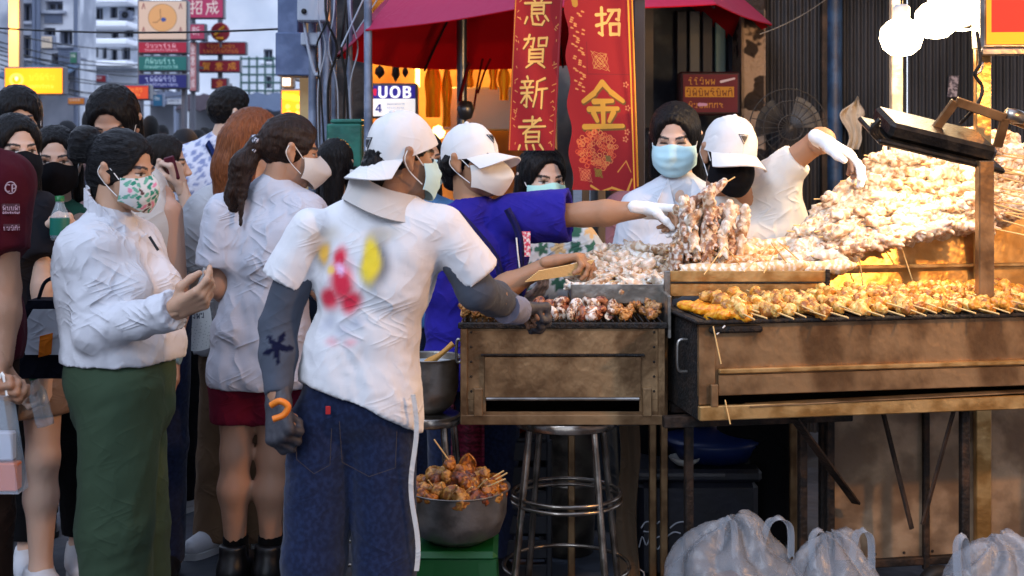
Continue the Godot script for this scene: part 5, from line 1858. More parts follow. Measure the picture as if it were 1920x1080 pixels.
	sign_board("shop_sign", "small orange-red sign hanging above the bowed head", 212, 158, 281, 188, 12, lit(picture_mat(im), .25), frame)
	# white and orange light boxes by the pole
	im = pic(50, 90, Color(.95, .95, .93))
	ink(im, [.5, .3, .5, .6], .25, Color(.75, .80, .92))
	thai(im, .12, 1.1, .3, 3, .06, Color(.85, .80, .72), 51)
	sign_board("light_box_sign", "narrow glowing white sign beside the grey cabinet", 526, 124, 549, 165, 9.0, lit(picture_mat(im), .4), frame)
	im = pic(100, 100, Color(.97, .60, .06))
	ink(im, [.12, .22, .5, .26, .85, .34], .26, Color(.74, .86, .20))
	for q in [[.25, .62], [.72, .62], [.3, .85], [.7, .88]]: ink(im, [q[0], q[1], q[0] + .04, q[1]], .2, Color(1, .78, .35))
	sign_board("light_box_sign", "glowing orange sign with lime green band below the white sign", 525, 166, 575, 222, 9.0, lit(picture_mat(im), .34), frame, 0, true)
	# the bank sign
	im = pic(240, 180, Color(.93, .93, .93))
	im.fill_rect(Rect2i(0, 0, 240, 78), Color(.16, .13, .50))
	ink(im, [.06, .12, .06, .22], .09, Color(.80, .12, .28))
	thai(im, .34, .42, .06, 9, .01, Color(.55, .6, .7), 61)
	thai(im, .34, .52, .06, 9, .01, Color(.6, .64, .74), 62)
	var bank := sign_board("bank_sign", "white and blue bank light box reading UOB behind the pole", 694, 156, 783, 222, 8.2, lit(picture_mat(im), .35), frame)
	for q in [["UOB", 84, 740, 173, Color(.95, .95, .97), "Droid Sans"], ["4", 60, 710, 203, Color(.16, .16, .45), "Droid Sans"]]:
		var tm := TextMesh.new()
		var fnt := SystemFont.new()
		fnt.font_names = PackedStringArray([q[5]])
		fnt.font_weight = 700
		tm.font = fnt
		tm.text = q[0]
		tm.font_size = int(q[1])
		tm.pixel_size = .00125
		tm.depth = .006
		put(bank, "lettering", tm, lit(mat(q[4], .6), .5), P(q[2], q[3], 8.2) - bank.position + Vector3(0, 0, .012))

func utility_corner() -> void:
	var steel := grimy("galvanised", Color(.36, .40, .48), Color(.52, .56, .64), .55, .2, Vector3(2, 2, 2), .1)
	var cab := grimy("cabinet", Color(.27, .33, .46), Color(.36, .42, .55), .6, 0, Vector3(1.5, 1.5, 1.5), .1)
	var rubber := mat(Color(.03, .03, .035), .7)
	var grey := mat(Color(.62, .65, .70), .6)
	var d := 6.6
	var o := thing("transformer_cabinet", "tall blue-grey steel cabinet on the utility pole", "cabinet", P(546, 60, d))
	put(o, "body", box_mesh(Vector3(.105, .7, .2), .006), cab, Vector3(0, .17, 0))
	put(o, "lower_box", box_mesh(Vector3(.20, .22, .22), .006), cab, P(560, 104, d) - o.position)
	o = thing("meter_box", "pale grey meter box with black lock beside the cabinet", "meter box", P(588, 10, d - .2))
	put(o, "body", box_mesh(Vector3(.15, .17, .1), .008), grey)
	put(o, "lock", lathe_mesh([Vector2(.001, .01), Vector2(.012, .01), Vector2(.014, 0)], 12), rubber, P(573, 23, d - .2) - o.position + Vector3(0, 0, .052), Vector3(PI / 2, 0, 0))
	put(o, "conduit", tube_mesh(spline([P(570, 40, d - .2) - o.position, P(578, 90, d - .2) - o.position, P(592, 140, d - .2) - o.position, P(600, 118, d - .2) - o.position, P(598, 60, d - .2) - o.position], 5), .008, 8), grey)
	one("junction_box", "small pale junction box below the meter box", "box", box_mesh(Vector3(.09, .065, .06), .006), grey, P(582, 74, d - .15))
	for q in [[586, 8, 6.5], [612, 7, 6.45], [626, 5, 6.6], [655, 6, 6.5], [605, 4, 6.7]]:
		one("conduit_pipe", "upright steel conduit pipe in the cluster by the pole", "pipe", tube_mesh([P(q[0], -160, q[2]), G(q[0], q[2])], q[1] / F * q[2], 10), steel, Vector3.ZERO, Vector3.ZERO, "conduit pipes by the pole")
	one("steel_pole", "grey steel pole crossing the bank sign", "pole", tube_mesh([P(690, -160, 5.9), G(690, 5.9)], .0185, 14), steel)
	# backing wall in shade behind the cluster
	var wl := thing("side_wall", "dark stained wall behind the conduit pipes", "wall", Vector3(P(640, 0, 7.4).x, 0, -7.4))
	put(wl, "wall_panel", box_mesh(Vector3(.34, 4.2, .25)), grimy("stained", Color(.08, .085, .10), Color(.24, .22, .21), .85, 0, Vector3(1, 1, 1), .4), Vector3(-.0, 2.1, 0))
	for k in 7:
		var x := 596.0 + k * 11.0
		var pts := spline([P(x, -120, 6.3), P(x + 10 * sin(k * 2.0), 20, 6.2), P(x + 14 * cos(k * 3.0), 90, 6.25), P(x + 6 * sin(k * 5.0), 170, 6.3), P(x + 4, 330, 6.4)], 6)
		cable("loose cable hanging down the conduit cluster", pts, .0035 + .0015 * (k % 3), rubber if k % 3 else grey, "cables hanging by the pole")
	cable("pale cable slanting down to the parasol tip", [P(690, -20, 6.0), P(640, 88, 6.0)], .004, grey)
	cable("pale cord slanting past the parasol", [P(720, -20, 6.05), P(668, 60, 6.05)], .003, grey)
	# street cables
	cable("thick black cable sagging across the street above the signs", sag(P(-40, 50, 8.6), P(530, 54, 7.0), .03), .006, rubber)
	for k in 10:
		var y := 62.0 + k * 10.0
		cable("thin black power line far down the street", sag(P(-40 + k * 6, y - 12 + (k % 3) * 9, 14.0 + k * .4), P(300 + (k % 4) * 20, y + 28 + (k % 2) * 16, 24.0), .12 + .03 * (k % 4)), .008, rubber, "power lines down the street")
	# the green bin on the pole
	var g := thing("green_cabinet", "green metal cabinet with dark graffiti and white smear", "cabinet", Vector3(P(645, 0, 6.0).x, 0, -6.0))
	var gm := grimy("green_paint", Color(.07, .33, .28), Color(.12, .42, .36), .55, 0, Vector3(2, 2, 2), .08)
	var gt := P(0, 232, 6.0).y
	put(g, "body", box_mesh(Vector3(.165, gt, .2), .008), gm, Vector3(0, gt * .5, -.1))
	put(g, "lid", box_mesh(Vector3(.15, .02, .19), .006), gm, Vector3(.01, gt + .012, -.1))
	var scr := mat(Color(.03, .06, .08), .7)
	put(g, "graffiti", tube_mesh(spline([P(640, 300, 6) - g.position, P(655, 322, 6) - g.position, P(648, 302, 6) - g.position, P(662, 300, 6) - g.position, P(652, 318, 6) - g.position, P(668, 312, 6) - g.position, P(645, 325, 6) - g.position], 4).map(func(p): return p + Vector3(0, 0, .002)), .005, 5, false, .4), scr)
	var sm := md()
	sheet(sm, 6, 8, .002, func(u: float, v: float) -> Vector3: return P(614 + u * 20 * sin(PI * (v * .8 + .1)), 330 - v * 70, 6) - g.position + Vector3(0, 0, .003))
	put(g, "white_smear", commit(sm), mat(Color(.62, .70, .68), .7))

func shop_interior() -> void:
	var d := 9.6
	var warm := grimy("shop_wall", Color(.62, .48, .30), Color(.78, .66, .46), .8, 0, Vector3(.6, .6, .6), .1)
	var dark := mat(Color(.10, .09, .085), .8)
	var o := thing("open_shop", "warmly lit open shop behind the parasol", "shop", Vector3(P(830, 0, d).x, 0, -d))
	var hgt := 2.45
	put(o, "back_wall", box_mesh(Vector3(1.5, hgt, .1)), warm, Vector3(.05, hgt * .5, 0))
	put(o, "side_wall", box_mesh(Vector3(.1, hgt, 1.6)), warm, Vector3(-.75, hgt * .5, .85))
	put(o, "side_wall", box_mesh(Vector3(.1, hgt, 1.6)), grimy("shop_grey", Color(.36, .36, .36), Color(.5, .48, .45), .6, 0, Vector3(1, 1, 1), .1), Vector3(.85, hgt * .5, .85))
	put(o, "ceiling", box_mesh(Vector3(1.7, .1, 1.7)), dark, Vector3(.05, hgt + .05, .85))
	put(o, "upper_wall", box_mesh(Vector3(1.9, 2.6, .15)), grimy("upper", Color(.15, .14, .14), Color(.28, .25, .23), .8, 0, Vector3(1, 1, 1), .2), Vector3(.05, hgt + 1.4, 1.75))
	put(o, "steel_counter", box_mesh(Vector3(1.2, 1.0, .4), .01), mat(Color(.55, .54, .52), .35, .8), Vector3(.15, .5, .8))
	put(o, "steel_hood", box_mesh(Vector3(.55, .3, .35), .01), mat(Color(.55, .54, .52), .35, .8), P(905, 205, d - .6) - o.position)
	var lamp := mat(Color(1, .85, .6), .5)
	lamp.emission_enabled = true
	lamp.emission = Color(1, .78, .45)
	lamp.emission_energy_multiplier = 3.0
	put(o, "tube_lamp", box_mesh(Vector3(.03, .3, .03), .008), lamp, P(783, 125, d - .5) - o.position)
	put(o, "bulb_lamp", lathe_mesh([Vector2(.001, .05), Vector2(.035, .035), Vector2(.05, 0), Vector2(.035, -.035), Vector2(.001, -.05)], 14), lamp, P(822, 248, d - .6) - o.position)
	var l := OmniLight3D.new()
	l.name = "shop_light"
	l.light_color = Color(1, .66, .30)
	l.light_energy = 1.2
	l.light_size = .12
	l.shadow_enabled = true
	o.add_child(l)
	l.position = Vector3(0, 2.2, .9)
	var yellow := cloth(Color(.90, .56, .06))
	yellow.backlight_enabled = true
	yellow.backlight = Color(.4, .25, .05)
	for q in [[812, 120, 30, 100], [838, 118, 16, 120], [945, 118, 20, 70], [925, 118, 14, 50], [880, 118, 14, 46]]:
		var fn := func(u: float, v: float) -> Vector3:
			var w: float = q[2] * (.55 + .45 * sin(PI * v * .9 + .3)) + 4.0 * sin(v * 9.0 + q[0])
			return P(q[0] + (u - .5) * w, q[1] + (1.0 - v) * q[3], 8.3 + .03 * sin(u * 9.0)) 
		one("hanging_cloth", "yellow cloth hanging in the lit shop front", "cloth", sheet_mesh(8, 14, .006, fn), yellow, Vector3.ZERO, Vector3.ZERO, "yellow cloths in the shop front")
	var dk := mat(Color(.14, .10, .08), .8)
	for q in [[712, 122, 20, 26], [742, 120, 16, 34], [760, 124, 12, 22]]:
		one("dark_bundle", "dark bundle hanging above the bank sign", "bundle", lathe_mesh([Vector2(.001, .0), Vector2(q[2] / F * 8.0 * .4, -.02), Vector2(q[2] / F * 8.0 * .5, -q[3] / F * 8.0 * .6), Vector2(.001, -q[3] / F * 8.0)], 12), dk, P(q[0], q[1], 8.0), Vector3.ZERO, "bundles hanging above the bank sign")
	var st := mat(Color(.42, .43, .45), .3, .8)
	var p := thing("steel_post", "steel post with clamp knob in front of the lit shop", "post", G(866, 7.0))
	put(p, "tube", tube_mesh([Vector3(0, 0, 0), Vector3(0, 2.4, 0)], .028, 14), st)
	put(p, "knob", lathe_mesh([Vector2(.001, .05), Vector2(.035, .04), Vector2(.05, .0), Vector2(.035, -.05), Vector2(.001, -.06)], 14), st, Vector3(.02, P(0, 205, 7.0).y, .03))
	put(p, "strap", tube_mesh(spline([P(880, 118, 6.9) - p.position, P(868, 160, 6.9) - p.position, P(862, 190, 6.9) - p.position], 4), .01, 6, false, .4), cloth(Color(.4, .04, .05)))

func right_wall() -> void:
	var d := 6.7
	var dark := grimy("shutter", Color(.07, .072, .085), Color(.17, .17, .185), .6, .2, Vector3(.8, .25, .8), .15)
	var x0 := P(1236, 0, d).x
	var o := thing("corrugated_shutter", "dark corrugated metal shutter closing the shop behind the stall", "shutter", Vector3(x0, 0, -d))
	var sec := [[1430, 1538], [1580, 1700], [1702, 2150]]
	for s in sec:
		var a := P(s[0], 0, d).x - x0
		var b := P(s[1], 0, d).x - x0
		var n := int((b - a) / .036)
		put(o, "corrugated_sheet", sheet_mesh(n * 6, 2, .003, func(u: float, v: float) -> Vector3: return Vector3(lerpf(a, b, u), v * 4.2, .009 * sin(u * n * TAU))), dark)
	var brown := grimy("rust_post", Color(.12, .09, .07), Color(.26, .20, .16), .7, .3, Vector3(2, 2, 2), .2)
	one("rusty_post", "rusty brown square post beside the blue pipe", "post", box_mesh(Vector3(.035, 4.2, .05), .003), brown, Vector3(P(1542, 0, d).x, 2.1, -d + .04))
	one("blue_pipe", "fat blue plastic drain pipe on the dark shutter", "pipe", tube_mesh([G(1565, d - .06) + Vector3.UP * 4.2, G(1565, d - .06)], .04, 16), grimy("blue_pvc", Color(.07, .15, .25), Color(.13, .25, .38), .5, 0, Vector3(2, 2, 2), .05))
	var pl := grimy("peeling", Color(.16, .115, .09), Color(.62, .54, .46), .85, 0, Vector3(1.1, 1.1, 1.1), 1.0, .47, .53, 4)
	one("peeling_column", "masonry column with peeling plaster between sign and shutter", "column", box_mesh(Vector3(.125, 4.2, .3), .012), pl, Vector3(P(1407, 0, d).x, 2.1, -d - .05))
	var bk := thing("shop_recess", "grey-blue back wall of the recess behind the dark-haired heads", "wall", Vector3(P(1300, 0, d).x, 0, -d - .35))
	put(bk, "wall_panel", box_mesh(Vector3(.6, 4.2, .2)), grimy("recess", Color(.14, .17, .22), Color(.30, .32, .35), .8, 0, Vector3(1, 1, 1), .2), Vector3(-.02, 2.1, 0))
	for k in 5: put(bk, "blue_slat", box_mesh(Vector3(.055, .5, .03), .004), mat([Color(.08, .12, .20), Color(.30, .33, .38), Color(.08, .12, .22), Color(.25, .40, .48), Color(.10, .14, .22)][k], .6), P(1278 + k * 24, 108, d + .2) - bk.position)
	var im := pic(220, 160, Color(.40, .06, .13))
	im.fill_rect(Rect2i(8, 52, 198, 44), Color(.80, .56, .16))
	thai(im, .06, .27, .14, 8, .018, Color(.42, .20, .06), 71)
	thai(im, .1, .06, .13, 5, .016, Color(.80, .58, .2), 72)
	ink(im, [.7, .14, .94, .08], .05, Color(.85, .80, .84))
	thai(im, .1, .52, .12, 7, .016, Color(.80, .56, .2), 73)
	ink(im, [.3, .58, .42, .58], .07, Color(.80, .6, .75))
	sign_board("menu_sign", "dark red menu sign with gold lettering beside the peeling column", 1275, 134, 1388, 216, 6.45, picture_mat(im), mat(Color(.2, .08, .1), .6))
	# roof over the shop front, and the storey above
	var up := grimy("upper_storey", Color(.25, .24, .24), Color(.38, .36, .35), .85, 0, Vector3(.5, .5, .5), .2)
	var bl := thing("shop_building", "upper storey and projecting roof over the dark shop front", "building", Vector3(P(1236, 0, d).x, 0, -d))
	put(bl, "upper_wall", box_mesh(Vector3(6.0, 4.0, .3)), up, Vector3(2.9, 6.2, -.2))
	put(bl, "roof", box_mesh(Vector3(6.0, .08, 2.0), .01), mat(Color(.22, .23, .25), .7), Vector3(2.95, 3.55, .8))
	put(bl, "return_wall", box_mesh(Vector3(.15, 8.0, 3.0)), up, Vector3(-.1, 4.0, -1.55))
	# a cord, cloth, sticker and fan on the shutter
	cable("pale twine stretched from parasol to the shutter", sag(P(1425, 64, 5.7), P(1560, -10, d - .1), .02), .0022, mat(Color(.5, .47, .43), .8))
	one("hanging_rag", "pale rag hanging on the shutter behind the glove", "cloth", sheet_mesh(8, 14, .005, func(u: float, v: float) -> Vector3:
		var w := 4.0 + 42.0 * smoothstep(1.0, .72, v) * (.45 + .55 * smoothstep(.3, .75, v))
		return P(1605 + (u - .5) * w + 5.0 * sin(v * 7.0) - 8.0 * (1.0 - v), 180 + (1.0 - v) * 100 + 14.0 * absf(u - .5) * v, d - .08 - .025 * sin(u * 14.0 + v * 3.0))), cloth(Color(.74, .68, .60)))
	one("sticker", "small torn white sticker on the shutter", "sticker", sheet_mesh(3, 3, .002, func(u: float, v: float) -> Vector3: return P(1776 + u * 18 + v * 4, 182 - v * 40, d - .03)), grimy("sticker", Color(.25, .22, .24), Color(.6, .55, .56), .8, 0, Vector3(14, 14, 14), 0))
	var fan := thing("electric_fan", "dark pedestal fan standing in the shade before the shutter", "fan", G(1478, 6.2))
	var cage := md()
	var c := P(1478, 240, 6.2) - fan.position
	for k in 24:
		var a := TAU * k / 24
		var pts := []
		for q in 7:
			var r := .19 * q / 6.0
			pts.append(c + Vector3(cos(a) * r, sin(a) * r, .06 * sqrt(maxf(0, 1.0 - pow(r / .19, 2)))))
		tube(cage, pts, .0018, 4)
	for r: float in [.06, .13, .19]:
		var ring := []
		for k in 30: ring.append(c + Vector3(cos(TAU * k / 30) * r, sin(TAU * k / 30) * r, .06 * sqrt(maxf(0, 1.0 - pow(r / .191, 2)))))
		tube(cage, ring, .003, 5, true)
	put(fan, "cage", commit(cage), mat(Color(.13, .12, .12), .5))
	for k in 3:
		var a0 := TAU * k / 3
		put(fan, "blade", sheet_mesh(6, 6, .003, func(u: float, v: float) -> Vector3:
			var a := a0 + u * 1.3
			var r := .03 + .13 * v
			return c + Vector3(cos(a) * r, sin(a) * r, .02 - u * .03)), mat(Color(.08, .08, .10), .5))
	put(fan, "stand", tube_mesh([c + Vector3(0, -.05, -.06), Vector3(0, 0.02, -.06)], .016, 10), mat(Color(.08, .08, .09), .5))
	put(fan, "base", lathe_mesh([Vector2(.001, .03), Vector2(.15, .02), Vector2(.17, 0)], 24), mat(Color(.08, .08, .09), .5), Vector3(0, 0, -.06))

func parasol() -> void:
	var d := 6.6
	var o := thing("parasol", "large red parasol on a pole above the vendors", "parasol", G(1032, d))
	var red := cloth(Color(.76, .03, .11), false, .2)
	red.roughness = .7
	var paler := cloth(Color(.66, .20, .34), false, .2)  # same red cloth; sky light on the outside is put into this pink
	paler.roughness = .5
	paler.backlight_enabled = true
	paler.backlight = Color(.75, .06, .13)
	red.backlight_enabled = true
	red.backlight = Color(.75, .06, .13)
	var R := 1.13
	var top := .78
	var rim := EYE + .53
	var tiltb := Basis(Vector3.BACK, deg_to_rad(3.4)) * Basis(Vector3.RIGHT, deg_to_rad(-3.3))
	var c := Vector3(0, rim, 0)
	var rib := mat(Color(.10, .02, .03), .5)
	for k in 8:
		var a0 := TAU * (k + .12) / 8
		var a1 := TAU * (k + 1.12) / 8
		var fn := func(u: float, v: float) -> Vector3:
			var pa := Vector3(cos(a0), 0, sin(a0)).lerp(Vector3(cos(a1), 0, sin(a1)), u)
			var r := R * (1.0 - v)
			var h := top * (1.0 - pow(1.0 - v, 1.55))
			var sagv := -.035 * sin(PI * u) * (1.0 - v) * v * 3.0 - .012 * sin(PI * u) * (1.0 - v)
			return c + tiltb * (pa * r + Vector3.UP * (h + sagv))
		var pan := put(o, "canopy_panel", sheet_mesh(8, 14, .0016, func(u: float, v: float) -> Vector3: return fn.call(u, v) + Vector3.UP * .004), paler)
		put(pan, "underside_sheet", sheet_mesh(8, 14, .0016, fn), red)  # second sheet added so the underside keeps the deeper red
		var pts := []
		for q in 9:
			var v := q / 9.0
			pts.append(c + tiltb * (Vector3(cos(a0), 0, sin(a0)) * R * (1.0 - v) * .99 + Vector3.UP * (top * (1.0 - pow(1.0 - v, 1.55)) - .012)))
		put(o, "rib", tube_mesh(pts, .006, 6), rib)
		put(o, "strut", tube_mesh([pts[4] as Vector3, c + tiltb * Vector3(0, .12, 0)], .005, 6), rib)
	put(o, "pole", tube_mesh([Vector3(.04, 0, 0), c + tiltb * Vector3(0, top, 0)], .02, 12), mat(Color(.40, .42, .45), .4, .6))
	put(o, "hub", lathe_mesh([Vector2(.02, .15), Vector2(.04, .14), Vector2(.04, .1), Vector2(.02, .09)], 14), rib, c)
	# red ties dangling from the far rim
	for q in [[905, 118, 888, 205, 7.3], [920, 118, 896, 175, 7.3]]:
		put(o, "tie", tube_mesh(spline([P(q[0], q[1] - 8, q[4]) - o.position, P((q[0] + q[2]) * .5, (q[1] + q[3]) * .5 - 10, q[4]) - o.position, P(q[2], q[3], q[4]) - o.position], 4), .006, 6, false, .3), cloth(Color(.42, .03, .06)))

func banners() -> void:
	var gold := Color(.86, .68, .36)
	# narrow banner: a wish in four characters
	var im := pic(190, 560, Color(.56, .01, .05))
	var names := ["wish", "congratulate", "new", "spring"]
	for k in 4:
		han(im, names[k], .19, .06 + k * .76, .62, .062, Color(.35, .16, .05))
		han(im, names[k], .18, .05 + k * .76, .62, .05, gold)
	ink(im, [.02, 0, .02, 2.95], .02, Color(.75, .50, .15))
	ink(im, [.97, 0, .97, 2.95], .02, Color(.60, .20, .22))
	var r := RandomNumberGenerator.new()
	r.seed = 5
	for k in 46:
		var x := .9 if k % 2 else .1
		var y := r.randf() * 2.9
		ink(im, [x + r.randf_range(-.05, .05), y, x + r.randf_range(-.05, .05), y + .03], .022, Color(.78, .50, .25))
	var d := 5.0
	var red_back := cloth(Color(.50, .02, .06))
	var o := thing("red_banner", "narrow red banner with four gold brush characters", "banner", P(1003, 130, d))
	var fn := func(u: float, v: float) -> Vector3:
		var x := lerpf(lerpf(953, 966, v), lerpf(1040, 1056, v), u)
		return P(x, 282 - v * 300, d + .012 * sin(u * 5.0 + v * 6.0)) - o.position
	var b1 := sheet_mesh(14, 30, .003, fn)
	put(o, "cloth", b1, picture_mat(im, .8))
	put(o, "top_rod", tube_mesh([P(955, -20, d) - o.position, P(1066, -20, d) - o.position], .009, 8), mat(Color(.3, .2, .1), .6))
	# broad banner with peony and large gold character
	im = pic(290, 800, Color(.55, .01, .05))
	han(im, "gold", .2, 1.28, .66, .10, Color(.40, .26, .06))
	han(im, "gold", .19, 1.26, .66, .08, Color(.74, .54, .17))
	ink(im, [.1, -.1, .14, .2], .12, Color(.66, .48, .14))
	han(im, "become", .46, -.28, .42, .05, gold)
	han(im, "beckon", .44, .24, .42, .05, gold)
	for k in 130:
		var a := r.randf() * TAU
		var q := sqrt(r.randf()) * .27
		var p := Vector2(.4 + cos(a) * q * 1.15, 2.2 + sin(a) * q)
		var c := Color(.78, .28, .14).lerp(Color(.80, .50, .26), r.randf())
		var ring := []
		for s in 7: ring.append_array([p.x + cos(TAU * s / 6) * .035, p.y + sin(TAU * s / 6) * .03])
		ink(im, ring, .012, c)
	for q in [[.22, 2.55, .11, Color(.76, .42, .26)], [.42, 2.52, .07, Color(.50, .42, .10)], [.58, 2.32, .05, Color(.45, .35, .16)], [.5, .98, .15, Color(.72, .52, .26)]]:
		for s in 9:
			var ring := []
			for t in 9: ring.append_array([q[0] + cos(TAU * t / 8) * q[2] * (.3 + s * .08), q[1] + sin(TAU * t / 8 + s) * q[2] * (.3 + s * .08)])
			ink(im, ring, .008, q[3])
	ink(im, [.3, 2.7, .45, 2.78, .62, 2.72, .85, 2.78, .93, 2.6], .035, Color(.82, .56, .2))
	ink(im, [.72, 2.5, .85, 2.35, .92, 2.5], .02, Color(.80, .5, .2))
	ink(im, [.3, .72, .3, 1.16, .95, 1.16], .012, Color(.45, .02, .05))
	for k in 40:
		var x := r.randf_range(.04, .25)
		ink(im, [x, r.randf_range(0, 1.2), x + .02, r.randf_range(0, 1.2) * 0.0 + r.randf_range(.2, 1.1)] if k < 0 else [x, .3 + k * .028, x + .03, .31 + k * .028], .028, Color(.78, .50, .26))
	for q in [[.88, 1.3], [.9, 1.62], [.88, 1.95], [.85, 2.05]]:
		for s in 5: ink(im, [q[0] + cos(TAU * s / 5) * .03, q[1] + sin(TAU * s / 5) * .03, q[0] + cos(TAU * s / 5) * .035, q[1] + sin(TAU * s / 5) * .035], .03, Color(.78, .45, .28))
	ink(im, [.96, 0, .965, 2.75], .028, Color(.90, .62, .18))
	var d2 := 4.95
	o = thing("red_banner", "broad red banner with peony and large gold character", "banner", P(1127, 170, d2))
	var fn2 := func(u: float, v: float) -> Vector3:
		var x := lerpf(lerpf(1072, 1060, v), lerpf(1194, 1182, v), u)
		return P(x + (4.0 * sin(v * 26.0) if u < .05 else 0.0), 356 - u * -2 - v * 376, d2 + .01 * sin(u * 4.0 + v * 5.0)) - o.position
	put(o, "cloth", sheet_mesh(16, 36, .003, fn2), picture_mat(im, .8))
	put(o, "top_rod", tube_mesh([P(1058, -21, d2) - o.position, P(1192, -21, d2) - o.position], .009, 8), mat(Color(.3, .2, .1), .6))
	put(o, "gold_cord", tube_mesh([P(1184, -20, d2 - .02) - o.position, P(1196, 350, d2 - .02) - o.position], .004, 6), mat(Color(.80, .52, .12), .4, .3))
	var po := thing("dark_pole", "dark square pole beside the broad banner", "pole", G(1198, 5.15))
	put(po, "post", box_mesh(Vector3(.045, 3.0, .045), .004), mat(Color(.13, .12, .16), .5), Vector3(0, 1.5, 0))
	put(po, "cross_bar", box_mesh(Vector3(.62, .03, .03), .004), mat(Color(.13, .12, .16), .5), Vector3(-.29, EYE + .62, .06))
	var hook := md()
	for x: float in [960.0, 1050.0, 1062.0, 1186.0]: tube(hook, [P(x, -20, 5.0) - po.position, Vector3(P(x, 0, 5.0).x - po.position.x, EYE + .62, .06)], .003, 5)
	put(po, "hanger", commit(hook), mat(Color(.3, .3, .3), .5))
	var wd := mat(Color(.50, .40, .30), .8)
	for x: float in [1098.0, 1128.0]: one("wooden_leg", "pale wooden batten under the broad banner", "batten", box_mesh(Vector3(.03, 1.33, .03), .003), wd, G(x, 5.3) + Vector3.UP * .665, Vector3.ZERO, "battens under the banner")

func far_crowd() -> void:
	var pr := [cone(Vector3(-.1, 1.3, 0), Vector3(.1, 1.3, 0), .1, .1), cone(Vector3(-.08, .95, 0), Vector3(.08, .95, 0), .13, .13), cone(Vector3(-.2, 1.32, 0), Vector3(-.25, .85, .05), .06, .04), cone(Vector3(.2, 1.32, 0), Vector3(.25, .85, .05), .06, .04), cone(Vector3(-.09, .85, 0), Vector3(-.1, .03, 0), .09, .06), cone(Vector3(.09, .85, 0), Vector3(.1, .03, 0), .09, .06), cone(Vector3(0, 1.4, 0), Vector3(0, 1.48, 0), .055, .055), ell(Vector3(0, 1.58, 0), Vector3(.085, .12, .1))]
	var d := field_mesh(pr, .03, .05)
	paint(d, func(p: Vector3, n: Vector3) -> Color:
		if p.y > 1.47: return Color(.02, .02, .024) if p.y > 1.6 or n.z < .1 else Color(.34, .2, .14)
		if p.y < .9: return Color(.05, .055, .075)
		return Color(1, 1, 1))
	var mm := MultiMesh.new()
	mm.transform_format = MultiMesh.TRANSFORM_3D
	mm.use_colors = true
	mm.mesh = commit(d)
	mm.instance_count = 46
	var r := RandomNumberGenerator.new()
	r.seed = 8
	for k in 46:
		var dd := 8.0 + 16.0 * pow(r.randf(), .8)
		var px := r.randf_range(90, 600)
		var s := r.randf_range(.93, 1.06)
		mm.set_instance_transform(k, Transform3D(Basis(Vector3.UP, r.randf_range(-.8, .8) + (PI if r.randf() < .4 else 0.0)).scaled(Vector3(1, s, 1)), G(px, dd)))
		var c: Color = [Color(.06, .07, .10), Color(.10, .12, .18), Color(.40, .42, .48), Color(.16, .10, .10), Color(.22, .26, .34), Color(.05, .05, .06)][r.randi() % 6]
		mm.set_instance_color(k, c)
	var o := MultiMeshInstance3D.new()
	o.name = "distant_crowd"
	o.multimesh = mm
	var m := mat(Color.WHITE, .9)
	m.vertex_color_use_as_albedo = true
	o.material_override = m
	add_child(o)
	tag(o, "distant crowd of people filling the street", "crowd", "", "stuff")
# ---------------------------------------------------------------- the stall
var steel_brown: StandardMaterial3D
var steel_clean: StandardMaterial3D
var steel_lamplit: StandardMaterial3D
var soot: StandardMaterial3D
var bamboo: StandardMaterial3D

func build_stall() -> void:
	steel_brown = grimy("greasy_steel", Color(.40, .30, .20), Color(.62, .50, .36), .38, .7, Vector3(1.9, 1.5, 1.9), .1, .1, .85)
	steel_clean = grimy("steel", Color(.52, .50, .47), Color(.70, .68, .65), .3, .9, Vector3(2, 2, 2), .05)
	steel_lamplit = grimy("tray_steel", Color(.64, .48, .27), Color(.82, .67, .44), .32, .75, Vector3(2, 2, 2), .08)  # stainless steel with the warm lamp light put into its yellow tint
	soot = grimy("soot", Color(.03, .026, .022), Color(.13, .095, .07), .75, .2, Vector3(4, 4, 4), .35)
	bamboo = mat(Color(.84, .70, .46), .7)
	big_grill()
	tray_walls()
	small_grill()
	lamps()
	stall_frame()
	squid()
	grill_food()
	shells()

# local frame of the long grill: x along its front, z towards the customers
func cart_point(x: float, y: float, z: float) -> Vector3:
	return Vector3(.54, 0, -3.7) + Basis(Vector3.UP, deg_to_rad(9.5)) * Vector3(x, y, z)

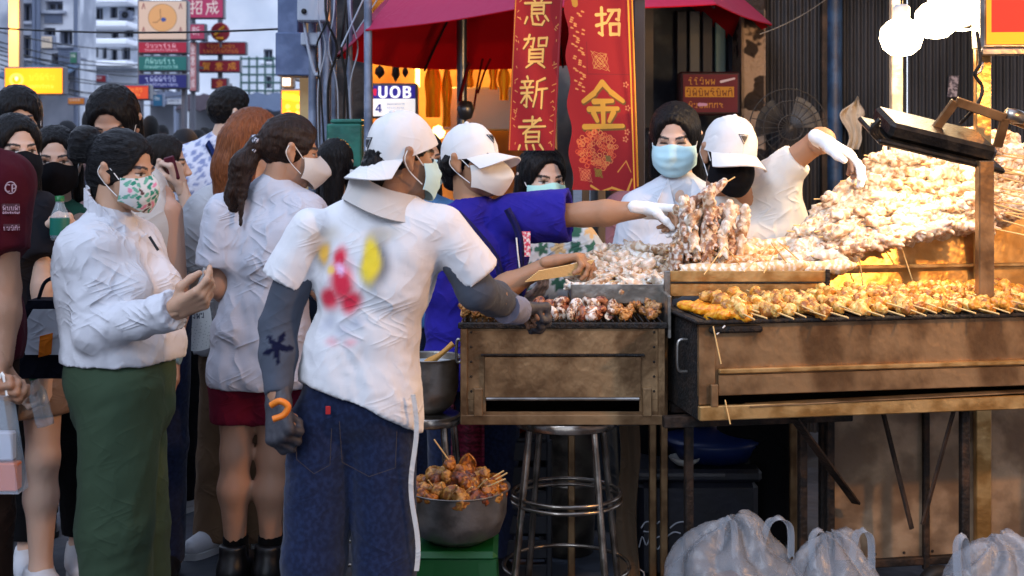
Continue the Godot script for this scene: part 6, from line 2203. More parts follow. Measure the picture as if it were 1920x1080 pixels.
func big_grill() -> void:
	var o := thing("charcoal_grill", "long greasy steel charcoal grill with a row of golden skewers on it", "grill", Vector3(.54, 0, -3.7))
	o.rotation.y = deg_to_rad(9.5)
	var L := 1.35
	var t := .994
	var b := .709
	put(o, "front_panel", box_mesh(Vector3(L, t - .778, .006), .001), steel_brown, Vector3(L * .5, (t + .778) * .5, -.012))
	put(o, "rail", box_mesh(Vector3(L - .06, .014, .016), .003), steel_lamplit, Vector3(L * .5 + .03, .851, 0))
	put(o, "lower_panel", box_mesh(Vector3(L - .06, .058, .006), .001), steel_brown, Vector3(L * .5 + .03, .81, -.004))
	put(o, "drawer_lip", box_mesh(Vector3(L - .1, .004, .05), .001), steel_brown, Vector3(L * .5 + .1, .757, -.012), Vector3(0, 0, deg_to_rad(.9)))
	put(o, "bottom_rail", box_mesh(Vector3(L, .042, .02), .003), steel_lamplit, Vector3(L * .5, .731, -.002))
	put(o, "bracket", box_mesh(Vector3(.022, .065, .012), .002), steel_brown, Vector3(.045, .782, .004))
	put(o, "corner_strip", box_mesh(Vector3(.05, t - .755, .006), .001), steel_brown, Vector3(.026, (t + .755) * .5, -.006))
	put(o, "end_panel", box_mesh(Vector3(.006, t - b, .3), .001), soot, Vector3(.004, (t + b) * .5, -.166))
	put(o, "end_panel", box_mesh(Vector3(.006, t - b, .3), .001), soot, Vector3(L - .004, (t + b) * .5, -.166))
	put(o, "back_panel", box_mesh(Vector3(L, t - b, .006), .001), steel_brown, Vector3(L * .5, (t + b) * .5, -.318))
	put(o, "floor_panel", box_mesh(Vector3(L - .02, .006, .29), .001), soot, Vector3(L * .5, b + .012, -.166))
	put(o, "charcoal_bed", box_mesh(Vector3(L - .03, .03, .28), .004), soot, Vector3(L * .5, t - .1, -.166))
	put(o, "rim", box_mesh(Vector3(L + .02, .012, .03), .004), soot, Vector3(L * .5, t, .0))
	put(o, "rim", box_mesh(Vector3(L + .02, .012, .03), .004), soot, Vector3(L * .5, t, -.31))
	put(o, "rim", box_mesh(Vector3(.03, .012, .34), .004), soot, Vector3(.0, t + .002, -.155))
	put(o, "burnt_lip", box_mesh(Vector3(.16, .02, .02), .006), soot, Vector3(.11, t - .022, .006))
	for k in 60: put(o, "grill_bar", bar_mesh(.31), soot, Vector3(.02 + k * .0222, t + .009, -.155))
	put(o, "handle", tube_mesh(spline([Vector3(-.004, .93, -.1), Vector3(-.03, .925, -.1), Vector3(-.034, .88, -.1), Vector3(-.03, .84, -.1), Vector3(-.004, .835, -.1)], 4), .005, 8), steel_clean)
	var stick := md()
	tube(stick, [P(1337, 612, 3.66) - o.position, P(1352, 682, 3.66) - o.position], .0022, 5)
	var unturn := Basis(Vector3.UP, -deg_to_rad(9.5))
	for k in stick.v.size():
		stick.v[k] = unturn * stick.v[k]
		stick.n[k] = unturn * stick.n[k]
	put(o, "hook_stick", commit(stick), bamboo)
	put(o, "hook_stick", tube_mesh([Vector3(.05, .96, .012), Vector3(.075, .985, .012)], .0025, 5), strap_mat)
	put(o, "hook_stick", tube_mesh([Vector3(.075, .77, .012), Vector3(.09, .70, .014)], .0022, 5), bamboo)
	# understructure
	var iron := grimy("rusty_iron", Color(.09, .065, .05), Color(.25, .18, .13), .7, .4, Vector3(3, 3, 3), .2)
	put(o, "under_rail", box_mesh(Vector3(.6, .035, .03), .003), iron, Vector3(.24, .675, -.16))
	put(o, "under_rail", box_mesh(Vector3(L, .03, .03), .003), iron, Vector3(L * .5, .69, -.29))
	for q in [[.31, .695, -.05, .62, .36, -.3, .03], [.82, .70, -.05, .755, .34, -.12, .022], [.70, .66, -.28, .76, .3, -.2, .02]]:
		var g := md()
		bar(g, Vector3(q[0], q[1], q[2]), Vector3(q[3], q[4], q[5]), q[6], .008, Vector3.UP, .001)
		put(o, "brace", commit(g), iron)
	for q in [[.43, -.28], [.53, -.3], [.86, -.06], [1.28, -.05], [.06, -.29]]:
		put(o, "leg", box_mesh(Vector3(.026, .70, .026), .003), iron, Vector3(q[0], .35, q[1]))
	put(o, "lower_shelf_rail", box_mesh(Vector3(1.0, .03, .03), .003), iron, Vector3(.9, .12, -.05))
	# steel side of the cart's cupboard
	var c := thing("steel_cupboard", "stained steel cupboard panel under the long grill", "cupboard", cart_point(.55, 0, -.36))
	c.rotation.y = deg_to_rad(9.5)
	var panel := grimy("cupboard_steel", Color(.42, .34, .26), Color(.60, .51, .41), .42, .25, Vector3(1.5, 1.5, 1.5), .1)
	put(c, "panel", box_mesh(Vector3(.9, .56, .012), .002), panel, Vector3(.45, .44, 0))
	put(c, "frame_post", box_mesh(Vector3(.03, .72, .03), .003), iron, Vector3(-.018, .36, .012))
	put(c, "frame_post", box_mesh(Vector3(.02, .6, .02), .003), iron, Vector3(.33, .42, .02))
	put(c, "bottom_rail", box_mesh(Vector3(.9, .025, .025), .003), iron, Vector3(.45, .148, .012))
	for k in 8: put(c, "rivet", lathe_mesh([Vector2(.001, .003), Vector2(.004, .002), Vector2(.005, 0)], 8), iron, Vector3(.06 + k * .1, .175, .007), Vector3(PI / 2, 0, 0))
	put(c, "wheel", lathe_mesh([Vector2(.001, .02), Vector2(.05, .02), Vector2(.07, .016), Vector2(.07, -.016), Vector2(.05, -.02), Vector2(.001, -.02)], 20), mat(Color(.04, .04, .045), .7), Vector3(.36, .07, .05), Vector3(PI / 2, 0, 0))

var bars := {}
func bar_mesh(l: float) -> ArrayMesh:
	if not bars.has(l): bars[l] = tube_mesh([Vector3(0, 0, -l * .5), Vector3(0, 0, l * .5)], .0025, 6)
	return bars[l]

func tray_walls() -> void:
	# low tray, to the small grill's side
	var d := 4.06
	var o := thing("steel_tray", "low stainless tray full of pale squid behind the small grill", "tray", P(1165, 560, d))
	var w := 185.0 / F * d
	put(o, "front_wall", box_mesh(Vector3(w, .06, .005), .001), steel_clean, Vector3(0, .015, 0))
	put(o, "base", box_mesh(Vector3(w, .005, .42), .001), steel_clean, Vector3(0, .0, -.21))
	put(o, "side_wall", box_mesh(Vector3(.005, .05, .42), .001), steel_clean, Vector3(-w * .5, .02, -.21))
	for q: Vector3 in [Vector3(-w * .45, 0, -.38), Vector3(w * .45, 0, -.38)]: put(o, "leg", box_mesh(Vector3(.025, o.position.y, .025), .003), steel_brown, q + Vector3(0, -o.position.y * .5, 0))
	# middle tray
	o = thing("steel_tray", "middle steel tray holding large squid rolls and crossed sticks", "tray", P(1404, 555, 4.05))
	w = 295.0 / F * 4.05
	put(o, "front_wall", box_mesh(Vector3(w, .040, .006), .001), steel_lamplit, Vector3(0, .02, .0))
	put(o, "front_wall", box_mesh(Vector3(w, .034, .006), .001), steel_lamplit, Vector3(0, .062, -.004))
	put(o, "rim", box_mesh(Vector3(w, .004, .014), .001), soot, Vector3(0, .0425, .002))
	put(o, "base", box_mesh(Vector3(w, .005, .42), .001), steel_lamplit, Vector3(0, .05, -.22))
	put(o, "end_post", box_mesh(Vector3(.012, .085, .012), .001), soot, Vector3(w * .5, .042, .004))
	put(o, "end_post", box_mesh(Vector3(.02, .1, .02), .002), steel_clean, Vector3(-w * .5 - .01, .03, .002))
	for q: Vector3 in [Vector3(-w * .45, 0, -.38), Vector3(w * .45, 0, -.38)]: put(o, "leg", box_mesh(Vector3(.025, o.position.y, .025), .003), steel_brown, q + Vector3(0, -o.position.y * .5, 0))
	# high sloped tray
	o = thing("sloped_tray", "high sloped steel tray wall tinted lamplit orange below the squid pile", "tray", cart_point(.40, 0, -.35))
	o.rotation.y = deg_to_rad(9.5)
	var y0 := 1.025
	var fn := func(u: float, v: float) -> Vector3:
		var top := lerpf(1.105, 1.30, clampf(u * 1.08, 0, 1))
		return Vector3(u * .95, lerpf(y0, top, v), -.04 * v)
	put(o, "front_wall", sheet_mesh(12, 4, .004, fn), steel_lamplit)
	put(o, "rim", tube_mesh([Vector3(0, 1.107, -.038), Vector3(.95, 1.302, -.038)], .005, 6), steel_lamplit)
	put(o, "rail", box_mesh(Vector3(.95, .012, .012), .002), steel_lamplit, Vector3(.475, 1.112, .012))
	put(o, "end_wall", box_mesh(Vector3(.005, .1, .42), .001), steel_lamplit, Vector3(0, 1.06, -.22))
	put(o, "base", box_mesh(Vector3(.95, .006, .42), .001), steel_lamplit, Vector3(.475, 1.03, -.22))
	put(o, "back_wall", box_mesh(Vector3(.95, .09, .005), .001), steel_lamplit, Vector3(.475, 1.075, -.44))
	for q: Vector2 in [Vector2(.02, -.42), Vector2(.9, -.42), Vector2(.9, -.02)]: put(o, "leg", box_mesh(Vector3(.025, 1.03, .025), .003), soot, Vector3(q.x, .515, q.y))
	for q in [[.26, .23], [.37, .44]]:
		put(o, "leaning_stick", tube_mesh([Vector3(q[0], 1.03, .02), Vector3(q[1], 1.22, .03)] if q[0] < .3 else [Vector3(q[1], 1.03, .02), Vector3(q[0], 1.22, .03)], .0024, 5), bamboo)

func small_grill() -> void:
	var d := 3.9
	var c := P(1055, 700, d)
	var w := 380.0 / F * d
	var o := thing("charcoal_grill", "small square steel charcoal grill standing on the bar stool", "grill", Vector3(c.x, .656, -d))
	var h := .305
	put(o, "front_panel", box_mesh(Vector3(w, h - .074, .006), .001), steel_brown, Vector3(0, (h + .074) * .5, -.006))
	put(o, "front_panel", box_mesh(Vector3(w, .038, .006), .001), steel_brown, Vector3(0, .019, -.006))
	for s: float in [-1.0, 1.0]: put(o, "front_panel", box_mesh(Vector3(.075, .036, .006), .001), steel_brown, Vector3(s * (w * .5 - .0375), .056, -.006))
	for s: float in [-1.0, 1.0]:
		for k in 5: put(o, "rivet", lathe_mesh([Vector2(.001, .003), Vector2(.003, .002), Vector2(.004, 0)], 8), soot, Vector3(s * (w * .5 - .03), .1 + k * .045, -.002), Vector3(PI / 2, 0, 0))
	put(o, "side_panel", box_mesh(Vector3(.006, h, .32), .001), steel_brown, Vector3(-w * .5, h * .5, -.165))
	put(o, "side_panel", box_mesh(Vector3(.006, h, .32), .001), steel_brown, Vector3(w * .5, h * .5, -.165))
	put(o, "back_panel", box_mesh(Vector3(w, h, .006), .001), steel_brown, Vector3(0, h * .5, -.325))
	put(o, "floor_panel", box_mesh(Vector3(w, .006, .31), .001), soot, Vector3(0, .004, -.165))
	put(o, "charcoal_bed", box_mesh(Vector3(w - .03, .03, .29), .004), soot, Vector3(0, h - .06, -.165))
	for s: float in [-1.0, 1.0]:
		put(o, "edge_strip", box_mesh(Vector3(.022, h, .012), .002), steel_brown, Vector3(s * (w * .5 - .008), h * .5, .0))
		put(o, "drawer_guide", box_mesh(Vector3(.028, .085, .014), .002), steel_brown, Vector3(s * (w * .5 - .052), .068, .003))
	put(o, "bottom_strip", box_mesh(Vector3(w, .03, .012), .002), steel_brown, Vector3(0, .014, .001))
	put(o, "top_strip", box_mesh(Vector3(w + .02, .018, .02), .003), soot, Vector3(0, h - .004, .0))
	put(o, "drawer_panel", box_mesh(Vector3(w - .14, .125, .01), .002), steel_brown, Vector3(0, .145, .004))
	put(o, "drawer_rim", box_mesh(Vector3(w - .12, .006, .016), .001), soot, Vector3(0, .212, .005))
	put(o, "drawer_rim", box_mesh(Vector3(w - .15, .008, .016), .002), steel_clean, Vector3(0, .079, .006))
	put(o, "handle", tube_mesh(spline([Vector3(-w * .5, .25, -.03), Vector3(-w * .5 - .014, .25, -.03), Vector3(-w * .5 - .016, .19, -.03), Vector3(-w * .5, .185, -.03)], 4), .005, 8), steel_clean)
	for k in 34: put(o, "grill_bar", bar_mesh(.33), soot, Vector3(-w * .5 + .01 + k * (w - .02) / 33, h + .008, -.16))
	put(o, "rim", box_mesh(Vector3(w + .02, .01, .02), .003), soot, Vector3(0, h + .002, -.32))
	put(o, "heat_shield", box_mesh(Vector3(.012, .13, .3), .002), steel_clean, Vector3(w * .5 + .018, h + .02, -.16))

func bulb_material(e: float) -> StandardMaterial3D:
	var m := mat(Color(1, .96, .88), .3)
	m.emission_enabled = true
	m.emission = Color(1, .90, .74)
	m.emission_energy_multiplier = e
	return m

func lamps() -> void:
	var glow := bulb_material(14.0)
	var base := mat(Color(.7, .7, .7), .5)
	var spots := [[1690, 68, 4.45, "large glowing bulb hanging lowest above the squid"], [1755, 36, 4.5, "glowing bulb in the middle of the lamp cluster"], [1805, 22, 4.55, "glowing bulb nearest the orange stall post"]]
	for q in spots:
		var o := thing("light_bulb", q[3], "lamp", P(q[0], q[1], q[2]))
		put(o, "bulb", lathe_mesh([Vector2(.001, -.07), Vector2(.036, -.064), Vector2(.062, -.042), Vector2(.074, -.006), Vector2(.069, .028), Vector2(.046, .052), Vector2(.028, .06)], 20), glow)
		put(o, "socket", lathe_mesh([Vector2(.029, .06), Vector2(.03, .1), Vector2(.02, .11), Vector2(.001, .112)], 14), base)
		put(o, "flex", tube_mesh([Vector3(0, .11, 0), Vector3(.01, .42, 0)], .004, 6), soot)
		var l := OmniLight3D.new()
		l.name = "bulb_light"
		l.light_color = Color(1, .76, .47)
		l.light_energy = .13
		l.light_size = .05
		l.omni_range = 20.0
		l.omni_attenuation = 2.0
		l.shadow_enabled = true
		o.add_child(l)
	# floodlight on its yoke, turned down to the squid
	var d := 4.02
	var o := thing("floodlight", "dark rectangular floodlight on a yoke pointing down at the squid", "lamp", P(1748, 258, d))
	var tilt := deg_to_rad(-14.0)
	o.rotation = Vector3(deg_to_rad(18), 0, tilt)
	var dark := grimy("lamp_housing", Color(.07, .07, .075), Color(.17, .155, .14), .4, .5, Vector3(4, 4, 4), .08)
	put(o, "housing", box_mesh(Vector3(.345, .052, .2), .012), dark, Vector3(0, .012, 0))
	put(o, "front_rim", box_mesh(Vector3(.41, .018, .25), .006), dark, Vector3(0, -.024, 0))
	var pane := bulb_material(5.0)
	put(o, "lamp_glass", box_mesh(Vector3(.33, .003, .2)), pane, Vector3(0, -.0355, 0))
	var al := AreaLight3D.new()
	al.name = "flood_light"
	al.area_size = Vector2(.33, .2)
	al.light_color = Color(1, .87, .70)
	al.light_energy = .11
	al.shadow_enabled = true
	o.add_child(al)
	al.position = Vector3(0, -.045, 0)
	al.rotation = Vector3(-PI / 2, 0, 0)
	var y := md()
	for q in [[[-.0, .03, .0], [.03, .13, .0]], [[.03, .13, .0], [.2, .115, .0]], [[.2, .115, .0], [.21, .02, .0]]]:
		bar(y, Vector3(q[0][0], q[0][1], q[0][2]), Vector3(q[1][0], q[1][1], q[1][2]), .03, .012, Vector3(0, 0, 1), .003)
	put(o, "yoke", commit(y), steel_brown)
	put(o, "arm", tube_mesh([Vector3(.19, .115, -.02), Vector3(.36, .09, -.05)], .012, 10), steel_brown)
	put(o, "clamp", lathe_mesh([Vector2(.001, .03), Vector2(.02, .028), Vector2(.024, 0), Vector2(.02, -.028), Vector2(.001, -.03)], 12), steel_clean, Vector3(.235, .125, -.02), Vector3(0, 0, PI / 2))
	for k in 3: put(o, "clip", tube_mesh(spline([Vector3(-.18 - .012 * k, -.02, .1), Vector3(-.21 - .01 * k, .0, .1), Vector3(-.215, .02 + .01 * k, .1)], 3), .008, 6), dark)
	# the stall's outer bulb hangs over the customers, beyond the picture
	var ob := thing("light_bulb", "glowing bulb hanging at the outer corner of the stall roof", "lamp", Vector3(2.3, 2.15, -2.3))
	put(ob, "bulb", lathe_mesh([Vector2(.001, -.07), Vector2(.036, -.064), Vector2(.062, -.042), Vector2(.074, -.006), Vector2(.069, .028), Vector2(.046, .052), Vector2(.028, .06)], 20), glow)
	put(ob, "socket", lathe_mesh([Vector2(.029, .06), Vector2(.03, .1), Vector2(.02, .11), Vector2(.001, .112)], 14), base)
	put(ob, "flex", tube_mesh([Vector3(0, .11, 0), Vector3(.01, .5, 0)], .004, 6), soot)
	var ol := OmniLight3D.new()
	ol.name = "bulb_light"
	ol.light_color = Color(1, .72, .40)
	ol.light_energy = 2.0
	ol.light_size = .05
	ol.shadow_enabled = true
	ob.add_child(ol)
	cable("black lamp cable looping from the stall post to the floodlight", spline([P(1832, 60, 4.1), P(1838, 115, 4.05), P(1828, 140, 4.05), P(1842, 165, 4.05), P(1830, 200, 4.02), P(1800, 232, 4.05)], 6), .006, soot)

func stall_frame() -> void:
	var pale := grimy("pale_post", Color(.60, .55, .48), Color(.75, .71, .64), .5, .2, Vector3(3, 3, 3), .1)
	one("stall_post", "pale square post behind the lowest glowing bulb", "post", box_mesh(Vector3(.042, 2.35, .042), .004), pale, G(1680, 4.85) + Vector3.UP * 1.175)
	var o := thing("stall_post", "steel stall post with hook, lit orange beside the red sign", "post", G(1842, 4.2))
	put(o, "post", box_mesh(Vector3(.05, 2.3, .03), .003), steel_lamplit, Vector3(0, 1.15, 0))
	put(o, "hook", tube_mesh(spline([P(1836, 110, 4.17) - o.position, P(1842, 118, 4.15) - o.position, P(1840, 132, 4.15) - o.position, P(1832, 138, 4.15) - o.position], 4), .004, 6), steel_clean)
	one("grill_upright", "brown steel upright rising from the grill through the squid pile", "post", box_mesh(Vector3(.05, .42, .03), .003), steel_brown, P(1846, 430, 3.92), Vector3(0, deg_to_rad(9.5), 0))
	# the red board at the stall's top corner
	var im := pic(200, 200, Color(.80, .13, .06))
	im.fill_rect(Rect2i(0, 0, 14, 200), Color(.90, .55, .08))
	im.fill_rect(Rect2i(0, 160, 200, 40), Color(.90, .58, .08))
	var ring := []
	for k in 17: ring.append_array([.98 + cos(TAU * k / 16) * .24, .1 + sin(TAU * k / 16) * .22])
	ink(im, ring, .04, Color(.95, .9, .8))
	ink(im, [.98, .05, .99, .1], .34, Color(.10, .08, .06))
	ink(im, [1.0, .02, 1.0, .06], .24, Color(.72, .76, .10))
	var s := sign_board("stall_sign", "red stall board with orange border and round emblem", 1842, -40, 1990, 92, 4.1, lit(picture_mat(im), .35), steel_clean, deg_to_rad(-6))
	put(s, "steel_edge", box_mesh(Vector3(.26, .02, .05), .003), steel_clean, Vector3(0, -.122, .0))

# ---------------------------------------------------------------- food
var squid_meshes := []
var squid_mats := []

func squid_shape(sd: int) -> ArrayMesh:
	var r := RandomNumberGenerator.new()
	r.seed = sd
	var pr := [cone(Vector3(0, -.006, 0), Vector3(0, .026, 0), .0155, .011), cone(Vector3(-.014, .012, 0), Vector3(.014, .012, 0), .007, .007), ell(Vector3(0, -.02, .001), Vector3(.009, .008, .009))]
	for k in 4:
		var a := TAU * k / 4 + r.randf() * .6
		var p := Vector3(cos(a) * .005, -.024, sin(a) * .005)
		pr.append(cone(p, p + Vector3(cos(a) * .008, -.013 - r.randf() * .006, sin(a) * .008), .0062, .0046))
	var d := field_mesh(pr, .0038, .007)
	crease(d, .0012, Vector3(70, 70, 70), sd, false)
	return commit(d)

var stick_meshes := {}
func stick_mesh(l: float) -> ArrayMesh:
	if not stick_meshes.has(l): stick_meshes[l] = tube_mesh([Vector3(0, 0, 0), Vector3(0, l, 0)], [.0027, .0023], 5)
	return stick_meshes[l]

# a skewer along its own y: stick from 0 to length, pieces threaded on it
func skewer(called: String, label: String, group: String, meshes: Array, mats: Array, n: int, first: float, step: float, length: float, t: Transform3D, scale := 1.0, jitter := .006) -> Node3D:
	var o := thing(called, label, "food", Vector3.ZERO, group)
	o.transform = t
	put(o, "stick", stick_mesh(length), bamboo)
	for k in n:
		var m := put(o, "piece", meshes[rng.randi() % meshes.size()], mats[rng.randi() % mats.size()], Vector3(rng.randf_range(-jitter, jitter), first + k * step, rng.randf_range(-jitter, jitter)), Vector3(rng.randf_range(-.5, .5), rng.randf() * TAU, rng.randf_range(-.6, .6)))
		m.scale = Vector3.ONE * scale * rng.randf_range(.85, 1.2)
	return o

func along(at: Vector3, dir: Vector3, roll := 0.0) -> Transform3D:
	var y := dir.normalized()
	var x := y.cross(Vector3(.1, .2, 1).normalized()).normalized()
	return Transform3D(Basis(x, y, x.cross(y)).rotated(y, roll), at)

func flesh(lo: Color, hi: Color, key: String) -> StandardMaterial3D:
	var m := grimy("flesh" + key, lo, hi, .38, 0, Vector3(16, 16, 16), .03, .35, .65)
	m.subsurf_scatter_enabled = true
	m.subsurf_scatter_strength = .12
	return m

func squid() -> void:
	for k in 4: squid_meshes.append(squid_shape(200 + k))
	var pale := [flesh(Color(.72, .60, .48), Color(.86, .82, .76), "a"), flesh(Color(.78, .70, .61), Color(.88, .86, .82), "b"), flesh(Color(.58, .43, .30), Color(.82, .75, .66), "c")]
	var brown := [flesh(Color(.50, .34, .24), Color(.80, .70, .62), "d"), flesh(Color(.60, .44, .33), Color(.82, .77, .72), "e"), pale[2]]
	# the big pile: rows of skewers lying along the tray, each row higher and further back
	var o := thing("squid_heap_base", "heaped squid filling the sloped tray beneath the skewers", "food", P(1700, 420, 4.3), "", "stuff")
	var low := func(px: float) -> float: return lerpf(494, 384, clampf((px - 1470) / 440.0, 0, 1))
	var high := func(px: float) -> float:
		var q := (px - 1470.0) / 440.0
		return lerpf(482, 246, 1.0 - pow(1.0 - clampf(q * 1.35, 0, 1), 1.7)) + 60.0 * pow(maxf(0.0, q - .72), 1.0)
	var cp := []
	for k in 10:
		var px := 1500.0 + k * 43.0
		cp.append(cone(P(px, low.call(px) - 4, 4.26) - o.position, P(px, lerpf(low.call(px), high.call(px), .9), 4.46) - o.position, .06, .05))
	var cd := field_mesh(cp, .016, .05)
	crease(cd, .012, Vector3(40, 40, 40), 3, false)
	put(o, "mass", commit(cd), pale[0])
	for k in 10:
		var px := 1486.0 + k * 44.0
		var lo: float = low.call(px)
		var hi: float = high.call(px)
		var rows := maxi(2, int((lo - hi) / 13.0))
		for j in rows:
			var f := (j + .5) / rows
			var x := px + rng.randf_range(-16, 16) + (j % 2) * 22.0
			var p := P(x + 44, lerpf(low.call(x), high.call(x), f) + 3, lerpf(4.13, 4.42, f) + rng.randf_range(-.015, .015))
			var dir := Vector3(-1, rng.randf_range(-.3, .12), rng.randf_range(-.3, .3))
			skewer("squid_skewer", "pale squid skewer lying in the big heap in the sloped tray", "squid skewers in the big heap", squid_meshes, pale, 5, .015, .03, .19, along(p, dir, rng.randf() * TAU), 1.2)
	# sticks poking out of the heap's far end
	for k in 16:
		var p := P(1862 + rng.randf() * 14, 275 + k * 9.5, 4.1 - k * .006)
		skewer("squid_skewer", "squid skewer with its bare stick poking out beside the grill upright", "skewers with bare sticks out", squid_meshes, pale, 2, .13, .035, .2, along(p + Vector3(.09, -.02 + rng.randf_range(-.02, .02), .02), Vector3(-1, rng.randf_range(.1, .3), -.2), 0), 1.1)
	# curled tentacles on the very top
	for k in 5:
		var c := P(1660 + k * 16, 292 - k * 6, 4.2)
		one("squid_tentacle", "curled tentacle looping on top of the squid heap", "food", tube_mesh(spline([c, c + Vector3(.0, .035, .0), c + Vector3(.03, .045 + .01 * (k % 2), .01), c + Vector3(.06, .03, .02), c + Vector3(.08, -.01, .02)], 4), [.008, .008, .008, .008, .008, .007, .007, .007, .007, .006, .006, .006, .006, .005, .005, .004, .003], 7), pale[0], Vector3.ZERO, Vector3.ZERO, "tentacles on the heap")
	# bunch held up by the gloved hand
	for k in 22:
		var a := k * 2.4
		var r := sqrt(k / 22.0)
		var p := P(1312 + cos(a) * r * 66 + rng.randf_range(-12, 12), 502 - absf(sin(a)) * 16 - rng.randf() * 14, 4.2 + sin(a) * .07)
		var tip := P(1318 + cos(a) * r * 52 + rng.randf_range(-26, 26), 388 + r * 22, 4.2 + sin(a) * .05)
		skewer("squid_skewer", "brown and white squid skewer standing in the bunch under the gloved hand", "bunch of squid skewers", squid_meshes, brown if k % 3 else pale, 5, .02, .034, .19, along(p, tip - p, rng.randf() * TAU), 1.15)
	skewer("squid_skewer", "squid skewer held highest, tip before the black mask", "", squid_meshes, brown, 5, .02, .03, .205, along(P(1280, 390, 4.18), P(1408, 314, 4.22) - P(1280, 390, 4.18)), 1.1)
	# low heap of pale squid in the low tray
	for j in 5:
		for k in 7:
			var p := P(1092 + k * 25 + rng.randf_range(-8, 8), 540 - j * 15.0 - (6.0 if k > 1 and k < 5 else 0.0), 4.12 + j * .07)
			skewer("squid_skewer", "pale squid skewer lying in the low stainless tray", "squid skewers in the low tray", squid_meshes, pale, 3, .0, .036, .12, along(p, Vector3(rng.randf_range(.6, 1), rng.randf_range(-.1, .2), rng.randf_range(-.5, .5)), rng.randf() * TAU), 1.25)
	# large squid rolls
	var roll := []
	for k in 3:
		var d := field_mesh([cone(Vector3(0, 0, 0), Vector3(0, .17, 0), .019, .024), cone(Vector3(0, .17, 0), Vector3(.004, .215, 0), .024, .01), cone(Vector3(-.02, .19, 0), Vector3(.02, .19, 0), .01, .01), cone(Vector3(0, -.01, 0), Vector3(.012, -.05, .006), .012, .004), cone(Vector3(0, -.01, 0), Vector3(-.012, -.045, -.006), .012, .004)], .007, .015)
		crease(d, .003, Vector3(50, 30, 50), 300 + k, false)
		roll.append(commit(d))
	var rollm := [flesh(Color(.82, .68, .48), Color(.90, .86, .80), "f"), flesh(Color(.70, .46, .2), Color(.86, .76, .62), "g")]
	for j in 4:
		for k in 3:
			var p := P(1300 + k * 88 + (j % 2) * 20, 505 - j * 14, 4.1 + j * .075)
			var q := one("squid_roll", "large pale squid roll lying in the middle steel tray", "food", roll[(j + k) % 3], rollm[0 if rng.randf() < .72 else 1], Vector3.ZERO, Vector3.ZERO, "large squid rolls")
			q.transform = along(p, Vector3(1, rng.randf_range(-.04, .1), rng.randf_range(-.12, .12)), rng.randf() * TAU)
	for q in [[1320, 515, 1358, 462], [1360, 462, 1400, 512], [1395, 510, 1444, 458], [1432, 512, 1458, 458], [1446, 455, 1490, 512], [1462, 456, 1520, 506]]:
		one("bamboo_stick", "bare bamboo stick leaning crossed over the squid rolls", "stick", tube_mesh([P(q[0], q[1], 4.03), P(q[2], q[3], 4.1)], .0022, 5), bamboo, Vector3.ZERO, Vector3.ZERO, "crossed bamboo sticks")
	for k in 9: one("bamboo_stick", "bare bamboo stick in the fan held over the low tray", "stick", tube_mesh([P(985 + k * 3, 528 - k * 2.4, 4.12), P(1098 + k * 2, 512 - k * 3.0, 4.16)], .0024, 5), bamboo, Vector3.ZERO, Vector3.ZERO, "fan of bare sticks")

func lump(sd: int, r: float, rough: float) -> ArrayMesh:
	var g := RandomNumberGenerator.new()
	g.seed = sd
	var pr := []
	for k in 6: pr.append(ell(Vector3(g.randf_range(-1, 1), g.randf_range(-1, 1), g.randf_range(-1, 1)) * r * .55, Vector3(g.randf_range(.5, .8), g.randf_range(.5, .8), g.randf_range(.5, .8)) * r))
	var d := field_mesh(pr, r * .2, r * .3)
	crease(d, r * rough, Vector3.ONE * (2.2 / r), sd, false)
	return commit(d)

func grill_food() -> void:
	var lumps := []
	for k in 4: lumps.append(lump(400 + k, .017, .12))
	var gold := [flesh(Color(.74, .48, .14), Color(.88, .68, .32), "h"), flesh(Color(.78, .56, .22), Color(.90, .76, .46), "i"), flesh(Color(.56, .34, .13), Color(.82, .62, .30), "j")]
	var n := 40
	for k in n:
		var x := .10 + k * .0288
		var back := k % 2
		var p := cart_point(x + rng.randf_range(-.01, .01) + .03, 1.012 + back * .014, .075 - back * .05 + rng.randf_range(-.03, .03))
		var dir := cart_point(0, 0, 0) - cart_point(.28 + rng.randf_range(-.15, .15), -.12, 1)
		skewer("battered_skewer", "golden battered skewer with its stick over the long grill's front edge", "golden skewers on the long grill", lumps, gold, 6, .09, .025, .26, along(p, dir, 0), 1.12, .006)
	# extra mounded ones where the row is doubled
	for k in 13:
		var x := .60 + k * .04
		var p := cart_point(x + rng.randf_range(-.01, .01), 1.045, -.06 + rng.randf_range(-.02, .02))
		var dir := cart_point(0, 0, 0) - cart_point(.2 + rng.randf_range(-.2, .2), -.1, 1)
		skewer("battered_skewer", "browner battered skewer piled on the second layer of the long grill", "second layer on the long grill", lumps, [gold[2], gold[0]], 5, .05, .025, .19, along(p, dir, 0), 1.1, .008)
	# bright yellow fillets at the near end
	var fil := []
	for k in 3:
		var d := field_mesh([ell(Vector3(0, 0, 0), Vector3(.036, .016, .02)), ell(Vector3(.03, .004, .004), Vector3(.026, .014, .018)), ell(Vector3(-.03, -.002, .002), Vector3(.022, .013, .016))], .005, .01)
		crease(d, .0028, Vector3(70, 70, 70), 500 + k, false)
		fil.append(commit(d))
	var ym := flesh(Color(.84, .50, .06), Color(.92, .66, .18), "k")
	for q in [[1300, 572, 3.85], [1330, 578, 3.8], [1362, 574, 3.82], [1345, 590, 3.74], [1380, 588, 3.74], [1405, 578, 3.8], [1318, 566, 3.92], [1392, 566, 3.9]]:
		one("yellow_fillet", "bright yellow battered fillet at the corner of the long grill", "food", fil[rng.randi() % 3], ym, P(q[0], q[1] + 3, q[2]), Vector3(rng.randf_range(-.2, .2), rng.randf() * 2.0 - 1.0, rng.randf_range(-.2, .2)), "yellow fillets")

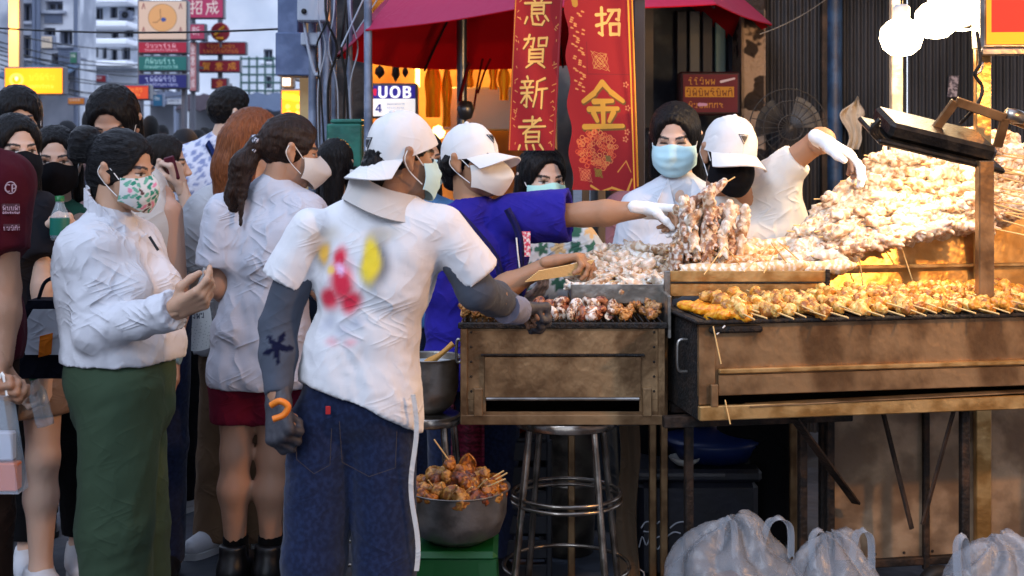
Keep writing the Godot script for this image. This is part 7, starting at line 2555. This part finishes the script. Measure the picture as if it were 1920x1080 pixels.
func shells() -> void:
	# browned crumbly meat heap, then round shells, on the small grill
	var lumps := []
	for k in 4: lumps.append(lump(600 + k, .016, .2))
	var br := [flesh(Color(.42, .25, .11), Color(.68, .46, .24), "l"), flesh(Color(.50, .31, .14), Color(.74, .54, .32), "m")]
	for k in 58:
		var right := k % 2 == 1
		var x := rng.randf_range(868, 955) if not right else rng.randf_range(1150, 1244)
		var z := rng.randf_range(0, .22)
		var up := rng.randf() * (.03 if not right else .018)
		var p := P(x, 603, 3.93)
		var o := one("grilled_meat", "browned crumbly meat piece heaped on the small grill", "food", lumps[rng.randi() % 4], br[rng.randi() % 2], Vector3(p.x, .983 + up, -3.94 - z), Vector3(rng.randf() * 6, rng.randf() * 6, rng.randf() * 6), "meat pieces on the small grill")
		o.scale = Vector3.ONE * rng.randf_range(.8, 1.25)
	var coil := md()
	var pts := []
	var rad := []
	for k in 34:
		var f := k / 33.0
		var a := f * TAU * 2.4
		var r := .019 * (1.0 - f * .92)
		pts.append(Vector3(cos(a) * r, f * .022, sin(a) * r))
		rad.append(.013 * (1.0 - f * .75))
	tube(coil, pts, rad, 9)
	var sm := commit(coil)
	var shm := [flesh(Color(.40, .22, .12), Color(.85, .78, .70), "n"), flesh(Color(.62, .42, .28), Color(.88, .84, .80), "o"), flesh(Color(.34, .13, .08), Color(.66, .42, .28), "p")]
	for k in 26:
		var x := 1018.0 + (k % 9) * 16.0 + rng.randf_range(-5, 5)
		var j := k / 9
		var p := P(x, 596, 3.93)
		var o := one("sea_snail", "coiled sea snail shell grilling on the small grill", "food", sm, shm[rng.randi() % 3], Vector3(p.x, .986 + (.018 if j == 1 else 0.0), -3.95 - j * .07), Vector3(rng.randf_range(.4, 1.7), rng.randf() * 6, rng.randf_range(-.6, .6)), "sea snails on the small grill")
		o.scale = Vector3.ONE * rng.randf_range(.85, 1.2)
# ---------------------------------------------------------------- stools, pots, bags
func bar_stool(label: String, at: Vector3, seat: float, r: float, m: Material, rings: Array) -> Node3D:
	var o := thing("bar_stool", label, "stool", at)
	put(o, "seat", lathe_mesh([Vector2(.001, seat), Vector2(r - .01, seat), Vector2(r, seat - .006), Vector2(r, seat - .03), Vector2(r - .006, seat - .034), Vector2(.001, seat - .034)], 36), m)
	for k in 4:
		var a := TAU * (k + .62) / 4
		var top := Vector3(cos(a) * r * .86, seat - .03, sin(a) * r * .86)
		var foot := Vector3(cos(a) * (r + .055), .0, sin(a) * (r + .055))
		var leg := put(o, "leg", tube_mesh([top, foot], .0115, 12), m)
		put(leg, "foot_cap", tube_mesh([foot, foot + Vector3(0, .02, 0)], .015, 10), mat(Color(.03, .03, .03), .7))
	for h: float in rings:
		var rr := lerpf(r + .055, r * .86, h / seat)
		var pts := []
		for k in 40: pts.append(Vector3(cos(TAU * k / 40) * rr, h, sin(TAU * k / 40) * rr))
		put(o, "foot_ring", tube_mesh(pts, .0065, 8, true), m)
	return o

func plastic_bag(label: String, c: Vector3, size: Vector3, m: Material, sd: int, handles: Array, fill: Array = []) -> Node3D:
	var o := thing("plastic_bag", label, "bag", Vector3(c.x, 0, c.z))
	var h := size.y
	var pr := [ell(Vector3(0, h * .36, 0), Vector3(size.x * .5, h * .38, size.z * .5)), ell(Vector3(size.x * .12, h * .3, size.z * .1), Vector3(size.x * .4, h * .32, size.z * .42)), cone(Vector3(-size.x * .1, h * .5, 0), Vector3(size.x * .12, h * .72, 0), size.x * .26, size.x * .14)]
	later(put(o, "bag", null, m), func() -> Dictionary:
		var d := field_mesh(pr, .009, .05, [Plane(Vector3.DOWN, -.004)])
		for k in d.v.size():
			var p: Vector3 = d.v[k]
			var a := atan2(p.z, p.x) + .5 * sin(p.y * 14.0 + sd)
			var f := smoothstep(.1, .8, p.y / h)
			d.v[k] = p + d.n[k] * (absf(sin(a * 3.5 + sd)) - .5) * .034 * f
		normals(d)
		crease(d, .022, Vector3(8, 5, 8), sd)
		crease(d, .011, Vector3(17, 7, 17), sd + 1)
		crease(d, .006, Vector3(12, 30, 12), sd + 4)
		return d)
	for k in fill.size():
		var c0: Color = fill[k]
		put(o, "contents", lump(sd + k, size.x * .17, .1), mat(c0, .7), Vector3((k - (fill.size() - 1) * .5) * size.x * .26, h * (.2 + .14 * (k % 2)), size.z * .1))
	for q in handles:
		var b := Vector3(q[0] * size.x, h * .7, q[1] * size.z)
		var line := spline([b - Vector3(0, .03, 0), b + Vector3(q[2] * .02, h * .12, .01), b + Vector3(q[2] * .05, h * .17, .02), b + Vector3(q[2] * .08, h * .1, .03), b + Vector3(q[2] * .08, -.04, .04)], 5)
		put(o, "handle", sheet_mesh(4, line.size() - 1, .002, func(u: float, v: float) -> Vector3:
			var k := mini(int(v * (line.size() - 1)), line.size() - 1)
			return line[k] + Vector3(.016 * (u - .5), .006 * sin(u * 7.0 + v * 9.0), .02 * (u - .5))), m)
	return o

func build_small_things() -> void:
	var chrome := grimy("stool_steel", Color(.40, .37, .34), Color(.62, .59, .55), .25, .9, Vector3(3, 3, 3), .03)
	bar_stool("chrome bar stool carrying the small charcoal grill", Vector3(P(1062, 0, 4.06).x, 0, -4.06), .655, .165, chrome, [.405, .385, .175])
	# steel pot with white contents on a stool by the front vendor
	var dk := grimy("pot", Color(.50, .48, .45), Color(.66, .63, .59), .36, .85, Vector3(3, 3, 3), .05)
	var d := 4.05
	bar_stool("short chrome stool under the steel pot with wooden spoon", Vector3(P(806, 0, d).x, 0, -d), .66, .1, chrome, [.3])
	var o := thing("steel_pot", "dark steel pot of white sauce with a wooden spoon", "pot", Vector3(P(806, 0, d).x, .66, -d))
	put(o, "bowl", lathe_mesh([Vector2(.001, .002), Vector2(.045, .004), Vector2(.075, .03), Vector2(.09, .08), Vector2(.094, .17), Vector2(.102, .176), Vector2(.102, .18), Vector2(.09, .176), Vector2(.086, .09), Vector2(.07, .035), Vector2(.001, .012)], 36), dk)
	put(o, "sauce", lathe_mesh([Vector2(.086, .158), Vector2(.06, .162), Vector2(.001, .163)].slice(0), 30), mat(Color(.66, .68, .68), .3))
	put(o, "spoon", tube_mesh(spline([Vector3(-.01, .16, .03), Vector3(.03, .185, .03), Vector3(.075, .222, .02)], 4), [.012, .013, .013, .011, .009, .008, .008, .009, .010], 8, false, .5), mat(Color(.74, .52, .22), .6))
	# battered food basin on the green plastic stool
	d = 3.78
	var c := Vector3(P(858, 0, d).x, 0, -d)
	o = thing("plastic_stool", "green plastic stool under the basin of battered food", "stool", c)
	var gp := mat(Color(.03, .30, .12), .38)
	var h := .34
	put(o, "seat", box_mesh(Vector3(.24, .03, .24), .014), gp, Vector3(0, h - .015, 0))
	for s: float in [-1.0, 1.0]:
		for q: float in [-1.0, 1.0]:
			put(o, "leg", sheet_mesh(6, 10, .006, func(u: float, v: float) -> Vector3:
				var y := v * (h - .02)
				var spread := lerpf(.128, .112, v)
				var wd := lerpf(.035, .05, v)
				return Vector3(s * (spread - u * wd), y, q * spread) if q > 0 else Vector3(s * (spread - (1.0 - u) * wd), y, q * spread)), gp)
			put(o, "leg_side", sheet_mesh(6, 10, .006, func(u: float, v: float) -> Vector3:
				var spread := lerpf(.128, .112, v)
				return Vector3(s * spread, v * (h - .02), q * (spread - u * lerpf(.035, .05, v)))), gp)
	for q: float in [-1.0, 1.0]:
		put(o, "apron", sheet_mesh(16, 4, .006, func(u: float, v: float) -> Vector3:
			var arch := .02 + .075 * pow(absf(u * 2.0 - 1.0), 3.0)
			return Vector3((u - .5) * .2, h - .02 - (1.0 - v) * (.03 + arch), q * .1125)), gp)
	o = thing("basin", "round dark steel basin heaped with battered food", "basin", c + Vector3.UP * (h + .002))
	put(o, "bowl", lathe_mesh([Vector2(.001, .002), Vector2(.085, .004), Vector2(.125, .028), Vector2(.144, .08), Vector2(.148, .15), Vector2(.156, .155), Vector2(.156, .159), Vector2(.142, .155), Vector2(.138, .08), Vector2(.12, .034), Vector2(.001, .012)], 44), dk)
	var lumps := []
	for k in 4: lumps.append(lump(700 + k, .026, .15))
	var gold := [flesh(Color(.42, .22, .05), Color(.72, .44, .12), "q"), flesh(Color(.50, .30, .10), Color(.74, .54, .26), "r"), flesh(Color(.30, .12, .04), Color(.55, .28, .08), "s")]
	for k in 74:
		var a := rng.randf() * TAU
		var r := sqrt(rng.randf()) * .128
		var y := h + .12 + (1.0 - r / .14) * .075 * rng.randf_range(.4, 1.15) + .02
		var l := one("battered_piece", "golden brown battered piece heaped in the dark basin", "food", lumps[rng.randi() % 4], gold[rng.randi() % 3], c + Vector3(cos(a) * r, y, sin(a) * r), Vector3(rng.randf() * 6, rng.randf() * 6, rng.randf() * 6), "battered pieces in the basin")
		l.scale = Vector3.ONE * rng.randf_range(.7, 1.15)
	for k in 9:
		var a := -.4 + k * .34
		var p := c + Vector3(cos(a) * .09, h + .165, sin(a) * .09)
		one("bamboo_stick", "pale stick poking out of the battered food in the basin", "stick", tube_mesh([p, p + Vector3(cos(a) * .045 + .012, .02 + .03 * rng.randf(), sin(a) * .045)], .0024, 5), bamboo, Vector3.ZERO, Vector3.ZERO, "sticks in the basin")
	skewer("battered_skewer", "single battered skewer standing up out of the basin", "", lumps, gold, 2, .0, .035, .12, along(c + Vector3(.0, h + .2, 0), Vector3(-.5, .7, 0)), .8)
	one("leaf", "golden fried leaf standing in the basin", "food", sheet_mesh(6, 6, .004, func(u: float, v: float) -> Vector3: return c + Vector3(.03 + (u - .5) * .05 * sin(PI * (v * .8 + .15)), h + .2 + v * .055, .01 * sin(u * 6.0))), gold[0])
	# pale stool with cloth behind the jeans
	d = 4.35
	var sc := Vector3(P(655, 0, d).x, 0, -d)
	bar_stool("low chrome stool with white cloth bundle behind the jeans", sc, .28, .1, chrome, [.12])
	var bundle := thing("cloth_bundle", "off-white cloth bundle lying on the low stool", "cloth", sc + Vector3.UP * .28)
	garment(bundle, "cloth", [cone(Vector3(-.02, .06, 0), Vector3(.03, .14, 0), .07, .05), cone(Vector3(0, .04, 0), Vector3(.0, .1, .02), .08, .06)], cloth(Color(.55, .54, .54)), .012, .04, [Plane(Vector3.DOWN, -.002)], [[.01, Vector3(14, 10, 14), 801]])
	# things in the shade under and behind the stools
	d = 4.75
	var bk := thing("steel_bucket", "dull steel bucket standing behind the bar stool", "bucket", Vector3(P(1062, 0, d).x, 0, -d))
	put(bk, "body", lathe_mesh([Vector2(.001, .004), Vector2(.10, .004), Vector2(.115, .3), Vector2(.12, .62), Vector2(.125, .625), Vector2(.115, .62), Vector2(.1, .1)], 28), grimy("bucket", Color(.25, .23, .21), Color(.45, .42, .38), .45, .5, Vector3(2, 2, 2), .1))
	for hh: float in [.26, .46]: put(bk, "hoop", lathe_mesh([Vector2(.118, hh), Vector2(.123, hh + .006), Vector2(.118, hh + .012)], 28), dk)
	var tarp := thing("tarpaulin", "grey tarpaulin hanging in folds behind the bar stool", "tarpaulin", Vector3(P(1085, 0, 5.0).x, 0, -5.0))
	put(tarp, "sheet", sheet_mesh(40, 20, .004, func(u: float, v: float) -> Vector3: return Vector3((u - .5) * .46, v * .68, .02 * sin(u * 26.0 + v * 2.0) + .012 * sin(u * 61.0 + v * 5.0))), cloth(Color(.27, .30, .34)))
	one("canvas_strip", "beige canvas strip hanging beside the dark blue cool box", "cloth", sheet_mesh(6, 24, .006, func(u: float, v: float) -> Vector3: return P(1160 + u * 36 + 4 * sin(v * 9.0), 1170 - v * 372, 4.42 + .01 * sin(u * 8.0 + v * 5.0))), cloth(Color(.34, .28, .22)))
	var redb := thing("woven_bag", "magenta woven plastic bag hanging below the blue shirt", "bag", P(878, 790, 4.3))
	put(redb, "sheet", sheet_mesh(20, 26, .01, func(u: float, v: float) -> Vector3: return P(848 + u * 58, 880 - v * 190, 4.28 + .02 * sin(u * 9.0) + .006 * sin(v * 60.0)) - redb.position), grimy("woven", Color(.34, .02, .10), Color(.55, .10, .24), .5, 0, Vector3(9, 30, 9), .3, .4, .6))
	for k in 2: put(redb, "strap", tube_mesh(spline([P(856 + k * 40, 692, 4.28) - redb.position, P(860 + k * 34, 640, 4.3) - redb.position, P(866 + k * 24, 610, 4.36) - redb.position], 4), .006, 6), mat(Color(.5, .06, .16), .6))
	var amber := mat(Color(.36, .12, .03), .25)
	var ob := plastic_bag("amber bag of sauce standing on a crate behind the basin", P(950, 0, 4.5), Vector3(.2, .26, .16), amber, 820, [])
	ob.position.y = .5
	one("plastic_crate", "dark plastic crate under the amber sauce bag", "crate", crate_mesh(Vector3(.3, .5, .26)), mat(Color(.07, .08, .11), .6), Vector3(P(950, 0, 4.5).x, .25, -4.5))
	# cool box with chalk writing
	d = 4.45
	var cb := thing("cool_box", "dark blue box with white chalk scribble under the grills", "box", Vector3(P(1310, 0, d).x, 0, -d))
	var navy := grimy("navy", Color(.012, .02, .06), Color(.03, .045, .11), .55, 0, Vector3(2, 2, 2), .06)
	var top := P(0, 905, d).y
	put(cb, "body", box_mesh(Vector3(.42, top, .3), .02), navy, Vector3(0, top * .5, -.15))
	put(cb, "lid", box_mesh(Vector3(.44, .045, .32), .012), navy, Vector3(0, top + .024, -.15))
	put(cb, "trim", box_mesh(Vector3(.3, .012, .01), .002), mat(Color(.25, .25, .26), .6), Vector3(-.06, top + .03, .012))
	var chalk := mat(Color(.62, .64, .68), .9)
	for line in [[[1202, 990], [1212, 978], [1226, 984], [1220, 996], [1206, 996]], [[1232, 982], [1240, 976], [1246, 984]], [[1256, 990], [1270, 980], [1292, 978], [1290, 988]], [[1198, 1026], [1204, 1006], [1212, 1022], [1220, 1004], [1218, 1030]], [[1228, 1010], [1238, 1006], [1240, 1018], [1232, 1030], [1228, 1016]], [[1244, 1012], [1262, 998], [1276, 1000]], [[1196, 1066], [1206, 1072], [1208, 1080]]]:
		var pts := []
		for q in line: pts.append(P(q[0], q[1], d) - cb.position + Vector3(0, 0, .002))
		put(cb, "chalk_writing", tube_mesh(spline(pts, 4), .003, 5, false, .4), chalk)
	var tub := thing("blue_tub", "blue plastic tub with lid standing on the cool box", "tub", Vector3(P(1335, 0, 4.62).x, top + .05, -4.62))
	var blue := mat(Color(.03, .12, .30), .4)
	put(tub, "body", lathe_mesh([Vector2(.001, .002), Vector2(.15, .004), Vector2(.165, .05), Vector2(.17, .055), Vector2(.17, .065)], 36), blue)
	put(tub, "lid", lathe_mesh([Vector2(.175, .062), Vector2(.178, .07), Vector2(.16, .085), Vector2(.06, .1), Vector2(.001, .102)], 36), blue)
	var wb := thing("white_bowl", "small white bowl on the blue tub's lid", "bowl", P(1284, 872, 4.5))
	put(wb, "bowl", lathe_mesh([Vector2(.001, .0), Vector2(.03, .002), Vector2(.05, .018), Vector2(.056, .03), Vector2(.052, .03), Vector2(.04, .012), Vector2(.001, .006)], 24), mat(Color(.70, .70, .68), .3))
	one("white_box", "pale box standing behind the blue tub", "box", box_mesh(Vector3(.14, .06, .1), .006), mat(Color(.40, .46, .55), .6), P(1320, 838, 4.75))
	# white carrier bags on the ground
	var film := mat(Color(.62, .64, .67, .38), .3)
	film.transparency = BaseMaterial3D.TRANSPARENCY_ALPHA
	film.backlight_enabled = true
	film.backlight = Color(.35, .35, .36)
	plastic_bag("large full white plastic bag under the long grill", P(1370, 0, 3.92), Vector3(.40, .44, .34), film, 830, [[-.1, .1, .5], [.22, .1, 1.0]], [Color(.5, .52, .55), Color(.42, .3, .2), Color(.55, .5, .44)])
	plastic_bag("smaller white plastic bag leaning against the large one", P(1560, 0, 3.85), Vector3(.26, .42, .28), film, 840, [[.2, .1, .6], [-.1, .1, -.6]], [Color(.55, .42, .3), Color(.5, .5, .52)])
	var film2 := mat(Color(.78, .79, .80, .5), .25)
	film2.transparency = BaseMaterial3D.TRANSPARENCY_ALPHA
	plastic_bag("white plastic bag of rubbish beside the cart's wheel", P(1868, 0, 3.6), Vector3(.34, .50, .3), film, 850, [[-.3, .2, -.5], [.2, .2, .6]], [Color(.5, .44, .36), Color(.55, .1, .16), Color(.42, .36, .3)])
	# what the people carry
	var navyb := cloth(Color(.05, .06, .10))
	var tb := thing("tote_bag", "dark navy bag with white and orange patches behind the white shirt", "bag", P(75, 630, 3.98))
	put(tb, "body", sheet_mesh(10, 10, .09, func(u: float, v: float) -> Vector3: return P(lerpf(lerpf(14, 62, v), lerpf(132, 130, v), u), 705 - v * 145, 3.98) - tb.position), navyb)
	put(tb, "white_patch", sheet_mesh(6, 6, .004, func(u: float, v: float) -> Vector3: return P(lerpf(lerpf(48, 62, v), lerpf(128, 122, v), u) - 12 * sin(PI * v) * (1.0 - u), 665 - v * 85, 3.925) - tb.position), cloth(Color(.72, .73, .75)))
	put(tb, "orange_patch", sheet_mesh(3, 3, .004, func(u: float, v: float) -> Vector3: return P(72 + u * 24 + v * 3, 670 - v * 40 + u * -6, 3.918) - tb.position), cloth(Color(.80, .42, .10)))
	put(tb, "handle", tube_mesh(spline([P(72, 562, 3.97) - tb.position, P(84, 530, 3.97) - tb.position, P(104, 524, 3.97) - tb.position, P(112, 560, 3.97) - tb.position], 4), .006, 6), navyb)
	var clear := mat(Color(.85, .9, .95, .22), .1)
	clear.transparency = BaseMaterial3D.TRANSPARENCY_ALPHA
	var cbg := thing("carrier_bag", "clear carrier bag with white paper and orange box inside", "bag", P(10, 850, 3.4))
	put(cbg, "film", sheet_mesh(6, 10, .07, func(u: float, v: float) -> Vector3: return P(lerpf(lerpf(-60, -20, v), lerpf(44, 16, v), u), 920 - v * 180, 3.4) - cbg.position), clear)
	put(cbg, "handle", tube_mesh(spline([P(-8, 742, 3.4) - cbg.position, P(4, 700, 3.4) - cbg.position, P(14, 742, 3.4) - cbg.position], 4), .005, 6), strap_mat)
	put(cbg, "paper", box_mesh(Vector3(.10, .075, .03), .004), mat(Color(.68, .69, .74), .8), P(-8, 835, 3.4) - cbg.position)
	put(cbg, "orange_box", box_mesh(Vector3(.12, .075, .04), .004), mat(Color(.78, .36, .08), .6), P(-6, 892, 3.4) - cbg.position)
	var bottle := mat(Color(.80, .9, .95, .25), .08)
	bottle.transparency = BaseMaterial3D.TRANSPARENCY_ALPHA
	var wbt := thing("water_bottle", "clear water bottle with green cap held low", "bottle", P(86, 800, 4.02))
	wbt.rotation.z = .25
	put(wbt, "bottle", lathe_mesh([Vector2(.001, .0), Vector2(.026, .004), Vector2(.028, .02), Vector2(.026, .05), Vector2(.028, .08), Vector2(.027, .11), Vector2(.012, .145), Vector2(.012, .155)], 18), bottle)
	put(wbt, "green_cap", lathe_mesh([Vector2(.013, .152), Vector2(.014, .155), Vector2(.014, .17), Vector2(.001, .171)], 14), mat(Color(.03, .40, .18), .4))
	var wb2 := thing("water_bottle", "bottle with teal label held against the chest", "bottle", P(112, 452, 4.12))
	put(wb2, "bottle", lathe_mesh([Vector2(.001, .0), Vector2(.028, .004), Vector2(.03, .02), Vector2(.029, .08), Vector2(.013, .12), Vector2(.013, .13)], 18), bottle)
	put(wb2, "teal_label", lathe_mesh([Vector2(.0305, .02), Vector2(.0305, .075)], 18), mat(Color(.05, .42, .36), .5))
	put(wb2, "green_cap", lathe_mesh([Vector2(.014, .128), Vector2(.015, .145), Vector2(.001, .146)], 14), mat(Color(.03, .40, .18), .4))
	var wtb := thing("tote_bag", "white spotted tote bag with dark lettering hanging by the beige trousers", "bag", P(370, 608, 4.5))
	var im := pic(120, 150, Color(.78, .80, .80))
	for q in [[.15, "L"], [.3, "o"]]: pass
	thai(im, .1, .16, .18, 5, .03, Color(.25, .28, .34), 91)
	for k in 60: ink(im, [.05 + fposmod(k * .137, .9), .45 + fposmod(k * .071, .75), .06 + fposmod(k * .137, .9), .45 + fposmod(k * .071, .75)], .02, Color(.45, .5, .52))
	put(wtb, "body", sheet_mesh(8, 10, .06, func(u: float, v: float) -> Vector3: return P(lerpf(346, 396, u) + (u - .5) * 10 * sin(PI * v), 650 - v * 84 + 6 * sin(PI * u), 4.5) - wtb.position), picture_mat(im, .85))
	put(wtb, "handle", tube_mesh(spline([P(352, 566, 4.5) - wtb.position, P(380, 520, 4.5) - wtb.position, P(392, 440, 4.56) - wtb.position, P(396, 400, 4.62) - wtb.position], 4), .007, 6), strap_mat)

func crate_mesh(s: Vector3) -> ArrayMesh:
	var d := md()
	for k in 6:
		var y := (k + .5) / 6.0 * s.y - s.y * .5
		for q: float in [-1.0, 1.0]:
			box(d, Vector3(0, y, q * (s.z * .5 - .006)), Vector3(s.x, s.y / 8, .012), Basis.IDENTITY, .003)
			box(d, Vector3(q * (s.x * .5 - .006), y, 0), Vector3(.012, s.y / 8, s.z - .03), Basis.IDENTITY, .003)
	for q in [[-1, -1], [1, -1], [1, 1], [-1, 1]]: box(d, Vector3(q[0] * (s.x * .5 - .004), 0, q[1] * (s.z * .5 - .004)), Vector3(.02, s.y, .02), Basis.IDENTITY, .004)
	box(d, Vector3(0, s.y * .5 - .004, 0), Vector3(s.x - .03, .008, s.z - .03), Basis.IDENTITY)
	return commit(d)
